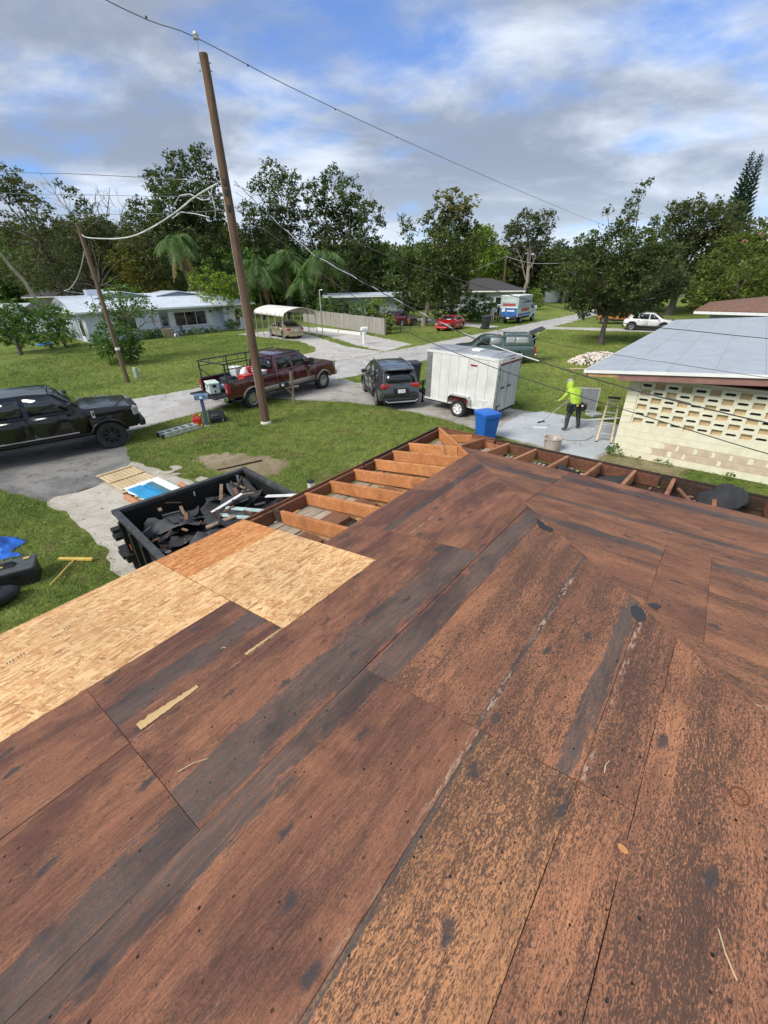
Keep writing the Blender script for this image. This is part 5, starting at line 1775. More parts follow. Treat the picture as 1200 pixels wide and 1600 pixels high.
for sd in (-1, 1):
    n = 7
    x0 = -TL+.07
    pw = (2*TL-.34)/n
    for i in range(n):
        tpart(MB().box((x0+pw*(i+.5), sd*TWd, (TZ0+TZ1)/2), (pw-.008, .022, TZ1-TZ0-.10)), 'side_panel', TRW, bevel=.004, seg=1)
    tpart(MB().box((0, sd*(TWd-.02), (TZ0+TZ1)/2), (2*TL-.1, .02, TZ1-TZ0-.1)), 'wall_core', M('grey_seam', (.30, .30, .30), .6))
    tpart(MB().box((TL-.13, sd*(TWd+.002), (TZ0+TZ1)/2), (.25, .028, TZ1-TZ0-.05)), 'front_corner_guard', ALU, bevel=.006)
    tpart(MB().box((0, sd*(TWd+.006), TZ1-.05), (2*TL+.02, .04, .10)), 'top_rail', TRW, bevel=.01)
    tpart(MB().box((0, sd*(TWd+.006), TZ0+.02), (2*TL+.02, .04, .07)), 'bottom_rail', TRW, bevel=.008)
    tpart(MB().box((-TL+.035, sd*(TWd+.006), (TZ0+TZ1)/2), (.09, .04, TZ1-TZ0)), 'corner_post', ALU, bevel=.01)
    tpart(MB().box((-.55, sd*(TWd+.03), 2.02 if sd > 0 else 2.02), (.28, .02, .05)), 'marker_light', TAILR, bevel=.006)
    tpart(MB().box((-1.05, sd*(TWd+.03), .80), (.42, .01, .07)), 'white_label', PLATE)
    fd = MB()
    pr = [(-.48, .50), (-.47, .74), (-.36, .84), (.36, .84), (.47, .74), (.48, .50)]
    m_ = []
    for y in (TWd+.01, TWd+.25):
        m_ += [(x-.12, sd*y, z) for x, z in pr]
    fd.add(m_, [(i, i+1, 6+i+1, 6+i) for i in range(5)])
    o = tpart(fd, 'fender', ALU)
    o.modifiers.new('thick', 'SOLIDIFY').thickness = .02
    tpart(MB().box((-.12, sd*(TWd+.02), .67), (.84, .02, .32)), 'fender_back', M('fender_red', (.28, .05, .04), .6))
# rounded roof skin
mb = MB()
ny = 9
vs = []
for x in (-TL-.01, TL+.01):
    for j in range(ny):
        y = -TWd+2*TWd*j/(ny-1)
        vs.append((x, y, TZ1+.06*(1-(y/TWd)**2)))
mb.add(vs, [(j, j+1, ny+j+1, ny+j) for j in range(ny-1)])
o = tpart(mb, 'roof_skin', TRG, smooth=40)
o.modifiers.new('thick', 'SOLIDIFY').thickness = .02
for i in range(4):
    x = -1.2+i*.8
    tpart(MB().tube([(x, -TWd+2*TWd*j/8, TZ1+.012+.06*(1-((-TWd+2*TWd*j/8)/TWd)**2)) for j in range(9)], .008, 5), 'roof_seam', TRG)
tpart(MB().box((-.25, .1, TZ1+.09), (.36, .36, .07)), 'roof_vent', WTRIM, bevel=.015)
tpart(MB().box((TL+.0, 0, (TZ0+TZ1)/2), (.03, 2*TWd-.06, TZ1-TZ0-.06)), 'front_wall', ALU, bevel=.01)
tpart(MB().box((0, 0, TZ0-.04), (2*TL, 2*TWd-.1, .08)), 'floor_frame', BLKP)
# rear doors: two leaves of three ribbed panels
tpart(MB().box((-TL-.006, 0, TZ1-.07), (.05, 2*TWd+.03, .16)), 'rear_header', TRW, bevel=.01)
rl = tpart(MB().box((-TL-.02, 0, TZ1-.175), (.03, 2*TWd-.12, .05)), 'light_bar', M('rust_red', (.25, .04, .03), .6))
for i in range(3):
    tpart(MB().box((-TL-.04, -.12+i*.12, TZ1-.06), (.02, .07, .03)), 'marker_light', TAILR, rl)
for i in range(6):
    y0 = -TWd+.05+i*(2*TWd-.1)/6
    y1 = y0+(2*TWd-.1)/6
    tpart(MB().box((-TL-.002, (y0+y1)/2, (TZ0+TZ1)/2-.10), (.03, y1-y0-.010, TZ1-TZ0-.26)), 'door_panel', M('trailer_door_shade', (.50, .51, .52), .45, var=.08, dirt=(.36, .36, .36), dirt_amt=.5), bevel=.004, seg=1)  # door white greyed, the shade of this end put into the colour
tpart(MB().box((-TL+.03, 0, (TZ0+TZ1)/2-.1), (.02, 2*TWd-.08, TZ1-TZ0-.2)), 'wall_core', MATS['grey_seam'])
for y in (-.08, .42):
    lb = tpart(MB().tube([(-TL-.05, y+.2, TZ0+.15), (-TL-.05, y+.2, TZ1-.25)], .012, 6), 'lock_bar', ALU)
    tpart(MB().box((-TL-.07, y+.14, 1.34), (.03, .22, .05)), 'door_latch', BLKP, lb)
tpart(MB().box((-TL-.03, .62, TZ0+.16), (.02, .28, .18)), 'licence_holder', BLKP)
tpart(MB().box((-TL-.045, .62, TZ0+.16), (.01, .2, .10)), 'licence_plate', ALU)
# tongue, jack, coupler
tpart(MB().beam((TL, -.5, .42), (TL+.95, 0, .44), .06, .10).beam((TL, .5, .42), (TL+.95, 0, .44), .06, .10), 'tongue', BLKP)
tpart(MB().box((TL+1.08, 0, .47), (.28, .12, .1)), 'coupler', BLKP, bevel=.02)
MB().cyl((TL+.72, 0, .10), (TL+.72, 0, .95), .035, n=10).build('jack', BLKP, tr)
MB().cyl((TL+.72, 0, 0), (TL+.72, 0, .10), .10, .06, n=12).build('jack_foot', MATS['rust_red'], tr)
MB().beam((TL+.72, 0, .90), (TL+.72, -.2, .95), .02, .02).build('jack_crank', BLKP, tr)
wheels(tr, (-.12,), TWd+.22, .33, .20, 6, WTRIM, .62)
MB().tube([(-.12, -.8, .33), (-.12, .8, .33)], .04, 8).build('axle', BLKP, tr)
# ------------------------------------------------------------------ utility poles and cables
POLEW = wood_mat('pole_wood', (.21, .135, .085), (.115, .072, .048), axis='z', gx=.5, gy=14, dark=(.05, .036, .028), dark_amt=.5)
POLEW2 = wood_mat('old_pole_wood', (.17, .115, .08), (.10, .07, .05), axis='z', gx=.5, gy=14, dark=(.05, .036, .028), dark_amt=.5)
PORC = M('porcelain', (.45, .47, .50), .25, coat=.5)


def pole(label, base, top, r0, r1, m, cat='utility pole', name='utility_pole'):
    t = thing(name, label, cat, base)
    d = Vector(top)-Vector(base)
    n = 12
    pts = [d*(i/n)+Vector((rnd.uniform(-.012, .012), rnd.uniform(-.012, .012), 0)) for i in range(n+1)]
    MB().tube(pts, [r0+(r1-r0)*i/n for i in range(n+1)], 16).build('shaft', m, t, smooth=40)
    return t, d


up, d = pole('tall brown wooden utility pole standing on the front lawn with one insulator on top', (-4.53, 15.99, 0), (-4.70, 16.1, 10.3), .165, .112, POLEW)
MB().lathe([(.20, -.02), (.21, .05), (.19, .10), (.16, .12)], 16).build('base_collar', M('pale_mortar', (.6, .57, .5), .9), up)
MB().tube([d+Vector((-.11, 0, -.35)), d+Vector((-.13, 0, .30))], .02, 8).build('insulator_pin', ALU, up)
MB().lathe([(.02, 0), (.085, .01), (.09, .05), (.05, .07), (.075, .09), (.07, .13), (.035, .17), (.01, .18)], 14, d+Vector((-.13, 0, .27))).build('insulator', PORC, up, smooth=50)
for z in (-.18, -.34):
    MB().tube([d+Vector((-.2, -.02, z)), d+Vector((.17, .02, z))], .012, 6).build('through_bolt', ALU, up)
MB().tube([Vector((-.165, -.02, 0))*.95, d*.97+Vector((-.115, -.01, 0))], .014, 6).build('lit_edge_strip', M('pale_edge_light', (.55, .5, .42), .8), up)  # pale strip imitating the lit left edge of the shaft
for z in (6.85, 7.25, 7.5):
    q = d*(z/10.3)
    MB().box(q+Vector((.02, -.135, 0)), (.10, .07, .16)).build('bracket', BLKP, up, bevel=.01)
sp_, d2 = pole('short leaning wooden pole on the far lawn in front of the bungalow', (-14.13, 24.0, 0), (-14.31, 24.2, 7.24), .12, .09, POLEW2)
MB().lathe([(.118, 1.72), (.118, 1.84)], 14, d2*.0).build('white_tag', PLATE, sp_)
fp, d3 = pole('far utility pole beside the blue box truck', (20.28, 77.6, 0), (20.04, 77.6, 7.76), .16, .12, POLEW2)


def cable(label, pts, r, m, name='cable', group=None, k=6):
    """a hanging line through world points, smoothed"""
    P = [Vector(q) for q in pts]
    out = []
    for i in range(len(P)-1):
        p0, p1, p2, p3 = P[max(i-1, 0)], P[i], P[i+1], P[min(i+2, len(P)-1)]
        for j in range(k):
            t = j/k
            out.append(.5*((2*p1)+(p2-p0)*t+(2*p0-5*p1+4*p2-p3)*t*t+(3*p1-p0-3*p2+p3)*t**3))
    out.append(P[-1])
    o = MB().tube(out, r, 6).build(name, m, smooth=60)
    return tag(o, label, 'cable', group)


WIRE = M('grey_wire', (.16, .165, .17), .6)
WBLK = M('black_cable', (.03, .03, .03), .6)
WWHT = M('bare_white_cable', (.55, .56, .57), .5)
pr = cable('long thin power line passing over the top insulator of the tall pole', [(-12.5, 3.0, 11.0), (-6.44, 13.5, 10.52), (-4.85, 16.03, 10.60), (-2.99, 19.41, 10.6), (.29, 24.32, 10.52), (6.82, 33.32, 10.33), (19.74, 50.14, 9.88), (29.04, 62.0, 9.69)], .011, WIRE, 'power_line')
for i, q in enumerate(((-5.6, 14.9, 10.55), (-3.9, 17.8, 10.6), (-1.6, 21.6, 10.56), (.9, 25.2, 10.5))):
    MB().ball(q, .03, 6, 4).build('line_clip', BLKP, pr)
cable('uppermost thin line running left from the tall pole across the sky', [(-30, 31.5, 11.4), (-15.78, 22.37, 9.03), (-11.13, 19.7, 8.41), (-7.36, 17.56, 7.89), (-4.75, 16.1, 7.51)], .011, WIRE, 'telephone_line')
cable('middle thin line running left from the tall pole past the tree tops', [(-30, 31.5, 10.3), (-16.13, 22.38, 8.3), (-11.02, 19.54, 7.77), (-6.77, 17.18, 7.34), (-4.75, 16.1, 7.23)], .008, WIRE, 'telephone_line')
cable('lowest thin line running left from the tall pole in front of the trees', [(-30, 31.5, 9.2), (-16.47, 22.4, 7.6), (-11.26, 19.57, 7.17), (-6.91, 17.23, 6.9), (-4.75, 16.1, 6.83)], .008, WIRE, 'telephone_line')
wl = cable('thick white cable sagging between the short leaning pole and the tall pole', [(-14.25, 24.15, 7.1), (-14.06, 23.99, 6.81), (-12.41, 22.49, 6.61), (-10.82, 21.09, 6.51), (-9.61, 20.05, 6.55), (-8.27, 18.92, 6.75), (-7.06, 17.92, 7.01), (-6.15, 17.16, 7.26), (-5.43, 16.54, 7.4), (-4.72, 16.12, 7.56)], .026, WWHT)
for pts in ([(-7.1, 17.95, 7.20), (-6.7, 17.6, 7.42), (-6.2, 17.2, 7.40), (-5.7, 16.8, 7.18), (-5.35, 16.5, 7.15), (-5.15, 16.35, 7.45)], [(-7.3, 18.1, 6.85), (-6.8, 17.7, 6.98), (-6.1, 17.1, 6.85), (-5.5, 16.6, 6.70)],
            [(-5.4, 16.55, 7.42), (-5.25, 16.45, 7.2), (-5.2, 16.4, 6.9), (-5.25, 16.45, 6.7)]):
    q = [Vector(a) for a in pts]
    MB().tube([q[i].lerp(q[i+1], j/5) for i in range(len(q)-1) for j in range(5)]+[q[-1]], .016, 6).build('loose_loop', WWHT, wl, smooth=60)
tw = cable('thick twisted service cable crossing from the tall pole past the yellow house', [(-4.38, 16.1, 7.54), (-2.9, 14.26, 6.34), (-1.72, 12.87, 5.46), (-.29, 11.32, 4.77), (.91, 10.1, 4.21), (1.89, 9.17, 3.81), (2.74, 8.4, 3.56), (3.49, 7.74, 3.37), (4.31, 7.06, 3.19), (5.04, 6.48, 3.06), (5.7, 6.0, 2.96), (6.41, 5.5, 2.9), (7.5, 4.6, 2.95)], .010, WBLK)
A_ = [Vector(q) for q in ((-4.38, 16.1, 7.54), (-2.9, 14.26, 6.34), (-1.72, 12.87, 5.46), (-.29, 11.32, 4.77), (.91, 10.1, 4.21), (1.89, 9.17, 3.81))]
hx_ = []
for i in range(len(A_)-1):
    for j in range(16):
        c = A_[i].lerp(A_[i+1], j/16)
        a = (i*16+j)*.9
        hx_.append(c+Vector((math.cos(a)*.010, 0, math.sin(a)*.010-.0*j)))
MB().tube(hx_, .006, 5).build('pale_twisted_strand', WWHT, tw)
MB().tube([Vector((2.2, 8.88, 3.71)), Vector((2.74, 8.4, 3.56)), Vector((2.95, 8.2, 3.51))], .0115, 6).build('splice_wrap', WWHT, tw)
MB().tube([Vector((4.62, 6.82, 3.14)), Vector((4.9, 6.6, 3.09))], .018, 6).build('splice_wrap', WBLK, tw)
cable('thin black drop cable hanging lowest across the trailer and breeze block wall', [(-4.41, 16.1, 6.79), (-2.72, 13.89, 5.82), (-1.18, 11.96, 4.84), (-.07, 10.66, 4.24), (.63, 9.89, 3.85), (1.98, 8.49, 3.43), (2.98, 7.51, 3.19), (4.09, 6.52, 2.96), (5.41, 5.48, 2.68), (6.12, 5.0, 2.6)], .007, WBLK)
cable('upper dark drop cable passing over the grey roof from the tall pole', [(-4.4, 16.1, 7.46), (-3.12, 15.61, 6.91), (-1.81, 15.14, 6.36), (.13, 14.46, 5.51), (2.02, 13.83, 4.91), (3.72, 13.3, 4.41), (5.24, 12.83, 4.04), (6.71, 12.4, 3.71), (8.21, 11.95, 3.56), (9.91, 11.46, 3.4), (11.51, 11.0, 3.3)], .010, WBLK)
cable('faint middle drop cable crossing the grass behind the worker and the roof', [(-4.39, 16.1, 7.27), (-2.14, 14.73, 5.75), (-.07, 13.6, 4.68), (1.85, 12.63, 3.95), (4.33, 11.44, 3.4), (5.71, 10.8, 3.18), (7.22, 10.13, 3.0), (8.6, 9.53, 2.84), (9.88, 9.0, 2.75)], .005, WBLK)
cable('line sagging left from the far utility pole', [(8.51, 60.0, 4.83), (13.6, 67.77, 5.62), (19.95, 77.5, 7.4)], .02, WWHT)
cable('line sagging right from the far utility pole into the trees', [(20.08, 77.5, 7.45), (23.12, 74.19, 6.41), (26.72, 70.0, 6.25)], .02, WWHT)
cable('slack cable looping from the short leaning pole to the bungalow roof mast', [(-14.3, 24.2, 6.4), (-15.21, 24.78, 5.52), (-17.35, 27.41, 4.96), (-20.59, 31.6, 4.52), (-24.2, 36.6, 4.35), (-25.45, 40.9, 4.05)], .022, WWHT)

# ------------------------------------------------------------------ dumpster, its load
DBLK = M('dumpster_paint', (.012, .013, .013), .5, var=.2, scale=3, dirt=(.08, .06, .05), dirt_amt=.25, bmp=.2)
L0 = Vector((-4.96, 6.82, 0))
dux, duy = Vector((.70, .714, 0)).normalized(), Vector((.714, -.70, 0)).normalized()   # along the back edge, and towards the house
DL, DW, DH = 2.62, 3.5, 1.2
ds = thing('dumpster', 'black steel dumpster full of torn roofing felt tight against the eave', 'dumpster', L0, math.atan2(dux.y, dux.x))
# local x along the back edge, local -y towards the house
for nm, c, d_ in (('back_wall', (DL/2, 0, .66), (DL, .05, 1.08)), ('front_wall', (DL/2, -DW, .66), (DL, .05, 1.08)), ('side_wall', (0, -DW/2, .66), (.05, DW-.05, 1.08)), ('side_wall', (DL, -DW/2, .66), (.05, DW-.05, 1.08)), ('floor', (DL/2, -DW/2, .13), (DL-.05, DW-.05, .05))):
    MB().box(c, d_).build(nm, DBLK, ds, bevel=.004, seg=1)
for c, d_ in (((DL/2, .01, DH), (DL+.14, .11, .09)), ((DL/2, -DW-.01, DH), (DL+.14, .11, .09)), ((-.01, -DW/2, DH), (.11, DW-.1, .088)), ((DL+.01, -DW/2, DH), (.11, DW-.1, .088))):
    MB().box(c, d_).build('top_rail', M('rail_wear', (.045, .047, .048), .45, var=.3, scale=6, dirt=(.2, .2, .19), dirt_amt=.3), ds, bevel=.012)
for k in range(6):
    MB().box((-.06, -.35-k*.55, .64), (.08, .09, 1.02)).build('side_rib', DBLK, ds, bevel=.01)
    MB().box((DL+.06, -.35-k*.55, .64), (.08, .09, 1.02)).build('side_rib', DBLK, ds, bevel=.01)
for k in range(4):
    MB().box((.3+k*.67, .06, .64), (.09, .08, 1.02)).build('back_rib', DBLK, ds, bevel=.01)
for z, l in ((.98, .16), (.84, .22), (.45, .30)):
    hk = MB().box((-.14, -.24, z), (.16, l, .07)).build('lid_hook', DBLK, ds, bevel=.01)
MB().box((-.10, -.2, .42), (.16, .5, .16)).build('fork_pocket', DBLK, ds, bevel=.01)
for x in (.1, DL-.1):
    for y in (-.15, -DW+.15):
        MB().cyl((x-.04, y, .07), (x+.04, y, .07), .07, n=12).build('roller', RUB, ds)
ws_ = M('white_spatter', (.72, .72, .70), .7)
for (x, z, a, b) in ((2.40, .98, .05, .28), (2.46, .86, .04, .20), (2.34, .80, .03, .15), (1.42, 1.0, .02, .12), (.95, .72, .03, .04), (2.5, .62, .03, .12)):
    mb = MB().prism(ragged([(0, 0), (a, 0), (a*1.3, b*.5), (a*.6, b), (0, b*.8)], .012, .03), 0, .003, Matrix(((1, 0, 0), (0, 0, -1), (0, 1, 0))))
    o = mb.build('white_spatter', ws_, ds)
    o.location = (x, -.03, z)
MB().prism(ragged([(0, 0), (.06, .02), (.09, .1), (.02, .16)], .01, .04), 0, .003, Matrix(((0, 0, -1), (1, 0, 0), (0, 1, 0)))).build('red_scrawl', M('red_spray', (.4, .08, .03), .6), ds).location = (-.10, -.75, .72)
dm = Matrix.Translation(L0) @ Matrix.Rotation(math.atan2(dux.y, dux.x), 4, 'Z')


def dpt(x, y, z):
    return dm @ Vector((x, -y, z))


# heap under the loose scraps
hv, hf = [], []
nx_, ny_ = 22, 28
for j in range(ny_):
    for i in range(nx_):
        x, y = .04+(DL-.08)*i/(nx_-1), .04+(DW-.08)*j/(ny_-1)
        z = .66+.26*min(1, y/1.2)+.20*mnoise.noise(Vector((x*2.1, y*2.1, 1)))+.10*mnoise.noise(Vector((x*6, y*6, 4)))-.12*max(0, 1-y/.7)
        hv.append(dpt(x, y, z))
hm = MB().add(hv, [(j*nx_+i, j*nx_+i+1, (j+1)*nx_+i+1, (j+1)*nx_+i) for j in range(ny_-1) for i in range(nx_-1)])
tag(hm.build('debris', M('black_debris', (.014, .014, .015), .85, var=.5, scale=5, bmp=.8, bscale=16, dirt=(.06, .05, .04), dirt_amt=.4)), kind='stuff')


def felt(loc, size, rot, seed, m, label, group=None, curl=.3, name='felt_scrap'):
    """a torn sheet of roofing felt, ragged and curled"""
    r_ = random.Random(seed)
    n = 11
    ax, ay = size
    po = r_.uniform(0, 50)
    vs = []
    c1, c2, ph = r_.uniform(-curl, curl), r_.uniform(-curl, curl), r_.uniform(0, 6)
    for j in range(n):
        for i in range(n):
            u_, v_ = i/(n-1)*2-1, j/(n-1)*2-1
            k = 1.0
            an = math.atan2(v_, u_)
            k = 1+(.30*mnoise.noise(Vector((math.cos(an)*1.3+po, math.sin(an)*1.3, seed)))+.10*mnoise.noise(Vector((math.cos(an)*4+po, math.sin(an)*4, seed))))*max(abs(u_), abs(v_))**2
            k *= 1-.16*(abs(u_*v_))**2
            x, y = u_*ax/2*k, v_*ay/2*k
            z = c1*u_*u_*ax+c2*v_*v_*ay+.05*math.sin(u_*2.5+ph)*v_*ax+.07*mnoise.noise(Vector((x*3.5, y*3.5, seed+9)))+.022*mnoise.noise(Vector((x*7, y*7, seed)))
            vs.append((x, y, z))
    mb = MB().add(vs, [(j*n+i, j*n+i+1, (j+1)*n+i+1, (j+1)*n+i) for j in range(n-1) for i in range(n-1)])
    o = mb.build(name, m, smooth=35)
    s_ = o.modifiers.new('thick', 'SOLIDIFY')
    s_.thickness = .005
    o.matrix_world = Matrix.Translation(loc) @ Euler(rot).to_matrix().to_4x4()
    return tag(o, label, 'roofing felt', group)


FELT2 = M('grey_felt', (.060, .063, .068), .8, var=.3, scale=4, bmp=.4)
spots = [(.45, .55, .82, .62, .40), (.75, .75, .86, .5, .5), (.42, 1.0, .86, .8, .3), (.85, 1.05, .92, .75, .42), (.62, 1.42, .92, .5, .45), (1.05, .55, .80, .4, .5), (1.15, .95, .92, .35, .5), (1.25, 1.35, .98, .5, .4), (1.5, .75, .86, .5, .5),
         (.95, 1.7, 1.0, .6, .35), (1.35, 1.75, 1.0, .5, .4), (.45, 1.8, .95, .45, .45), (.6, 2.2, 1.02, .6, .4), (1.1, 2.15, 1.05, .7, .4), (1.75, .45, .85, .5, .5), (1.7, 1.25, .92, .45, .5), (1.9, .9, .95, .6, .35), (.3, 1.4, .84, .4, .5), (1.6, 1.7, 1.0, .5, .5), (2.2, 1.0, .96, .5, .4), (2.3, .5, .86, .6, .4), (.9, 2.6, 1.05, .7, .5), (1.6, 2.4, 1.05, .6, .5)]
for i, (x, y, z, a, b) in enumerate(spots):
    felt(dpt(x, y, z+rnd.uniform(.02, .11)), (a, b), (rnd.uniform(-.42, .42), rnd.uniform(-.42, .42), rnd.uniform(0, 6.3)), i, FELT if i % 3 else FELT2, 'torn black roofing felt scrap heaped inside the dumpster', 'felt scraps heaped in the dumpster', .20)
felt(dpt(2.12, .62, 1.02), (.75, .34), (.5, -.5, 2.2), 77, FELT2, 'big grey felt flap standing up near the far corner of the dumpster', None, .25)
felt(dpt(.75, .95, 1.03), (.85, .36), (.12, .1, .5), 78, FELT2, 'broad grey felt strip lying on top of the dumpster heap', None, .2)
MINT = M('pale_mint_paint', (.42, .55, .52), .6, var=.15, scale=5, dirt=(.2, .17, .13), dirt_amt=.5)
DPL = wood_mat('old_plank', (.30, .22, .155), (.16, .11, .075), gx=2, gy=30, dark=(.05, .04, .035), dark_amt=.6)
WPL = M('white_plank_paint', (.66, .65, .61), .7, var=.1, dirt=(.25, .2, .15), dirt_amt=.6)
for nm, lab, a, b, w_, h_, m_ in (
        ('plank', 'upper pale mint painted board lying across the dumpster load', (1.55, 1.18, 1.10), (2.05, 2.25, 1.20), .09, .03, MINT),
        ('plank', 'lower mint painted board with torn edge under its pale twin in the dumpster', (1.36, 1.24, 1.05), (1.92, 2.38, 1.12), .10, .03, MINT),
        ('plank', 'weathered plank leaning up against the back wall of the dumpster', (1.62, .72, .86), (1.98, .16, 1.12), .07, .025, DPL),
        ('plank', 'old white flecked plank resting on the felt beside the mint boards', (1.32, 1.02, 1.03), (2.02, .98, 1.16), .08, .025, WPL),
        ('plank', 'dark stained plank half buried in the middle of the dumpster', (.98, 1.50, 1.04), (1.5, 1.6, 1.10), .10, .03, DPL),
        ('plank', 'white painted strip poking over the house end of the dumpster', (2.3, 1.4, 1.14), (2.62, 2.05, 1.27), .10, .02, WPL),
        ('plank', 'short splintered lath near the back wall of the dumpster', (.98, .58, .84), (1.05, .20, .98), .06, .02, DPL),
        ('plank', 'thin dark stick slanting against the far wall of the dumpster', (2.0, .6, .98), (2.45, .2, 1.16), .04, .03, CHAR),
        ('wood_offcut', 'small orange wood offcut among the felt near the front of the dumpster', (.52, 1.55, 1.0), (.6, 1.85, 1.02), .10, .04, FRESH),
        ('plank', 'raw plywood piece under the eave end of the dumpster', (1.9, 1.9, 1.06), (2.3, 2.5, 1.14), .34, .02, FRESH),
        ('wood_offcut', 'white painted chip lying at the near left side of the dumpster', (.18, 1.5, .98), (.22, 1.75, 1.0), .09, .02, WPL)):
    o = MB().beam(dpt(*a), dpt(*b), w_, h_).build(nm, m_, bevel=.004, seg=1)
    tag(o, lab, 'offcut' if 'off' in nm else 'plank')

for i in range(26):
    x, y = rnd.uniform(.15, DL-.15), rnd.uniform(.15, 2.3)
    L = rnd.uniform(.10, .38)
    a = rnd.uniform(0, 6.28)
    z = .93+.10*min(1, y)+rnd.uniform(0, .14)
    o = MB().beam(dpt(x, y, z), dpt(x+L*math.cos(a), y+L*math.sin(a), z+rnd.uniform(-.06, .10)), rnd.uniform(.03, .08), .015).build('wood_scrap', (DPL, CHAR, FASC, DPL, CHAR, FELT2, BLOCKW)[i % 7])
    tag(o, 'broken wood sliver mixed into the felt inside the dumpster', 'wood scrap', 'wood slivers mixed into the dumpster load')

# ------------------------------------------------------------------ slatted panel and coloured sheets beside the dumpster
PALE = wood_mat('new_pine', (.66, .53, .33), (.52, .39, .22), gx=2, gy=30, dark=(.36, .26, .15), dark_amt=.3)
sx, sy = Vector((.778, -.60, 0)), Vector((.60, .778, 0))
pl_ = thing('slatted_panel', 'pale slatted timber panel lying flat on the concrete driveway', 'timber panel', (-8.2, 11.0, .025), math.atan2(-.60, .778))
for k in range(9):
    MB().box((1.62, .05+k*.108, .07), (3.24+rnd.uniform(-.04, .04), .088, .02), rz=rnd.uniform(-.004, .004)).build('slat', PALE, pl_, bevel=.002, seg=1)
for k in range(5):
    MB().box((.15+k*.74, .48, .10), (.07, .98, .035)).build('batten', PALE, pl_, bevel=.002, seg=1)
for k in range(4):
    MB().box((1.62, .07+k*.27, .03), (3.2, .04, .05)).build('runner', PALE, pl_, bevel=.002, seg=1)


def flat(nm, lab, x0, x1, y0, y1, z, m_, cat, t_=.02, rag=.01):
    mb = MB().prism(ragged(rect(x0, x1, y0, y1), rag, .2), 0, t_)
    o = mb.build(nm, m_)
    o.matrix_world = Matrix.Translation(Vector((-8.2, 11.0, z))) @ Matrix.Rotation(math.atan2(-.60, .778), 4, 'Z')
    return tag(o, lab, cat)


BLUE1, BLUE2, TEAL = M('sky_blue_sheet', (.03, .30, .56), .45, var=.15, scale=3, dirt=(.35, .45, .5), dirt_amt=.5), M('blue_sheet', (.02, .24, .50), .4, var=.1), M('teal_sheet', (.07, .19, .24), .5, var=.15)
flat('sheet', 'crumpled white plastic sheet edge under the blue sheets', 1.62, 3.2, .03, .75, .150, WTRIM, 'sheet', .006, .06)
flat('sheet', 'bright sky blue sheet with scuffed patch on the slatted panel', 1.85, 3.3, .05, .40, .160, BLUE1, 'sheet', .02)
flat('sheet', 'narrow deep blue sheet beside the sky blue one', 1.95, 3.3, .41, .52, .162, BLUE2, 'sheet', .03)
flat('sheet', 'dark teal sheet between the blue and the white board', 1.9, 3.3, .53, .68, .160, TEAL, 'sheet', .03)
flat('board', 'long white board on the grass side of the slatted panel', 1.75, 3.4, .69, .92, .163, WTRIM, 'board', .03, .002)
TERRA = M('terracotta', (.45, .20, .10), .75, var=.12)
for y, lab, a, b in ((-.10, 'terracotta clay pipe at the near edge of the slatted panel', 2.1, 3.0), (1.10, 'terracotta clay pipe on the grass side of the white board', 2.55, 3.3)):
    mb = MB().tube([Vector((a, y, .09)), Vector((b, y, .09))], .075, 14)
    o = mb.build('clay_pipe', TERRA, smooth=40)
    o.matrix_world = Matrix.Translation(Vector((-8.2, 11.0, .02))) @ Matrix.Rotation(math.atan2(-.60, .778), 4, 'Z')
    tag(o, lab, 'pipe')
flat('board', 'dark board end sticking out under the blue sheet', 1.85, 2.3, -.09, .02, .10, CHAR, 'board', .02)
ROCKM = M('pale_broken_concrete', (.42, .37, .30), .95, var=.15, bmp=.6, bscale=20)
for i, (x, y, s_) in enumerate(((-6.45, 11.75, .32), (-6.1, 11.45, .26), (-5.85, 11.2, .2), (-4.85, 10.75, .30), (-4.5, 10.6, .22))):
    mb = MB().prism(ragged([(0, 0), (s_*1.4, .05), (s_*1.2, s_), (.1, s_*.8)], .04, .12), 0, .05)
    o = mb.build('concrete_fragment', ROCKM, bevel=.01)
    o.location = (x, y, .0)
    o.rotation_euler = (0, 0, rnd.uniform(0, 6))
    tag(o, 'broken flat piece of pale concrete at the grass edge of the driveway', 'concrete piece', 'broken concrete pieces at the driveway edge')

# ------------------------------------------------------------------ things on the front lawn
SILV = M('ladder_aluminium', (.62, .63, .63), .45, .6, var=.1)
ld = thing('ladder', 'folded aluminium ladder lying on the grass beside the mailbox', 'ladder', (-7.78, 14.38, 0), math.atan2(.78, .62))
for k, z in ((0, .06), (1, .16)):
    for y in (0, .36):
        MB().box((.74-.06*k, y, z), (1.5-.1*k, .028, .075)).build('side_rail', SILV, ld, bevel=.004, seg=1)
    for i in range(5):
        MB().box((.16+i*.28, .18, z+.02), (.075, .33, .03)).build('rung', SILV, ld, bevel=.004, seg=1)
for y in (0, .36):
    MB().box((-.03, y, .09), (.08, .06, .16)).build('rubber_foot', BLKP, ld, bevel=.01)
    MB().box((1.50, y, .10), (.07, .035, .12)).build('yellow_end', M('yellow_plastic', (.55, .38, .04), .5), ld, bevel=.005)
BLUM = M('mailbox_blue', (.095, .17, .28), .45, var=.1, scale=3, dirt=(.25, .3, .36), dirt_amt=.4)


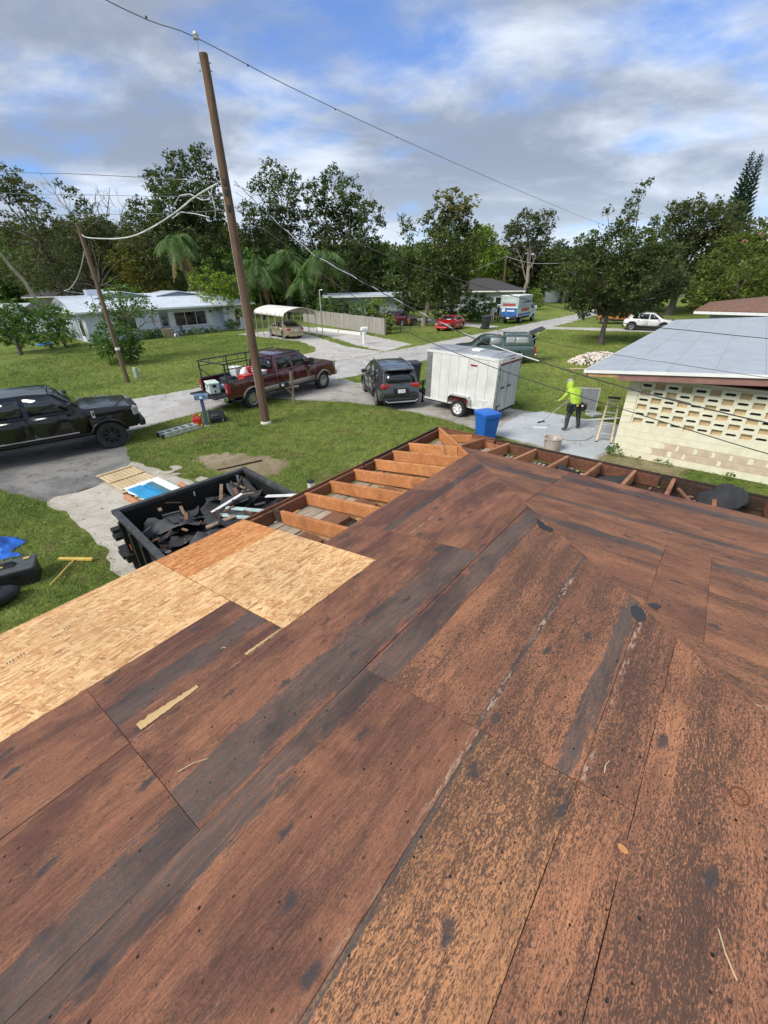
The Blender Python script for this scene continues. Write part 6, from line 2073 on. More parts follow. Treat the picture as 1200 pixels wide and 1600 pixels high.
def mailbox(label, loc, rz, m, pm, h=1.05, L=.48, W_=.19, post=.10, wood=False):
    t = thing('mailbox', label, 'mailbox', loc, rz)
    MB().box((0, 0, (h-.02)/2), (post, post, h-.02)).build('post', pm, t, bevel=.008)
    r_ = W_/2
    prof = [(-r_, 0), (r_, 0), (r_, .12)]+[(r_*math.cos(a), .12+r_*math.sin(a)) for a in np.linspace(.2, math.pi-.2, 8)]+[(-r_, .12)]
    m3 = Matrix(((0, 0, 1), (1, 0, 0), (0, 1, 0)))
    MB().prism(prof, -L/2, L/2, Matrix.Translation((0, 0, h)).to_3x3() @ m3).build('box', m, t, bevel=.006).location = (.02, 0, h)
    d_ = MB().prism([(a*.96, b*.98) for a, b in prof], 0, .02, m3).build('door', BLKP if not wood else m, t)
    d_.location = (.02+L/2, 0, h)
    MB().box((.03, 0, .2), (.03, .04, .02)).build('handle', CHROME, d_)
    MB().box((.0, -r_-.008, h+.09), (.10, .004, .07)).build('number_plate', WTRIM, t)
    MB().box((.10, -r_-.012, h+.16), (.02, .006, .12)).build('flag', m, t)
    return t


mailbox('blue metal mailbox on a blue post by the road edge', (-6.78, 15.85, 0), R(15), BLUM, M('post_blue', (.05, .085, .15), .5, var=.1), 1.02, .50, .20, .11)
MB().box((0, 0, .0), (.2, .2, .06)).build('post_footing', M('pale_mortar2', (.45, .43, .4), .9), [o for o in COL.objects if o.name == 'mailbox'][0])
gc_ = thing('gas_can', 'red plastic gas can beside the blue mailbox post', 'fuel can', (-7.16, 15.9, 0), .4)
REDP = M('red_plastic', (.50, .03, .025), .4, var=.1, scale=4)
MB().box((0, 0, .16), (.34, .25, .32)).build('body', REDP, gc_, bevel=.05, seg=3)
MB().tube([(-.12, 0, .30), (-.10, 0, .40), (.06, 0, .41), (.12, 0, .32)], .022, 8).build('handle', REDP, gc_, smooth=60)
MB().cyl((.10, .06, .30), (.18, .10, .42), .03, .02, 10).build('spout', M('yellow_spout', (.6, .45, .05), .5), gc_)
tb = thing('tool_case', 'black open tool case on the grass behind the blue mailbox post', 'tool case', (-6.52, 16.35, 0), .5)
MB().box((0, 0, .11), (.62, .40, .22)).build('base', BLKP, tb, bevel=.02)
MB().box((0, .20, .27), (.60, .06, .34), m=Matrix.Rotation(-.5, 3, 'X')).build('lid', BLKP, tb, bevel=.02)
MB().box((-.1, -.02, .25), (.25, .18, .10)).build('tray', M('dark_grey_plastic', (.07, .075, .08), .5), tb, bevel=.015)
MB().box((.16, -.21, .10), (.05, .02, .1)).build('latch', ALU, tb)
ct = thing('mailbox', 'black mailbox hung on a wooden cross post on the front lawn', 'mailbox', (-3.91, 18.66, 0), R(28))
GPW = wood_mat('grey_post_wood', (.30, .235, .17), (.19, .145, .105), axis='z', gx=1.5, gy=26)
MB().box((0, 0, .72), (.10, .10, 1.44)).build('post', GPW, ct, bevel=.008)
MB().box((-.02, -.0, .80), (.62, .115, .08)).build('arm', GPW, ct, bevel=.006)
MB().beam((-.26, 0, .76), (-.03, 0, .50), .05, .06).build('brace', GPW, ct)
MB().box((-.36, -.02, .95), (.42, .18, .22)).build('box', BLKP, ct, bevel=.05)
MB().box((-.43, -.118, .95), (.10, .01, .10)).build('number_plate', WTRIM, ct)
wm_ = mailbox('white mailbox on a white post by the pale double driveway', (-1.39, 37.6, 0), R(30), WTRIM, WTRIM, 1.1, .55, .28, .22)
o = MB().lathe([(.13, 0), (.13, .55), (.10, .60), (.02, .62)], 14).build('utility_pedestal', M('pedestal_green', (.30, .36, .30), .6, var=.1), smooth=40)
o.location = (-14.2, 25.2, 0)
tag(o, 'short pale green utility pedestal on the far lawn beside the leaning pole', 'utility pedestal')
o = MB().beam((-4.9, 11.45, .02), (-3.75, 12.15, .03), .05, .03).build('stick', CHAR)
tag(o, 'dark stick lying on the bare sandy patch', 'stick')
jg = thing('bucket', 'small white bucket with dark lid on the grass just past the eave', 'bucket', (-1.93, 10.12, 0), 0)
MB().lathe([(.09, 0), (.10, .20), (.105, .21)], 16).build('pail', WTRIM, jg, smooth=40)
MB().lathe([(.108, .21), (.108, .235), (.04, .24)], 16).build('lid', BLKP, jg)
MB().box((.2, -.1, .05), (.14, .12, .10)).build('handle', WTRIM, jg, bevel=.02)

# ------------------------------------------------------------------ tarp, cases and squeegee at the left edge
TARP = M('blue_tarp', (.018, .12, .52), .38, var=.15, scale=3)
tv, tf = [], []
nu, nv = 46, 34
for j in range(nv):
    for i in range(nu):
        uu, vv_ = i/(nu-1)*2-1, j/(nv-1)*2-1
        edge = max(abs(uu), abs(vv_))
        x, y = uu*1.05*(1+.12*math.sin(vv_*5)), vv_*.62*(1+.15*math.cos(uu*4))
        n1 = mnoise.noise(Vector((x*1.6, y*1.6, 2)))
        f1 = abs(mnoise.noise(Vector((x*2.8+y*1.2, y*3.4-x, 7))))
        z = max(.0, (.20+.16*n1-.34*f1+.05*mnoise.noise(Vector((x*9, y*9, 1))))*(1-edge**3))+.012+.05*abs(mnoise.noise(Vector((x*4, y*4, 11))))
        tv.append((x, y, z))
o = MB().add(tv, [(j*nu+i, j*nu+i+1, (j+1)*nu+i+1, (j+1)*nu+i) for j in range(nv-1) for i in range(nu-1)]).build('tarp', TARP, smooth=50)
o.modifiers.new('thick', 'SOLIDIFY').thickness = .004
o.scale = (.8, .85, .85)
o.location = (-8.55, 7.15, 0)
o.rotation_euler = (0, 0, R(28))
tag(o, 'crumpled bright blue tarp lying on the grass', 'tarp')
cs = thing('tool_case', 'black lidded tool box with yellow latches on the grass below the tarp', 'tool box', (-6.98, 6.32, 0), R(30))
MB().box((0, 0, .15), (.80, .46, .30)).build('base', BLKP, cs, bevel=.03)
MB().box((0, 0, .335), (.84, .50, .07)).build('lid', M('dark_grey_plastic', (.07, .075, .08), .5), cs, bevel=.025)
MB().box((-.05, 0, .378), (.34, .16, .02)).build('recess', BLKP, cs, bevel=.01)
MB().tube([(-.2, 0, .37), (-.18, 0, .43), (.10, 0, .43), (.12, 0, .37)], .022, 8).build('handle', BLKP, cs, smooth=60)
for x, y in ((.28, .12), (-.1, -.02)):
    MB().box((x, y, .385), (.10, .055, .02)).build('latch', M('yellow_latch', (.6, .45, .12), .5), cs, bevel=.006)
bg_ = thing('tool_bag', 'black rounded bag lying below the tool box at the left edge', 'bag', (-6.86, 5.62, 0), R(50))
MB().ball((0, 0, .15), (.46, .24, .17), 18, 10).build('body', M('black_nylon', (.022, .026, .034), .6, var=.3, bmp=.4), bg_, smooth=60)
MB().tube([(-.25, 0, .28), (-.1, .03, .40), (.12, .02, .38), (.25, 0, .27)], .018, 8).build('strap', BLKP, bg_, smooth=60)
MB().tube([(.40*math.cos(a), .02+.21*math.sin(a), .17) for a in np.linspace(0, 6.28, 24)], .012, 6).build('zip_seam', BLKP, bg_)
YEL = M('yellow_tool_paint', (.62, .44, .10), .5, var=.1)
sq_ = thing('squeegee', 'yellow T shaped push tool lying on the grass', 'squeegee', (-6.14, 6.11, 0), math.atan2(.84, -.10))
MB().tube([(0, 0, .10), (.25, 0, .085), (.55, .012, .075), (.84, 0, .06)], .016, 8).build('pole', YEL, sq_, smooth=60)
MB().beam((.80, -.36, .06), (.92, .34, .06), .07, .05).build('head', YEL, sq_, bevel=.01)

# ------------------------------------------------------------------ load in the maroon truck
mt = Matrix.Translation((-5.03, 20.62, 0)) @ Matrix.Rotation(R(53), 4, 'Z')


def intruck(name, label, cat, x, y, z, rz=0):
    q = mt @ Vector((x, y, z))
    return thing(name, label, cat, q, R(53)+rz)


rr, bz = k2['rear'], .80
COOL = M('cooler_mint', (.60, .70, .64), .5, var=.04)
c_ = intruck('cooler', 'pale mint cooler with black latches on the lowered tailgate', 'cooler', rr-.05, -.02, .79, R(-20))
MB().box((0, 0, .20), (.44, .66, .38)).build('body', COOL, c_, bevel=.03)
MB().box((0, 0, .42), (.47, .69, .09)).build('lid', COOL, c_, bevel=.025)
for y in (-.2, .2):
    MB().box((-.24, y, .37), (.03, .07, .12)).build('latch', BLKP, c_, bevel=.006)
MB().box((0, -.36, .34), (.14, .04, .12)).build('handle', BLKP, c_, bevel=.01)
MB().box((0, -.345, .12), (.06, .03, .06)).build('drain_plug', BLKP, c_)
for k in range(3):
    MB().box((-.226, -.12+k*.12, .20+.03*(k % 2)), (.006, .08, .05)).build('faded_print', M('print_green', (.12, .24, .2), .6), c_)
c_ = intruck('storage_box', 'bright red plastic storage box in the maroon truck bed', 'storage box', rr+1.30, -.52, bz, .1)
MB().box((0, 0, .26), (.52, .42, .50)).build('body', REDP, c_, bevel=.03)
MB().box((0, 0, .53), (.56, .46, .06)).build('lid', REDP, c_, bevel=.02)
MB().box((-.27, 0, .30), (.03, .26, .28)).build('panel', REDP, c_, bevel=.02)
c_ = intruck('storage_box', 'darker red box behind the bright red one in the truck bed', 'storage box', rr+1.75, -.50, bz, 0)
MB().box((0, 0, .24), (.30, .40, .48)).build('body', M('dark_red_plastic', (.22, .012, .02), .5), c_, bevel=.03)
MB().box((0, 0, .5), (.33, .43, .05)).build('lid', MATS['dark_red_plastic'], c_, bevel=.02)
c_ = intruck('hard_hat', 'white round helmet on the gear in the truck bed', 'helmet', rr+1.55, -.1, bz+.52)
MB().lathe([(.16, 0), (.165, .03), (.15, .10), (.11, .17), (.05, .21), (.01, .215)], 18).build('shell', WTRIM, c_, smooth=60)
MB().lathe([(.20, 0), (.20, .015), (.15, .02)], 18).build('brim', WTRIM, c_)
c_ = intruck('gas_can', 'small red fuel can behind the white helmet in the truck bed', 'fuel can', rr+1.95, .05, bz+.42)
MB().box((0, 0, .16), (.28, .2, .3)).build('body', REDP, c_, bevel=.05)
MB().tube([(-.1, 0, .28), (-.08, 0, .37), (.06, 0, .37), (.1, 0, .29)], .02, 8).build('handle', REDP, c_)
for i, (x, y, z, s_, lab) in enumerate(((rr+.95, -.1, bz, (.5, .4, .34), 'black tool bag just inside the truck bed'), (rr+1.05, .42, bz, (.6, .5, .42), 'larger black tool bag against the far bed side'), (rr+1.9, .05, bz, (.6, .6, .42), 'black crate under the red fuel can'))):
    c_ = intruck('tool_bag', lab, 'tool bag', x, y, z, rnd.uniform(-.3, .3))
    MB().box((0, 0, s_[2]/2), s_).build('body', MATS['black_nylon'], c_, bevel=.08, seg=3)
    MB().tube([(-s_[0]*.35, 0, s_[2]-.02), (-s_[0]*.2, 0, s_[2]+.12), (s_[0]*.2, 0, s_[2]+.12), (s_[0]*.35, 0, s_[2]-.02)], .02, 8).build('handle', BLKP, c_, smooth=60)
c_ = intruck('gas_cylinder', 'pale blue gas cylinder lying behind the cooler', 'gas cylinder', rr+.42, -.30, bz+.14, R(90))
MB().tube([(-.42, 0, 0), (-.36, 0, 0), (.3, 0, 0), (.38, 0, 0), (.42, 0, 0)], [.05, .13, .13, .09, .03], 14).build('tank', M('pale_blue_paint', (.30, .40, .52), .4), c_, smooth=40)
MB().cyl((.42, 0, 0), (.52, 0, 0), .03, n=8).build('valve', ALU, c_)
CLR = M('cloudy_plastic', (.50, .53, .53), .25, var=.15, scale=6)
for i, (x, y, z, s_) in enumerate(((rr+2.15, -.40, bz, (.36, .55, .55)), (rr+2.1, .25, bz, (.4, .6, .62)), (rr+1.55, .5, bz, (.35, .4, .72)))):
    c_ = intruck('storage_tub', ('cloudy plastic tub nearest the cab in the truck bed', 'tall cloudy plastic tub behind its twin in the truck bed', 'cloudy plastic tub by the far bed side under the rack')[i], 'tub', x, y, z, rnd.uniform(-.2, .2))
    MB().box((0, 0, s_[2]/2), s_).build('body', CLR, c_, bevel=.04)
    MB().box((0, 0, s_[2]+.02), (s_[0]+.04, s_[1]+.04, .04)).build('lid', WTRIM, c_, bevel=.012)

# ------------------------------------------------------------------ wheelie bins


def bin_(label, loc, rz, m, s=1.0):
    t = thing('trash_bin', label, 'trash bin', (*loc, 0), rz)
    h = 1.02*s
    rings = []
    for z, a, b in ((.04, .24, .25), (.10, .25, .26), (.60*h, .29, .31), (.62*h, .295, .315), (.92*h, .315, .345), (h, .32, .35)):
        rings.append([(x*a*s, y*b*s, z) for x, y in ((-.9, -1), (.9, -1), (1, -.9), (1, .9), (.9, 1), (-.9, 1), (-1, .9), (-1, -.9))])
    MB().loft(rings).build('body', m, t, smooth=25)
    MB().loft([[(x*a*s, y*b*s, z) for x, y in ((-.9, -1), (.9, -1), (1, -.9), (1, .9), (.9, 1), (-.9, 1), (-1, .9), (-1, -.9))] for z, a, b in ((h-.06, .345, .375), (h+.0, .345, .375))]).build('rim', m, t)
    for k in range(7):
        MB().box((-.27*s+k*.09*s, -.372*s, h-.07), (.03, .03, .06)).build('rib', m, t)
    MB().loft([[(x*a*s, y*b*s+.01, z) for x, y in ((-.9, -1), (.9, -1), (1, -.9), (1, .9), (.9, 1), (-.9, 1), (-1, .9), (-1, -.9))] for z, a, b in ((h+.005, .355, .39), (h+.05, .35, .385), (h+.10, .24, .28), (h+.11, .1, .12))]).build('lid', m, t, smooth=25)
    MB().tube([(-.28*s, .40*s, h-.03), (.28*s, .40*s, h-.03)], .018, 8).build('handle', m, t)
    for sd in (-1, 1):
        MB().cyl((sd*.27*s, .24*s, .12), (sd*.33*s, .24*s, .12), .12, n=14).build('wheel', RUB, t)
    return t


bin_('bright blue trash bin standing just beyond the roof corner', (3.48, 13.62), R(20), M('bin_blue', (.02, .13, .50), .45, var=.08, scale=3), .93)
DBIN = M('bin_charcoal', (.035, .042, .048), .5, var=.12)
bin_('charcoal trash bin standing behind the dark grey SUV', (1.62, 22.3), R(12), DBIN, 1.05)
bin_('charcoal trash bin across the road near the two standing men', (10.95, 47.6), R(20), DBIN, 1.15)

# ------------------------------------------------------------------ by the worker: tub, step ladder, screen, boards, rubble
tbm = M('tub_plastic', (.46, .38, .33), .7, var=.08, dirt=(.3, .24, .2), dirt_amt=.4)
tt = thing('bucket', 'round pinkish grey tub with two ears on the grass by the eave', 'bucket', (5.38, 12.62, 0), 0)
MB().lathe([(.21, 0), (.23, .02), (.27, .40), (.285, .41), (.285, .44), (.262, .44), (.25, .40), (.21, .06), (.02, .05)], 24, cap=True).build('tub', tbm, tt, smooth=35)
for a in (R(200), R(20)):
    MB().box((.30*math.cos(a), .30*math.sin(a), .41), (.09, .06, .04), rz=a).build('ear', tbm, tt, bevel=.01)
MB().box((.08, .05, .26), (.09, .06, .30)).build('mixing_stick', WTRIM, tt)
FIB = M('fibreglass_tan', (.66, .52, .31), .55, var=.1)
sl_ = thing('stepladder', 'tan fibreglass stepladder standing open beside the cream wall corner', 'stepladder', (7.32, 13.2, 0), R(-28))
for sd in (-1, 1):
    MB().beam((sd*.25, 0, .02), (sd*.17, .42, 1.62), .06, .035).build('side_rail', FIB, sl_, bevel=.004)
    MB().beam((sd*.27, .98, .02), (sd*.17, .50, 1.58), .045, .03).build('rear_rail', FIB, sl_, bevel=.004)
    MB().box((sd*.25, 0, .03), (.08, .07, .06)).build('foot', BLKP, sl_)
for i in range(4):
    t_ = .22+i*.235
    MB().box((0, .42*t_+.02, 1.62*t_), (.50-.16*t_, .12, .035)).build('step', SILV, sl_, bevel=.006)
MB().box((0, .46, 1.63), (.42, .20, .05)).build('top_cap', M('dark_grey_plastic', (.07, .075, .08), .5), sl_, bevel=.012)
for i in range(3):
    t_ = .3+i*.25
    MB().tube([(-.23, .98-.48*t_, 1.58*t_), (.23, .98-.48*t_, 1.58*t_)], .012, 6).build('rear_brace', SILV, sl_)
sc_ = thing('window_screen', 'grey mesh panel propped upright on the grass behind the worker', 'screen', (8.25, 16.9, 0), R(-20))
for c, d_ in (((0, 0, .04), (.86, .03, .05)), ((0, 0, .93), (.86, .03, .05)), ((-.41, 0, .485), (.04, .03, .84)), ((.41, 0, .485), (.04, .03, .84))):
    MB().box(c, d_).build('frame', SILV, sc_)
MB().box((0, 0, .485), (.78, .008, .84)).build('mesh', M('screen_mesh', (.20, .215, .23), .6, var=.1), sc_)
tag(MB().box((8.35, 16.25, .06), (.55, .42, .12), rz=.4).build('plastic_tray', SILV, bevel=.03), 'pale plastic tray on the grass edge right of the mesh panel', 'tray')
tag(MB().beam((7.75, 15.55, .05), (9.1, 15.75, .05), .12, .05).build('gutter', WTRIM, bevel=.015), 'white gutter length lying on the pad behind the stepladder', 'gutter')
tag(MB().box((5.78, 14.86, .03), (.44, .14, .012), rz=-.15).build('paper_scrap', WTRIM), 'white strip lying on the wet pad below the broom', 'scrap')
for i, (x, y) in enumerate(((7.6, 14.6), (7.3, 14.3), (7.9, 14.9), (7.0, 15.1), (7.5, 15.2))):
    tag(MB().box((x, y, .03), (rnd.uniform(.06, .16), .03, .015), rz=rnd.uniform(0, 3)).build('wood_scrap', PALE if i % 2 else WTRIM), 'small pale scrap littering the pad near the stepladder', 'scrap', 'scraps littering the pad')
hs = [Vector((6.55+.65*math.cos(a)*(1+.2*math.sin(3*a)), 13.75+.35*math.sin(a), .03)) for a in np.linspace(2.6, 6.6, 26)]
tag(MB().tube(hs, .013, 6).build('hose', M('grey_hose', (.20, .2, .2), .6), smooth=60), 'thin grey hose curling on the pad by the stepladder', 'hose')
sl_.scale = (.88, .88, .86)
# shell and rubble heap
mb = MB()
r_ = random.Random(5)
for i in range(900):
    a, q = r_.uniform(0, 2*math.pi), math.sqrt(r_.random())
    x, y = math.cos(a)*q*1.9, math.sin(a)*q*1.05
    z = .62*max(0, 1-q*q)**.8+r_.uniform(-.04, .03)
    s_ = r_.uniform(.05, .13)
    mb.box((x, y, z), (s_, s_*r_.uniform(.6, 1), s_*r_.uniform(.5, .9)), m=Euler((r_.uniform(0, 3), r_.uniform(0, 3), r_.uniform(0, 3))).to_matrix())
o = mb.build('gravel', M('pale_shell_rubble', (.72, .64, .57), .95, var=.2, scale=9))
o.location = (13.7, 27.3, 0)
o.rotation_euler = (0, 0, R(-12))
tag(o, kind='stuff')
tag(MB().box((11.6, 25.5, .04), (1.1, .14, .05), rz=-.1).build('plank', PALE), 'pale plank on the grass left of the yellow house eave', 'plank')
tag(MB().box((12.9, 25.3, .05), (1.0, .30, .08), rz=-.15).build('plank', WPL), 'wider whitish plank on the grass under the yellow house eave corner', 'plank')
cv, nn_ = [], 24
for j in range(nn_):
    for i in range(nn_):
        uu, vv_ = i/(nn_-1)*2-1, j/(nn_-1)*2-1
        e = max(abs(uu), abs(vv_))
        z = .95*(1-e**5)+.10*mnoise.noise(Vector((uu*3, vv_*3, 3)))*(1-e)+.06*mnoise.noise(Vector((uu*8, vv_*8, 1)))*(1-e**4)
        cv.append((uu*3.2, vv_*1.6, max(.01, z)))
o = MB().add(cv, [(j*nn_+i, j*nn_+i+1, (j+1)*nn_+i+1, (j+1)*nn_+i) for j in range(nn_-1) for i in range(nn_-1)]).build('tarp', M('silver_tarp', (.42, .45, .48), .35, var=.12), smooth=50)
o.location = (22.2, 33.6, 0)
o.rotation_euler = (0, 0, R(42))
tag(o, 'silver grey sheet draped over a low load behind the grey roof', 'tarp cover')
tag(MB().tube([(-.55+.55*math.cos(a), .55*math.sin(a), .08+.02*math.sin(a)) for a in np.linspace(0, 6.28, 24)], .08, 8).build('wading_pool', M('pool_blue', (.02, .16, .42), .5), smooth=60), 'small round blue wading pool on the grass by the bungalow', 'wading pool').location = (-30.0, 40.9, 0)
o = thing('patio_chair', 'black metal patio chair by the bungalow porch', 'chair', (-20.3, 46.0, 0), R(-30))
MB().box((0, 0, .42), (.5, .5, .04)).build('seat', BLK, o)
for k in range(5):
    MB().box((-.2+k*.1, .24, .70), (.03, .03, .55)).build('slat', BLK, o)
for x in (-.23, .23):
    for y in (-.23, .23):
        MB().box((x, y, .2), (.03, .03, .4)).build('leg', BLK, o)
o = MB().lathe([(.16, 0), (.2, .42), (.18, .42), (.15, .05)], 16).build('planter_bucket', WTRIM, smooth=40)
o.location = (-20.3, 44.9, .18)
o.rotation_euler = (R(95), 0, R(40))
tag(o, 'white bucket tipped on its side on the bungalow lawn', 'bucket')
o = MB().box((0, 0, .4), (1.1, .7, .8)).build('planter_box', M('woven_tan', (.28, .23, .15), .9, var=.2, bmp=.6, bscale=12), bevel=.05)
o.location = (-21.2, 45.2, 0)
o.rotation_euler = (0, 0, R(45))
tag(o, 'low tan planter box in front of the bungalow door', 'planter')

# ------------------------------------------------------------------ debris and felt in the right hand bays of our roof
hmx = Matrix.Translation((.934, 6.717, 2.74)) @ Matrix.Rotation(math.atan2(HX.y, HX.x), 4, 'Z')


def hp(a, b, z):
    return hmx @ Vector((a, b, z))


felt(hp(.45, 2.28, -.13), (.50, .30), (.25, .35, .4), 11, FELT, 'black felt flap hanging in the bay nearest the tub', None, .15)
felt(hp(.40, 2.72, -.11), (.46, .28), (.35, -.3, -.6), 12, FELT, 'black triangular felt flap leaning across its rafter bay', None, .12)
dv, dn = [], 22
for j in range(dn):
    for i in range(dn):
        uu, vv_ = i/(dn-1)*2-1, j/(dn-1)*2-1
        rr2 = math.hypot(uu, vv_)
        k = max(abs(uu), abs(vv_))/max(rr2, 1e-6)
        x, y = uu*k, vv_*k                       # square grid pulled into a disc
        q2 = math.hypot(x, y)
        e = 1+.14*mnoise.noise(Vector((math.atan2(y, x)*1.3, 3, 1)))
        z = .13*(1-q2**2.2)-.05*max(0, q2-.7)+.045*mnoise.noise(Vector((x*2.2, y*2.2, 4)))+.02*mnoise.noise(Vector((x*6, y*6, 2)))
        dv.append((x*.29*e, y*.20*e, z+.02*mnoise.noise(Vector((x*11, y*11, 6)))))
o = MB().add(dv, [(j*dn+i, j*dn+i+1, (j+1)*dn+i+1, (j+1)*dn+i) for j in range(dn-1) for i in range(dn-1)]).build('felt_scrap', FELT, smooth=50)
o.modifiers.new('thick', 'SOLIDIFY').thickness = .005
o.matrix_world = Matrix.Translation(hp(.28, 3.84, -.005)) @ Matrix.Rotation(R(200), 4, 'Z') @ Matrix.Rotation(R(12), 4, 'Y')
tag(o, 'large rounded black felt piece slumped over the last rafters by the fascia', 'roofing felt')
felt(hp(.45, 4.05, -.12), (.5, .4), (.2, .2, .9), 14, FELT, 'flat black felt scrap in the last visible bay', None, .2)
WH = M('white_plastic_scrap', (.62, .62, .60), .5)
for i in range(34):
    b = rnd.uniform(2.15, 4.6)
    a = rnd.uniform(.12, .85)
    s_ = rnd.uniform(.03, .10)
    m_ = (WH, BLOCKW, FELT, DPL, FELT2)[i % 5]
    o = MB().box((0, 0, 0), (s_, s_*rnd.uniform(.3, .8), .012)).build('debris_scrap', m_)
    o.location = hp(a, b, -.145+rnd.uniform(0, .03))
    o.rotation_euler = (rnd.uniform(-.5, .5), rnd.uniform(-.5, .5), rnd.uniform(0, 6))
    tag(o, 'small scrap of torn roofing litter lying in the open rafter bays', 'scrap', 'litter lying in the open rafter bays')
for i, (a0, b0, a1, b1, lab) in enumerate(((.25, 3.42, .55, 3.66, 'thin bent wood strip slanting in a rafter bay'), (.5, 3.60, .75, 3.62, 'short wood stub standing in a rafter bay'))):
    tag(MB().beam(hp(a0, b0, -.02), hp(a1, b1, -.09), .03, .02).build('wood_strip', BLOCKW), lab, 'wood strip')
# loose bits on the deck: splinters, curled shavings, a lost knot
ntop = lambda a, s: hp(a, s*CP, s*SP+.0155)
for i, (a, s, L, ang, lab) in enumerate(((5.52, 2.17, .13, .5, 'thin pale splinter below the short yellow torn strip'), (4.95, 3.98, .10, 1.4, 'pale splinter near the bottom right of the deck'), (4.58, 3.60, .06, .9, 'short pale splinter above the sheet corner'), (5.75, 3.62, .12, 1.2, 'slender pale shaving on the orange sheet'), (5.02, 1.60, .03, .2, 'tiny curled pale chip on the dark patched sheet'))):
    o = MB().beam((-L/2, 0, 0), (0, .004, .004), .004, .002).beam((0, .004, .004), (L/2, -.004, .001), .003, .002).build('splinter', PALE)
    o.matrix_world = Matrix.Translation(ntop(a, s)) @ Matrix.Rotation(ang, 4, 'Z')
    tag(o, lab, 'splinter')
o = MB().prism(ragged([(.011*math.cos(t), .017*math.sin(t)) for t in np.linspace(0, 5.8, 10)], .002, .01), 0, .004).build('wood_chip', FRESH, bevel=.001)
o.matrix_world = Matrix.Translation(ntop(4.84, 3.71)) @ Matrix.Rotation(.6, 4, 'Z')
tag(o, 'small round orange wood chip lying on a sheet joint near the bottom right', 'wood chip')
o = MB().tube([(.034*math.cos(t), .026*math.sin(t), .001) for t in np.linspace(0, 2*math.pi, 25)], .0028, 5).build('rust_ring', M('rust_mark', (.16, .05, .025), .8), house)
o.matrix_local = Matrix.Translation((4.45, 3.99*CP, 3.99*SP+.0155)) @ Matrix.Rotation(RP, 4, 'X')
PEEL = wood_mat('torn_bare_wood', (.62, .44, .22), (.50, .33, .15), gx=2, gy=40)


def peel(a0, a1, s0, s1, seed, label):
    r_ = random.Random(seed)
    n = 26
    up_, dn = [], []
    for i in range(n+1):
        t = i/n
        w_ = (s1-s0)*(1-t*.55)*(.75+.25*r_.random())
        up_.append((a0+(a1-a0)*t, s1-r_.uniform(0, .006)))
        dn.append((a0+(a1-a0)*t, s1-w_))
    poly = up_+dn[::-1]
    o = MB().prism([(a-a0, (s-s0)) for a, s in poly], 0, .0012).build('bare_patch', PEEL, house)
    o.matrix_local = Matrix.Translation((a0, s0*CP, s0*SP+.0155)) @ Matrix.Rotation(RP, 4, 'X')
    o['label'] = label


peel(5.58, 5.27, 1.69, 1.765, 3, 'bare yellow strip where the top veneer tore away')
peel(4.98, 4.72, 1.755, 1.785, 4, 'narrow torn strip of bare wood at the patch corner')
# stamped grade marks, too worn to read
INKM = M('faded_ink', (.20, .14, .09), .8)
for a, s in ((5.50, .36), (5.58, .40), (5.78, .42), (5.84, .43), (5.94, .46)):
    for k in range(3):
        o = MB().box((0, 0, 0), (.006, .035, .0008)).build('grade_stamp', INKM, house)
        o.matrix_local = Matrix.Translation((a+k*.016, (s-.0)*CP, s*SP+.0165)) @ Matrix.Rotation(RP, 4, 'X')

# ------------------------------------------------------------------ people
SKIN = M('skin', (.42, .25, .17), .55)


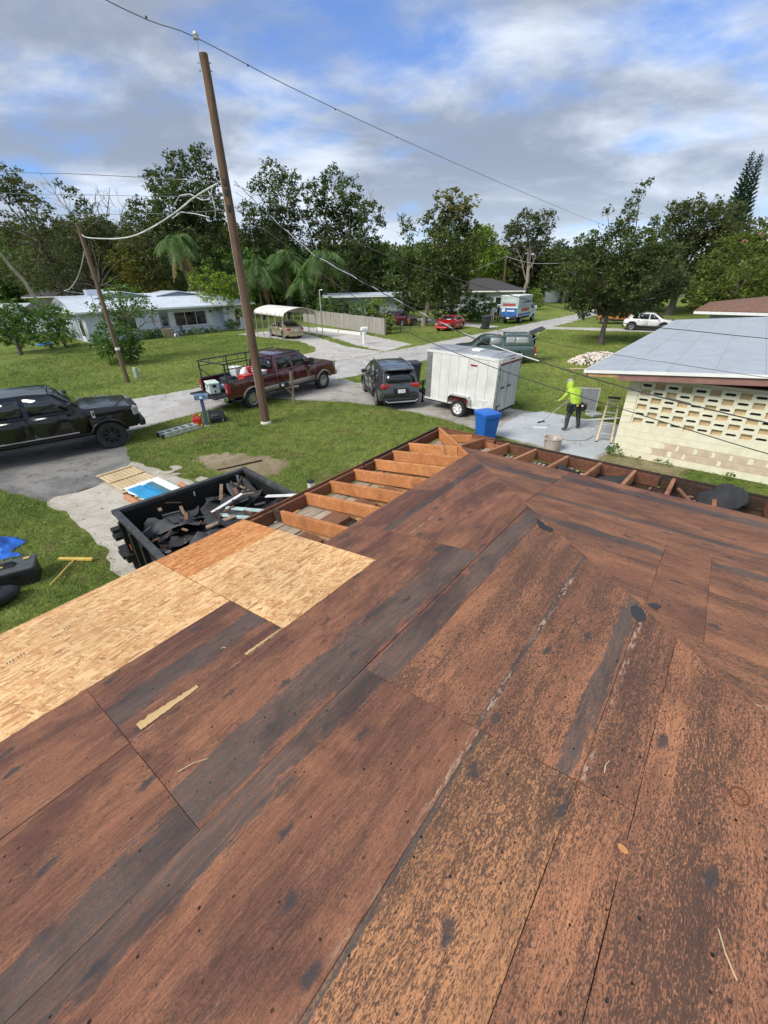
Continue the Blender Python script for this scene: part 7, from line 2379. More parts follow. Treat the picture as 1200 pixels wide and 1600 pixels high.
def person(label, loc, rz, J, mats, height_scale=1., extra=None):
    """one continuous body grown from a jointed skeleton; J: joint -> (x, y, z, r)"""
    t = thing('person', label, 'person', loc, rz)
    links = [('pelvis', 'spine'), ('spine', 'chest'), ('chest', 'neck'), ('neck', 'head'), ('head', 'crown')]
    for s_ in 'LR':
        links += [('pelvis', 'hip'+s_), ('hip'+s_, 'knee'+s_), ('knee'+s_, 'ankle'+s_), ('ankle'+s_, 'toe'+s_), ('chest', 'sh'+s_), ('sh'+s_, 'el'+s_), ('el'+s_, 'wr'+s_), ('wr'+s_, 'palm'+s_)]
    names = ['pelvis']+[b for _, b in links]
    idx = {n: i for i, n in enumerate(names)}
    me = bpy.data.meshes.new('body')
    me.from_pydata([Vector(J[n][:3])*height_scale for n in names], [(idx[a], idx[b]) for a, b in links], [])
    o = bpy.data.objects.new('body', me)
    COL.objects.link(o)
    sk = o.modifiers.new('skin', 'SKIN')
    sk.use_smooth_shade = True
    o.modifiers.new('sub', 'SUBSURF').levels = 2
    for i, n in enumerate(names):
        r_ = J[n][3]*height_scale
        rr_ = r_ if isinstance(r_, float) else r_
        k = J[n][4] if len(J[n]) > 4 else 1
        me.skin_vertices[0].data[i].radius = (rr_*k, rr_)
        me.skin_vertices[0].data[i].use_root = (n == 'pelvis')
    dg = bpy.context.evaluated_depsgraph_get()
    em = bpy.data.meshes.new_from_object(o.evaluated_get(dg))
    bpy.data.objects.remove(o)
    # fingers and thumb added to the same mesh
    mb = MB()
    for s_, sg in (('L', -1), ('R', 1)):
        p0, p1 = Vector(J['wr'+s_][:3]), Vector(J['palm'+s_][:3])
        d_ = (p1-p0).normalized()
        side = d_.cross(Vector((0, 0, 1)))
        side = side.normalized() if side.length > .1 else Vector((0, 1, 0))
        curl = d_.cross(side)
        for k in range(4):
            b = p1+side*(.03-.02*k)
            L = (.07, .08, .075, .06)[k]
            mb.tube([b, b+d_*L*.5+curl*.012, b+d_*L*.75+curl*.04], [.0095, .009, .007], 6)
        b = p0+d_*.03+side*.035
        mb.tube([b, b+side*.03+d_*.02, b+side*.035+d_*.055], [.011, .010, .008], 6)
    bm = bmesh.new()
    bm.from_mesh(em)
    fm = mb.mesh('f', None)
    nb = len(bm.faces)
    bm.from_mesh(fm)
    bm.faces.ensure_lookup_table()
    ml = [m for _, m in mats['zones']]+[SKIN]
    for f in bm.faces:
        c = f.calc_center_median()/height_scale
        f.smooth = True
        mi = len(ml)-1
        if f.index < nb:
            for i, (fn, _) in enumerate(mats['zones']):
                if fn(c):
                    mi = i
                    break
        f.material_index = mi
    bm.to_mesh(em)
    bm.free()
    for m in ml:
        em.materials.append(m)
    link('body', em, t)
    return t


def base_pose():
    J = dict(pelvis=(0, 0, .93, .125, 1.3), spine=(0, .01, 1.12, .115, 1.3), chest=(0, .0, 1.33, .125, 1.4), neck=(0, .02, 1.49, .055), head=(0, .035, 1.58, .085), crown=(0, .03, 1.70, .075))
    for s_, sg in (('L', -1), ('R', 1)):
        J['hip'+s_] = (sg*.10, 0, .84, .088)
        J['knee'+s_] = (sg*.11, .03, .48, .062)
        J['ankle'+s_] = (sg*.12, -.01, .09, .045)
        J['toe'+s_] = (sg*.14, .16, .035, .038)
        J['sh'+s_] = (sg*.19, 0, 1.40, .065)
        J['el'+s_] = (sg*.25, -.03, 1.12, .045)
        J['wr'+s_] = (sg*.24, .09, .90, .032)
        J['palm'+s_] = (sg*.235, .13, .83, .034)
    return J


HIVIS = M('hi_vis_yellow', (.42, .62, .06), .8, var=.22, scale=7, bmp=.9, bscale=9, dirt=(.22, .30, .08), dirt_amt=.4)
TROU = M('dark_work_trousers', (.045, .050, .048), .85, var=.3, scale=7, bmp=.4)
BOOT = M('work_boot', (.13, .085, .055), .8, var=.2)
J = base_pose()
J.update(spine=(-.01, .08, 1.12, .125, 1.25), chest=(-.03, .19, 1.31, .135, 1.4), neck=(-.07, .28, 1.44, .065), head=(-.10, .33, 1.52, .10), crown=(-.11, .35, 1.63, .088),
         shL=(-.21, .20, 1.36, .078), elL=(-.30, .30, 1.10, .055), wrL=(-.30, .46, .98, .036), palmL=(-.30, .53, .96, .036),
         shR=(.16, .20, 1.38, .078), elR=(.28, .24, 1.10, .055), wrR=(.12, .42, 1.00, .036), palmR=(.04, .48, 1.0, .036),
         hipL=(-.12, 0, .84, .105), kneeL=(-.20, .06, .48, .078), ankleL=(-.24, 0, .09, .058), toeL=(-.27, .15, .04, .042),
         hipR=(.12, 0, .84, .105), kneeR=(.20, .05, .48, .078), ankleR=(.27, .02, .09, .058), toeR=(.32, .17, .04, .042))
wk = person('worker in hooded hi vis yellow shirt sweeping the pad with a long handle', (6.78, 14.52, .02), R(18), J,
            dict(zones=[(lambda c: c.z < .11, BOOT), (lambda c: c.z < .95 and not (c.y > .36 and c.z > .85), TROU), (lambda c: c.z > 1.43 and c.y > .405 and c.z < 1.62, SKIN),
                        (lambda c: not (c.y > .475 and c.z < 1.1), HIVIS)]))
MB().tube([(.21*math.cos(a), .02+.16*math.sin(a), .955) for a in np.linspace(0, 6.3, 20)], .035, 8).build('tool_belt', BLKP, wk)
for x, y, c in ((-.27, -.02, BLKP), (.27, -.04, BOOT), (.12, -.16, BLKP)):
    MB().box((x, y, .84), (.13, .15, .24)).build('tool_pouch', c, wk, bevel=.03)
MB().box((.08, -.20, .92), (.10, .06, .06)).build('white_rag', WTRIM, wk, bevel=.02)
MB().box((-.12, -.19, .95), (.08, .04, .07)).build('yellow_pouch', YEL, wk, bevel=.015)
lg = MB().box((.02, .035, 1.24), (.17, .012, .13), m=Matrix.Rotation(R(-28), 3, 'X')).build('back_logo', M('logo_grey', (.36, .46, .36), .7, var=.5, scale=20), wk)
MB().loft([[(-.105+.105*math.cos(t)*s_, .33+.10*math.sin(t)*s_-.02, z) for t in np.linspace(0, 5.9, 12)] for z, s_ in ((1.42, 1.15), (1.50, 1.18), (1.60, 1.08), (1.68, .75), (1.71, .2))]).build('hood', HIVIS, wk, smooth=60)
MB().lathe([(.098, 1.60), (.10, 1.63), (.09, 1.69), (.05, 1.735), (.01, 1.74)], 14, (-.11, .34, .0)).build('cap', M('grey_cap', (.35, .38, .33), .8), wk, smooth=50)
wk.scale = (1.12, 1.08, 1.0)
bh = Matrix.Translation((6.78, 14.52, .02)) @ Matrix.Rotation(R(18), 4, 'Z')
pa, pb = bh @ Vector((.10, .40, 1.05)), Vector((6.02, 15.5, .05))
pa2 = pa+(pa-pb)*.12
br = thing('broom', 'long handled push broom held by the hi vis worker', 'broom', pb, 0)
MB().tube([Vector((0, 0, 0)), pa2-pb], .016, 8).build('handle', M('broom_handle', (.42, .40, .36), .5), br)
MB().box((0, 0, -.01), (.34, .06, .05), rz=.5).build('head', BLKP, br, bevel=.01)
for lab, loc, rz, cols in (('distant man in grey shirt and shorts standing beside the far bin', (13.0, 53.4, .0), R(150), ((.20, .24, .26), (.36, .33, .27))),
                           ('distant man in black clothes and white cap standing behind the box truck', (14.0, 54.6, 0), R(200), ((.02, .02, .022), (.025, .025, .027)))):
    J = base_pose()
    J['elL'], J['wrL'], J['palmL'] = (-.28, .05, 1.14, .045), (-.18, .26, 1.1, .032), (-.13, .3, 1.1, .034)
    top_, bot_ = M('cloth_%d' % int(cols[0][0]*1000), cols[0], .85), M('cloth_b%d' % int(cols[1][0]*1000), cols[1], .85)
    dark = cols[0][0] < .1
    pp = person(lab, loc, rz, J, dict(zones=[(lambda c: c.z < .1, BLKP), (lambda c, d_=dark: (c.z < .95 and (d_ or c.z > .46) and abs(c.x) < .2), bot_), (lambda c: .95 <= c.z < 1.47 and not (c.y > .15), top_)]), 1.06)
    hair = MB().lathe([(.085, 1.66), (.09, 1.72), (.07, 1.79), (.02, 1.82)], 12, (0, .035, .04)).build('cap' if dark else 'hair', WTRIM if dark else M('brown_hair', (.07, .05, .035), .8), pp, smooth=50)
    MB().box((0, .125, 1.66), (.025, .03, .03)).build('nose', SKIN, pp, bevel=.008)
# ------------------------------------------------------------------ trees, palms and shrubs
def leaf_mat(name, c1, c2, c3, trans=.35):
    m = bpy.data.materials.new(name)
    m.use_nodes = True
    m.node_tree.nodes.clear()
    T = NT(m.node_tree)
    c = T.n('ShaderNodeTexCoord').outputs['Object']
    ri = T.n('ShaderNodeNewGeometry').outputs['Random Per Island']
    n1 = T.noise(c, .45, 4, .6, .3)
    col = T.mix(T.rng(n1, .36, .64), c1, c2)
    col = T.mix(T.rng(ri, .55, 1, 0, .75, False), col, c3)
    k = T.rng(T.math('FRACT', T.math('MULTIPLY', ri, 7.31)), 0, 1, .65, 1.3, False)
    col = T.mix(1., col, T.comb(k, k, k), op='MULTIPLY')
    b = T.n('ShaderNodeBsdfPrincipled')
    T.put(b.inputs['Base Color'], col)
    b.inputs['Roughness'].default_value = .5
    b.inputs['Specular IOR Level'].default_value = .35
    tr_ = T.n('ShaderNodeBsdfTranslucent')
    T.put(tr_.inputs[0], T.mix(1., col, (1.3, 1.5, .6), op='MULTIPLY'))
    mx = T.n('ShaderNodeMixShader')
    mx.inputs[0].default_value = trans
    o = T.n('ShaderNodeOutputMaterial')
    m.node_tree.links.new(b.outputs[0], mx.inputs[1])
    m.node_tree.links.new(tr_.outputs[0], mx.inputs[2])
    m.node_tree.links.new(mx.outputs[0], o.inputs[0])
    MATS[name] = m
    return m


OAK = leaf_mat('oak_leaves', (0.052, 0.077, 0.026), (0.089, 0.119, 0.035), (0.146, 0.161, 0.056))
OAK2 = leaf_mat('old_oak_leaves', (0.065, 0.083, 0.031), (0.103, 0.114, 0.042), (0.171, 0.167, 0.071))
MAGN = leaf_mat('magnolia_leaves', (0.054, 0.091, 0.031), (0.094, 0.139, 0.046), (0.290, 0.244, 0.077))
BRI = leaf_mat('bright_leaves', (0.127, 0.208, 0.026), (0.196, 0.275, 0.038), (0.332, 0.333, 0.058))
MIDG = leaf_mat('mid_green_leaves', (0.076, 0.154, 0.033), (0.128, 0.217, 0.051), (0.200, 0.281, 0.081))
GOLD = leaf_mat('golden_leaves', (0.145, 0.138, 0.029), (0.109, 0.131, 0.029), (0.377, 0.275, 0.029))
PALM = leaf_mat('palm_leaves', (0.065, 0.130, 0.030), (0.098, 0.179, 0.046), (0.150, 0.221, 0.066))
VINE = leaf_mat('vine_leaves', (0.096, 0.134, 0.023), (0.128, 0.167, 0.033), (0.217, 0.215, 0.052))
CLIP = leaf_mat('clipped_leaves', (0.064, 0.128, 0.029), (0.090, 0.164, 0.040), (0.145, 0.217, 0.054))
NEED = leaf_mat('needles', (0.033, 0.073, 0.048), (0.051, 0.100, 0.061), (0.081, 0.136, 0.090), .15)
DRYL = leaf_mat('dry_fronds', (0.319, 0.217, 0.102), (0.406, 0.290, 0.145), (0.493, 0.377, 0.203))
TOPY = leaf_mat('bronze_leaves', (0.189, 0.174, 0.058), (0.145, 0.145, 0.043), (0.406, 0.304, 0.116))
BARK = M('oak_bark', (.085, .068, .054), .95, var=.3, scale=6, bmp=.8, bscale=14, stretch=(1, 1, .3))
PBARK = M('pale_bark', (.30, .26, .21), .9, var=.25, scale=5, bmp=.6, bscale=12, stretch=(1, 1, .3))
PINKF = M('pink_blossom', (.42, .16, .16), .7)


def leaf_cards(P, size, rng, flat=.35, asp=1.7):
    """diamond leaves at points P (n, 3)"""
    n = len(P)
    a = rng.normal(0, 1, (n, 3))
    a[:, 2] *= .6
    a /= np.linalg.norm(a, axis=1)[:, None]
    b = rng.normal(0, 1, (n, 3))
    b[:, 2] *= flat
    b -= a*np.sum(a*b, 1)[:, None]
    b /= np.linalg.norm(b, axis=1)[:, None]+1e-9
    s = size*rng.uniform(.55, 1.35, n)[:, None]
    q = np.empty((n, 4, 3))
    q[:, 0] = P-a*s*asp*.5
    q[:, 1] = P+b*s*.5
    q[:, 2] = P+a*s*asp*.5
    q[:, 3] = P-b*s*.5
    nn = np.cross(a, b)
    q[:, 0] -= nn*s*.18
    q[:, 2] -= nn*s*.18
    return q.reshape(-1, 3)


def quad_mesh(name, v, m):
    n = len(v)//4
    me = bpy.data.meshes.new(name)
    me.vertices.add(n*4)
    me.vertices.foreach_set('co', v.astype(np.float32).ravel())
    me.loops.add(n*4)
    me.loops.foreach_set('vertex_index', np.arange(n*4, dtype=np.int32))
    me.polygons.add(n)
    me.polygons.foreach_set('loop_start', np.arange(0, n*4, 4, dtype=np.int32))
    me.update(calc_edges=True)
    me.materials.append(m)
    return me


def crown_points(blobs, dens, clump, rng, per, hollow=.55, squash=.85):
    out = []
    for (x, y, z, r_) in blobs:
        k = max(4, int(1.85*dens*r_*r_))
        d = rng.normal(0, 1, (k, 3))
        d /= np.linalg.norm(d, axis=1)[:, None]
        rad = r_*(hollow+(1-hollow)*rng.random(k)**.6)*rng.uniform(.8, 1.18, k)
        c = np.array([x, y, z])+d*rad[:, None]*np.array([1, 1, squash])
        c = c[c[:, 2] > .12]
        k = len(c)
        cs = clump*rng.uniform(.6, 1.35, k)
        pts = rng.normal(0, 1, (k, per, 3))
        pts /= np.linalg.norm(pts, axis=2)[:, :, None]
        pts *= (rng.random((k, per, 1))**.5)*cs[:, None, None]*np.array([1, 1, .7])
        out.append((c[:, None, :]+pts).reshape(-1, 3))
    P = np.concatenate(out)
    return P[P[:, 2] > .04]


def bent(p0, p1, rng, k=5, wob=.08):
    p0, p1 = Vector(p0), Vector(p1)
    L = (p1-p0).length
    return [p0.lerp(p1, i/k)+(Vector(rng.normal(0, wob*L/k, 3)) if 0 < i < k else Vector()) for i in range(k+1)]


def tree(name, label, base, blobs, m, bark=BARK, tr=.25, leaf=.24, dens=14, clump=.5, per=10, seed=0, cat='tree', group=None, trunk_to=None, limbs=True, bare=(), squash=.85, hollow=.55, extra=None, crown='crown', forks=None):
    rng = np.random.default_rng(seed+11)
    t = thing(name, label, cat, base, 0, group)
    B0 = Vector(base)
    bl = [tuple(Vector(q[:3])-B0)+(q[3],) for q in blobs]
    # scatter a little in depth so the crown is as deep as it is wide
    w_ = max(q[0]+q[3] for q in bl)-min(q[0]-q[3] for q in bl)
    deep = []
    for i, q in enumerate(bl):
        dy = rng.uniform(-.28, .28)*w_*(.5 if q[3] < .6 else 1)
        f = 1+dy/max(10., B0.y)
        deep.append(((q[0]+B0.x)*f-B0.x, q[1]+dy, max(.1, (q[2]+B0.z-cam_h)*f+cam_h-B0.z), q[3]*f))
    P = crown_points(deep, dens, clump, rng, per, hollow, squash)
    if extra is not None:
        P = np.concatenate([P, extra])
    link(crown, quad_mesh(crown, leaf_cards(P, leaf*.82, rng), m), t)
    if tr:
        cx = sum(q[0]*q[3] for q in deep)/sum(q[3] for q in deep)
        cy = sum(q[1]*q[3] for q in deep)/sum(q[3] for q in deep)
        zs = sorted(q[2] for q in deep)
        fork = Vector(trunk_to) if trunk_to else Vector((cx*.35, cy*.35, max(.8, zs[0]*.55+zs[len(zs)//2]*.25)))
        path = bent((0, 0, -.1), fork, rng, 6, .10)
        MB().tube(path, [tr*(1.35 if i == 0 else 1.05-.4*i/6) for i in range(7)], 12).build('trunk', bark, t, smooth=50)
        if limbs:
            mb = MB()
            for q in deep:
                mid = fork.lerp(Vector(q[:3]), .5)+Vector((0, 0, .12*q[3]))
                pts = bent(fork, mid, rng, 3, .12)+bent(mid, q[:3], rng, 3, .14)[1:]
                r0 = min(tr*.6, .05+q[3]*.045)
                mb.tube(pts, [r0*(1-.8*i/6) for i in range(7)], 7)
                for _ in range(3):
                    d = Vector(rng.normal(0, 1, 3)).normalized()*q[3]*rng.uniform(.6, 1.05)
                    mb.tube(bent(q[:3], Vector(q[:3])+d, rng, 3, .15), [r0*.28, r0*.2, r0*.13, r0*.06], 5)
            mb.build('limbs', bark, t, smooth=50)
    if bare:
        mb = MB()
        for (p0, p1, r0) in bare:
            a, b = Vector(p0)-B0, Vector(p1)-B0
            pts = bent(a, b, rng, 6, .16)
            mb.tube(pts, [r0*(1-.8*i/6) for i in range(7)], 6)
            for i in range(2, 6):
                for _ in range(2):
                    d = ((b-a).normalized()+Vector(rng.normal(0, .75, 3))).normalized()*(b-a).length*rng.uniform(.2, .4)
                    e = bent(pts[i], pts[i]+d, rng, 3, .2)
                    mb.tube(e, [r0*.35, r0*.25, r0*.16, r0*.06], 5)
                    for _k in range(2):
                        d2 = (d.normalized()+Vector(rng.normal(0, .6, 3))).normalized()*d.length*.5
                        mb.tube([e[2], e[2]+d2], [r0*.14, r0*.05], 4)
        mb.build('bare_branches', PBARK, t, smooth=50)
    return t


def frond(mb_list, base, az, el, L, droop, rng, width=.30, n=34, wf=.013):
    """one feather leaf: midrib plus paired hanging leaflets, as quads"""
    d = np.array([math.cos(az), math.sin(az), 0.])
    pts = []
    for i in range(n+1):
        t = i/n
        pts.append(np.array(base)+d*L*(t*math.cos(el)*(1-.15*t))+np.array([0, 0, L*(t*math.sin(el)-droop*t*t)]))
    side = np.array([-d[1], d[0], 0])
    for i in range(2, n+1):
        p, q = pts[i-1], pts[i]
        f = (q-p)/np.linalg.norm(q-p)
        t = i/n
        ll = width*L*(.35+1.2*t*(1-t)*2)*(1 if t < .9 else .6)
        for s_ in (-1, 1):
            tip = q+side*s_*ll*.75+f*ll*.45+np.array([0, 0, -ll*(.35+rng.uniform(0, .35))])
            w_ = f*L*wf
            mb_list += [q-w_, q+w_, tip+w_*.3, tip-w_*.3]
    return pts


def palm(name, label, base, top, nf, L, m, seed, tr=.14, dead=0, droop=(.5, 1.0), pale=False, group=None, el=(-.1, 1.2)):
    rng = np.random.default_rng(seed)
    t = thing(name, label, 'palm', base, 0, group)
    d = Vector(top)-Vector(base)
    path = bent((0, 0, -.1), d, rng, 8, .04)
    MB().tube(path, [tr*(1.3 if i == 0 else 1-.3*i/8)*(1+.05*(i % 2)) for i in range(9)], 12).build('trunk', PBARK if pale else BARK, t, smooth=50)
    q, ribs = [], MB()
    for i in range(nf):
        az = i*2.399+rng.uniform(-.3, .3)
        e = el[0]+(el[1]-el[0])*rng.random()
        pts = frond(q, d, az, e, L*rng.uniform(.8, 1.1), rng.uniform(*droop)*(.6+.5*max(0, e)), rng)
        ribs.tube([Vector(pts[k]) for k in range(0, len(pts), 3)], [.03*(1-.85*k/8) for k in range(len(range(0, len(pts), 3)))], 5)
    link('fronds', quad_mesh('fronds', np.array(q), m), t)
    ribs.build('midribs', m, t)
    if dead:
        q = []
        for i in range(dead):
            frond(q, d+Vector((0, 0, -.15)), rng.uniform(0, 6.28), -.9, L*rng.uniform(.6, .9), .5, rng, .18)
        link('dry_fronds', quad_mesh('dry_fronds', np.array(q), DRYL), t)
    return t


# far left: trees broken and bent by a storm
tree('oak_tree', 'storm bent oak leaning steeply left at the far left edge', (-32.3, 50, 0), [(-34.9, 50, 13.6, 1.44), (-33.7, 50, 12.5, 1.22), (-33.1, 50, 11.1, 1.36), (-32.3, 50, 9.8, 1.13), (-35.1, 50, 11.8, .74), (-31.9, 50, 8.3, 1.28), (-33.9, 50, 7.3, 1.56), (-36.5, 50, 12.8, 1.3), (-35.8, 50, 8.2, 1.6), (-37, 50, 10, 1.5), (-34.3, 50, 9.6, 1.5), (-33.0, 50, 6.2, 1.7), (-35.2, 50, 6.0, 1.8), (-34.6, 50, 12.9, 1.1)], OAK2, tr=.26, leaf=.20, dens=16, clump=.4, per=9, seed=1, trunk_to=(-1.6, .2, 8.2))
palm('palm_tree', 'storm leaned palm with pale trunk in front of the bent oak', (-31.0, 44.5, 1.0), (-33.2, 42, 9.4), 15, 2.1, PALM, 3, .15, 5, (.6, 1.2), True, el=(-.6, .7))
tree('oak_tree', 'broad dark oak with splintered bare top behind the bungalow', (-36.5, 62, 0), [(-36.5, 62.0, 14.2, .76), (-35.2, 62.0, 12.9, 1.0), (-37.5, 62.0, 15.0, .45), (-36.1, 62.0, 11.2, 1.56), (-39.6, 62.0, 7.8, 2.89), (-35.7, 62.0, 8.1, 3.21), (-32.3, 62.0, 8.7, 2.87), (-43.6, 62.0, 6.1, 2.94), (-34.9, 62.0, 5.6, 2.87), (-39.5, 62.0, 5.0, 2.89), (-46.6, 62.0, 6.5, 2.44), (-31.5, 62, 5.2, 2.8), (-28.5, 62, 6.8, 2.6), (-28, 62, 4, 2.6), (-37.8, 62, 9.8, 2.4), (-34, 62, 10.4, 2.0), (-41.5, 62, 8.5, 2.4), (-30, 62, 9.2, 2.2)],
     OAK2, tr=.45, leaf=.25, dens=14, clump=.5, per=10, seed=2, bare=(((-34, 62, 8.5), (-31.6, 62, 14.6), .13), ((-33.6, 62, 8.5), (-30.0, 62, 13.2), .11), ((-34.5, 62, 9), (-33.4, 62, 14.2), .12), ((-36.4, 62, 11), (-39.0, 62, 15.4), .10)))
tree('oak_tree', 'tallest dark oak rising left of the utility pole', (-24.8, 66, 0), [(-24.5, 66.0, 17.4, 1.57), (-21.7, 66.0, 18.0, 1.41), (-27.3, 66.0, 15.5, 1.92), (-23.3, 66.0, 15.2, 2.73), (-20.7, 66.0, 16.1, 1.43), (-26.4, 66.0, 12.7, 2.96), (-22.6, 66.0, 11.9, 2.81), (-29.7, 66.0, 12.6, 2.14), (-31.5, 66.0, 11.2, 2.0), (-21.6, 66.0, 8.8, 1.87), (-29.0, 66.0, 9.2, 2.71), (-24.9, 66.0, 8.8, 2.55), (-22.8, 66, 5.5, 2.6), (-27, 66, 6, 2.6), (-25, 66, 14, 2.4), (-21.5, 66, 13.6, 2.2), (-28.2, 66, 11, 2.2), (-24, 66, 10.5, 2.6)],
     OAK, tr=.5, leaf=.26, dens=13, clump=.5, per=10, seed=3)
tree('shrub_tree', 'golden tinged small tree behind the bungalow roof', (-28.5, 58, 0), [(-28.9, 58.0, 8.5, 1.64), (-27.7, 58.0, 7.4, 1.51), (-26.8, 58.0, 6.0, 1.53), (-29.0, 58.0, 5.9, 1.91), (-30.5, 58.0, 6.9, 1.52), (-27, 58, 4.2, 1.8), (-30, 58, 4.2, 2)], GOLD, tr=.2, leaf=.22, dens=13, clump=.42, per=9, seed=4)
palm('palm_tree', 'queen palm with dry hanging skirt behind the bungalow ridge', (-21.6, 55, 0), (-22.3, 55, 8.8), 20, 3.6, PALM, 5, .2, 14, (.7, 1.3))
tree('shrub', 'bright green bush behind the right end of the bungalow', (-18, 52.6, 0), [(-18.9, 52.0, 5.2, 1.52), (-17.3, 52.0, 4.6, 1.25), (-19.9, 52.0, 4.3, 1.12), (-15.9, 52.0, 4.4, 1.25), (-18, 52, 3, 1.8), (-15.5, 52, 2.6, 1.6)], BRI, tr=.12, leaf=.2, dens=16, clump=.4, per=9, seed=6, cat='shrub')
tree('oak_tree', 'tall airy oak just right of the utility pole', (-14.5, 75, 0), [(-15.0, 75.0, 17.6, 2.17), (-12.4, 75.0, 16.8, 1.64), (-17.4, 75.0, 16.4, 1.28), (-14.0, 75.0, 15.0, 2.4), (-19.0, 75.0, 13.6, 1.49), (-18.2, 75.0, 11.9, 2.27), (-14.2, 75.0, 12.3, 2.07), (-18.9, 75.0, 10.3, 1.73), (-11.8, 75.0, 13.1, 1.31), (-15.7, 75.0, 9.6, 1.93), (-15.8, 75, 13.4, 2.0), (-13, 75, 10.5, 2.0), (-16.6, 75, 7.5, 2.4)], OAK, tr=.42, leaf=.27, dens=12, clump=.5, per=9, seed=7, trunk_to=(-.6, 0, 8.5))
tree('oak_tree', 'tall spreading oak with bare snag above the palms', (-4.6, 72, 0), [(-8.9, 72.0, 15.3, 1.94), (-6.2, 72.0, 16.9, 1.56), (-3.9, 72.0, 15.2, 1.94), (-1.5, 72.0, 12.8, 1.8), (.4, 72.0, 11.8, .82), (-8.3, 72.0, 12.3, 2.53), (-4.7, 72.0, 11.5, 2.36), (-2.1, 72.0, 9.4, 2.41), (-3.9, 72.0, 7.5, 3.19), (-8.6, 72.0, 9.1, 2.6), (-.3, 72.0, 7.4, 2.07), (-1, 72, 4.5, 2.6), (-6, 72, 5, 3), (-6.3, 72, 14, 2.2), (-3.4, 72, 13, 2.0), (-6.4, 72, 9.8, 2.6)],
     OAK, tr=.5, leaf=.27, dens=12, clump=.5, per=10, seed=8, bare=(((-2.5, 72, 11), (-.8, 72, 15.4), .10), ((-6.5, 72, 12), (-9.2, 72, 13.5), .1)))
for i, (b, tp, nf, L, sd, lab) in enumerate((((-13.3, 52.5, 0), (-13.1, 52, 6.2), 24, 4.0, 21, 'green feather palm nearest the utility pole behind the carport'), ((-10.6, 53.5, 0), (-10.4, 53, 6.8), 24, 4.0, 22, 'middle green palm of the clump behind the carport'),
                                             ((-5.9, 50.5, 0), (-5.7, 50, 6.9), 26, 3.6, 23, 'rightmost tall palm with arching crown behind the board fence'), ((-8.2, 51.0, 0), (-8.0, 50.6, 4.6), 22, 3.3, 24, 'low palm between the taller palms behind the carport'), ((-16.0, 56.5, 0), (-16.0, 56, 5.4), 20, 3.6, 25, 'palm half hidden by the utility pole'))):
    b, tp = (b[0]*1.2, b[1]*1.2, 0), (tp[0]*1.2, tp[1]*1.2, cam_h+(tp[2]-cam_h)*1.2)
    palm('palm_tree', lab, b, tp, int(nf*1.5), L*1.02, PALM, sd, .16, 3 if i < 3 else 0, (.75, 1.45), group='palms behind the carport', el=(.0, 1.35))
tree('slender_tree', 'narrow dark tree left of the bronze topped tree', (3.3, 55, 0), [(2.9, 55.0, 10.2, .76), (3.3, 55.0, 9.0, .98), (2.3, 55.0, 6.9, 1.72), (2.7, 55.0, 4.4, 2.21), (3.4, 55.0, 2.4, 1.95), (3.7, 55.0, 7.2, 1.29)], MAGN, tr=.2, leaf=.21, dens=15, clump=.42, per=9, seed=9)
mg = tree('magnolia_tree', 'tall dense tree with bronze yellow top beside the chain link fence', (4.9, 52.0, 0), [(5.8, 52.0, 9.8, 1.44), (8.0, 52.0, 10.1, 1.57), (9.5, 52.0, 8.9, 1.19), (6.6, 52.0, 7.3, 2.29), (8.7, 52.0, 6.1, 2.05), (5.3, 52.0, 5.0, 2.08), (7.4, 52.0, 3.9, 2.0), (4.7, 52.0, 3.3, 1.4), (7.2, 52, 8.8, 2.0), (8.0, 52, 7.6, 2.2), (6.4, 52, 5.6, 2.4), (7.6, 52, 5, 2.2), (5.6, 52, 6.6, 1.8)], MAGN, tr=.3, leaf=.22, dens=19, clump=.42, per=10, seed=10, bark=PBARK)
rngm = np.random.default_rng(99)
link('top_leaves', quad_mesh('top_leaves', leaf_cards(crown_points([(6.3-4.9, 0, 11.6, .95), (7.7-4.9, .3, 12.0, .8), (9.2-4.9, -.2, 11.2, .85), (8.2-4.9, 0, 10.7, .9), (6.9-4.9, 0, 10.6, .9)], 13, .36, rngm, 8), .2, rngm), TOPY), mg)
tree('round_tree', 'bright yellow green round tree beyond the dark roofed house', (17.6, 85, 0), [(17.3, 85.0, 9.2, 3.3), (15.2, 85.0, 8.3, 2.21), (20.2, 85.0, 7.8, 2.0), (17.6, 85.0, 6.4, 3.14), (14.8, 85.0, 5.4, 2.26), (21.0, 85.0, 5.3, 1.58), (17.5, 85, 10.6, 2)], BRI, tr=.35, leaf=.30, dens=15, clump=.55, per=10, seed=12)
tree('oak_tree', 'pale trunked dying oak behind the far utility pole', (27.5, 90, 0), [(26.0, 90.0, 12.7, 2.51), (29.3, 90.0, 13.1, 2.05), (23.9, 90.0, 11.3, 1.84), (29.2, 90.0, 10.3, 2.08)], OAK2, tr=.4, leaf=.3, dens=12, clump=.6, per=9, seed=13, bark=PBARK, trunk_to=(.1, 0, 8), bare=(((27.5, 90, 4), (25.2, 90, 9.5), .16), ((27.5, 90, 5), (29.4, 90, 9.6), .16), ((27.5, 90, 6), (27.2, 90, 12), .16)))
tree('oak_tree', 'dark rounded oak behind the road bend', (34.5, 90, 0), [(32.4, 90.0, 7.8, 2.82), (34.8, 90.0, 5.7, 2.86), (32.4, 90.0, 4.2, 2.66), (37.6, 90.0, 4.0, 2.42), (36.1, 90.0, 7.7, 1.88), (39, 90, 7, 2.6)], OAK, tr=.35, leaf=.3, dens=13, clump=.6, per=10, seed=14)
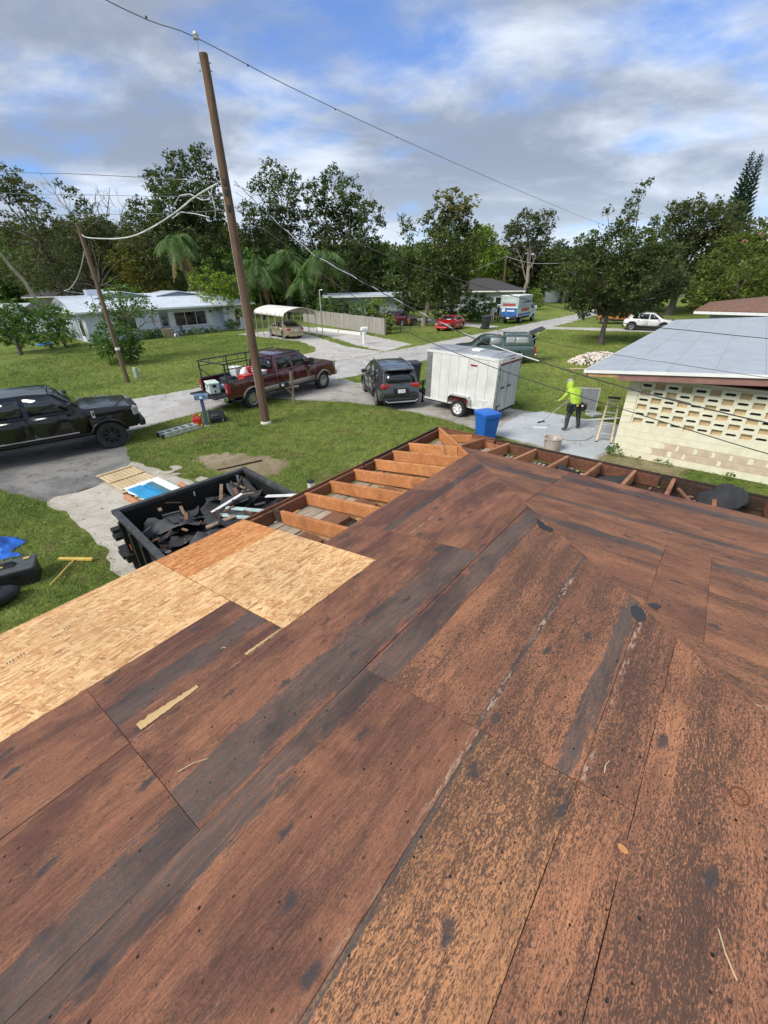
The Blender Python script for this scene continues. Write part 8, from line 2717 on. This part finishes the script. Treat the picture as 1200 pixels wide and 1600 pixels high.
tree('shade_tree', 'shade tree with wispy top on the lawn nearest the grey roof', (17.3, 35.2, 0), [(16.7, 35.5, 4.6, 2.2), (14.4, 35.5, 4.8, 1.52), (18.7, 35.5, 4.5, 1.9), (20.2, 35.5, 3.2, 1.1), (14.9, 35.5, 3.5, 1.2), (16.9, 35.5, 6.2, 1.95), (15.2, 35.5, 6.0, 1.49), (18.4, 35.5, 6.2, 1.67), (13.2, 35.5, 6.0, .74), (19.7, 35.5, 5.1, 1.32), (17.2, 35.5, 3.3, 1.1), (17.3, 35.5, 7.8, .9), (17.5, 35.5, 8.9, .6), (17.8, 35.5, 9.8, .42), (18.3, 35.5, 10.3, .24), (15.9, 35.5, 8.6, .26), (16.7, 35.5, 7.5, .73), (15.2, 35.5, 7.2, .55), (14.3, 35.5, 7.1, .27), (21.0, 35.5, 4.1, 1.06), (18.9, 35.5, 3.2, 1.2), (15.6, 35.5, 2.8, 1.0), (17.1, 35.5, 2.75, .9), (18.6, 35.5, 2.7, 1.0), (19.9, 35.5, 2.75, .9), (20.6, 35.5, 5.7, 1.4), (21.9, 35.5, 4.7, 1.2), (20.2, 35.5, 6.7, 1.0), (22.3, 35.5, 3.8, .9), (15.6, 35.5, 2.3, .5), (18.9, 35.5, 2.25, .5), (19.6, 35.5, 2.3, .5), (18.2, 35.5, 2.2, .45)],
     OAK, tr=.21, leaf=.155, dens=26, clump=.34, per=11, seed=15, trunk_to=(.1, .2, 2.1))
tree('oak_tree', 'broad grey green oak behind the white crossover', (37.5, 60, 0), [(34.6, 60.0, 8.5, 3.24), (37.2, 60.0, 9.7, 3.2), (39.4, 60.0, 10.1, 2.43), (36.9, 60.0, 5.9, 3.32), (39.9, 60.0, 6.4, 3.31), (34.8, 60.0, 5.3, 2.55), (41.7, 60.0, 8.4, 2.16), (35.3, 60.0, 11.0, 1.36), (37.0, 60.0, 11.6, 1.2), (41.3, 60.0, 10.9, 1.66), (42.2, 60.0, 4.5, 2.41), (43.8, 60.0, 8.5, 2.32), (46, 60, 8, 2.6)], OAK2, tr=.45, leaf=.25, dens=13, clump=.5, per=10, seed=16, bare=(((37.6, 60, 5), (33.9, 60, 9.8), .09),))
vt = tree('vine_covered_tree', 'low tree smothered in bright green vine with pink blossoms behind the brown roof', (34.2, 45, 0), [(32.9, 45.0, 6.1, 2.48), (35.0, 45.0, 6.7, 2.23), (31.2, 45.0, 4.6, 1.93), (34.9, 45.0, 4.0, 2.3), (36.8, 45.0, 4.5, 2.41), (30.8, 45.0, 2.9, 1.35), (32.9, 45.0, 3.0, 1.53), (37.9, 45.0, 6.0, 2.66)], VINE, tr=.3, leaf=.19, dens=17, clump=.42, per=10, seed=17)
link('blossoms', quad_mesh('blossoms', leaf_cards(crown_points([(32.2-34.2, -1.2, 7.2, .22), (33.6-34.2, -1.2, 7.6, .25), (35.4-34.2, -1.2, 7.2, .2)], 16, .2, rngm, 4), .11, rngm), PINKF), vt)
for (b, h, lab, sd) in (((52.3, 75, 0), 19.6, 'tall tiered conifer at the right edge, the left of two', 31), ((54.6, 76.5, 0), 19.8, 'tall tiered conifer cut by the right edge of the view', 32)):
    rng = np.random.default_rng(sd)
    t = thing('conifer_tree', lab, 'conifer', b, 0, 'tiered conifers at the right edge')
    MB().tube([(0, 0, 0), (0, 0, h*.5), (0, 0, h)], [.28, .17, .02], 8).build('trunk', BARK, t)
    q = []
    z = 3.
    while z < h-.3:
        L = 3.0*(1-z/h)**.8+.3
        k0 = rng.uniform(0, 6)
        for i in range(7):
            az = k0+i*2*math.pi/7
            frond(q, (0, 0, z), az, .28, L, -.10, rng, .30, 16, .045)
            frond(q, (0, 0, z+.2), az+.4, .5, L*.7, -.10, rng, .30, 12, .05)
        z += .55
    link('crown', quad_mesh('crown', np.array(q), NEED), t)

# shrubs
tree('shrub', 'clipped dark bush on a short stem at the left lawn edge', (-28.3, 35, 0), [(-28.6, 35.5, 2.2, 1.08), (-27.4, 35.5, 2.4, .98), (-27.9, 35.5, 3.1, .87), (-29.2, 35.5, 2.5, .98), (-28.2, 35.3, 1.5, 1.15), (-27.5, 35.4, 1.5, .9), (-29.2, 35.4, 1.4, .9)], CLIP, tr=.16, leaf=.15, dens=34, clump=.3, per=10, seed=40, cat='shrub', bark=BARK)
tree('shrub', 'loose tall shrub against the bungalow gable wall', (-27.6, 39.4, 0), [(-27.4, 39.0, 2.6, 1.07), (-27.3, 39.0, 1.4, 1.09), (-28.4, 39.0, 1.1, .77), (-26.3, 39.0, 2.5, .54), (-28.9, 39.0, 2.2, .86), (-27.8, 39, 2.0, 1.1), (-27.0, 39, .7, .9), (-28.6, 39, .6, .8), (-28.2, 39, 3.2, .8)], MIDG, tr=.12, leaf=.15, dens=26, clump=.3, per=9, seed=41, cat='shrub')
tree('shrub', 'dense dark shrub in front of the short leaning pole', (-17.9, 30.2, 0), [(-17.9, 30.5, 1.5, 1.38), (-18.9, 30.5, 1.1, .78), (-17.2, 30.5, 1.0, .87), (-17.4, 30.5, 2.3, .77), (-18, 30.5, .6, 1.1)], CLIP, tr=.1, leaf=.15, dens=34, clump=.3, per=10, seed=42, cat='shrub')
tree('small_tree', 'small gnarled tree with grey limbs in front of the bungalow', (-17.9, 32.6, 0), [(-18.6, 32.5, 3.8, .71), (-18.1, 32.5, 4.5, .50), (-17.3, 32.5, 3.5, .98), (-16.4, 32.5, 3.3, .8), (-19.8, 32.5, 3.1, .71), (-18.1, 32.5, 3.0, .72), (-17.4, 32.5, 4.2, .6), (-18.7, 32.5, 3.2, .7), (-16.6, 32.5, 3.9, .55)], MIDG, tr=.14, leaf=.14, dens=26, clump=.3, per=8, seed=43, bark=PBARK, bare=(((-17.8, 32.6, 1.8), (-15.6, 32.4, 2.6), .05), ((-17.9, 32.6, 1.9), (-19.6, 32.5, 2.9), .05)))
for i, (t_, r_, lab) in enumerate(((4.1, .62, 'leftmost low shrub of the bungalow front bed'), (5.0, .60, 'second low shrub of the bungalow front bed'), (5.9, .52, 'third low shrub beside the tan planter box'), (8.4, .34, 'small plant under the left shutter'), (9.2, .40, 'small plant under the picture window'), (10.2, .36, 'plant under the right pane of the picture window'), (11.3, .42, 'low plant below the right shutter'), (13.3, .75, 'dark bush at the carport end of the bungalow'))):
    x, y = -26.4+.7071*t_+.9*.7071, 41.2+.7071*t_-.9*.7071
    tree('shrub', lab, (x, y, 0), [(x, y, r_*.8, r_), (x+.3, y+.2, r_*.6, r_*.8)], CLIP if i % 2 else MIDG, tr=0, leaf=.14, dens=40, clump=.22, per=8, seed=50+i, cat='shrub', group='shrubs along the bungalow front')
tree('shrub', 'large clipped round bush by the chain link fence', (12.2, 57.4, 0), [(12.2, 57.0, 1.5, 1.9), (11.1, 57.0, 1.0, 1.26), (13.5, 57.0, 1.0, 1.26)], CLIP, tr=.1, leaf=.17, dens=30, clump=.26, per=10, seed=60, cat='shrub')
tree('shrub', 'tall glossy bush left of the clipped round bush', (9.2, 60.3, 0), [(8.7, 60.0, 2.1, 1.64), (10.4, 60.0, 2.8, 1.3), (9.8, 60.0, 1.0, 1.16), (7.9, 60.0, 1.0, 1.16)], MAGN, tr=.1, leaf=.2, dens=22, clump=.35, per=10, seed=61, cat='shrub')
for i, b in enumerate(((-6.5, 55.5, 1.9, 1.4), (-4.4, 52.8, 1.7, 1.45), (-1.9, 48.9, 1.9, 1.38), (-.2, 46.6, 2.2, .96), (-8.8, 58.8, 2.4, 1.4))):
    tree('shrub', ('green bush looking over the board fence, second from the palms', 'wide bush looking over the middle of the board fence', 'bush looking over the fence near the white roofed house', 'slim bush nearest the street end of the board fence', 'bush beside the tall palm behind the board fence')[i],
         (b[0], b[1]+1.2, 0), [(b[0], b[1]+1.2, b[2], b[3]), (b[0]+.6, b[1]+1.5, b[2]*.6, b[3]*.9)], (MIDG, OAK, MIDG, BRI, OAK)[i], tr=.06, leaf=.19, dens=22, clump=.35, per=9, seed=70+i, cat='shrub', group='bushes behind the board fence')
tree('shrub', 'yellow green shrub at the street end of the board fence', (.85, 44.6, 0), [(.8, 44.6, .8, .63), (1.0, 44.6, 1.25, .5), (.6, 44.6, .35, .51)], BRI, tr=.05, leaf=.14, dens=36, clump=.24, per=9, seed=80, cat='shrub')
tree('shrub', 'small yellow green shrub behind the box truck', (24.7, 74.5, 0), [(24.3, 74.0, 2.0, 1.11), (25.1, 74.0, 1.1, .91)], BRI, tr=.06, leaf=.22, dens=24, clump=.35, per=9, seed=81, cat='shrub')
for i in range(7):
    i_ = (0, .5, 1.9, 3.2, 3.6, 6.3, 7.1)[i]
    x, y = 7.15+.7788*(.05+i_*.42)+rnd.uniform(-.1, .1)-.2, 12.3-.6273*(.05+i_*.42)-.22+rnd.uniform(-.1, .06)
    r_ = rnd.uniform(.07, .16) if i else .26
    tree('weed', 'low green weed at the foot of the cream block wall', (x, y, 0), [(x, y, r_*.8, r_)], MIDG, tr=0, leaf=.05, dens=420, clump=.07, per=6, seed=90+i, cat='weed', group='weeds along the cream block wall')
# the wood behind everything, read as one mass
rng = np.random.default_rng(500)
bl = []
for i in range(170):
    an = rng.uniform(-.92, .86)
    Yd = rng.uniform(95, 128)
    x = math.tan(an)*Yd
    if abs(x-42) < 7 and False:
        continue
    h = rng.uniform(11, 17) if x < -22 else rng.uniform(7, 11.5)
    bl += [(x, Yd, h*.72, h*.30), (x+rng.uniform(-2, 2), Yd, h*.42, h*.33), (x+rng.uniform(-3, 3), Yd-1, h*.16, h*.26)]
P = crown_points(bl, 7, .85, rng, 10)
tl = link('treeline', quad_mesh('treeline', leaf_cards(P, .40, rng), OAK2))
tag(tl, kind='stuff')
bl = []
for i in range(95):
    an = rng.uniform(-.90, .10)
    Yd = rng.uniform(78, 92)
    x = math.tan(an)*Yd
    h = rng.uniform(5.5, 11)
    bl += [(x, Yd, h*.65, h*.34), (x+rng.uniform(-2, 2), Yd, h*.28, h*.32)]
P = crown_points(bl, 8, .8, rng, 9)
tag(link('undergrowth', quad_mesh('undergrowth', leaf_cards(P, .34, rng), MIDG)), kind='stuff')
bl = []
for i in range(26):
    x = rng.uniform(38, 66)
    Yd = 66+rng.uniform(-3, 8)
    bl += [(x, Yd, rng.uniform(1.5, 5), rng.uniform(2, 3))]
P = crown_points(bl, 9, .7, rng, 9)
tag(link('undergrowth', quad_mesh('undergrowth', leaf_cards(P, .32, rng), OAK)), kind='stuff')
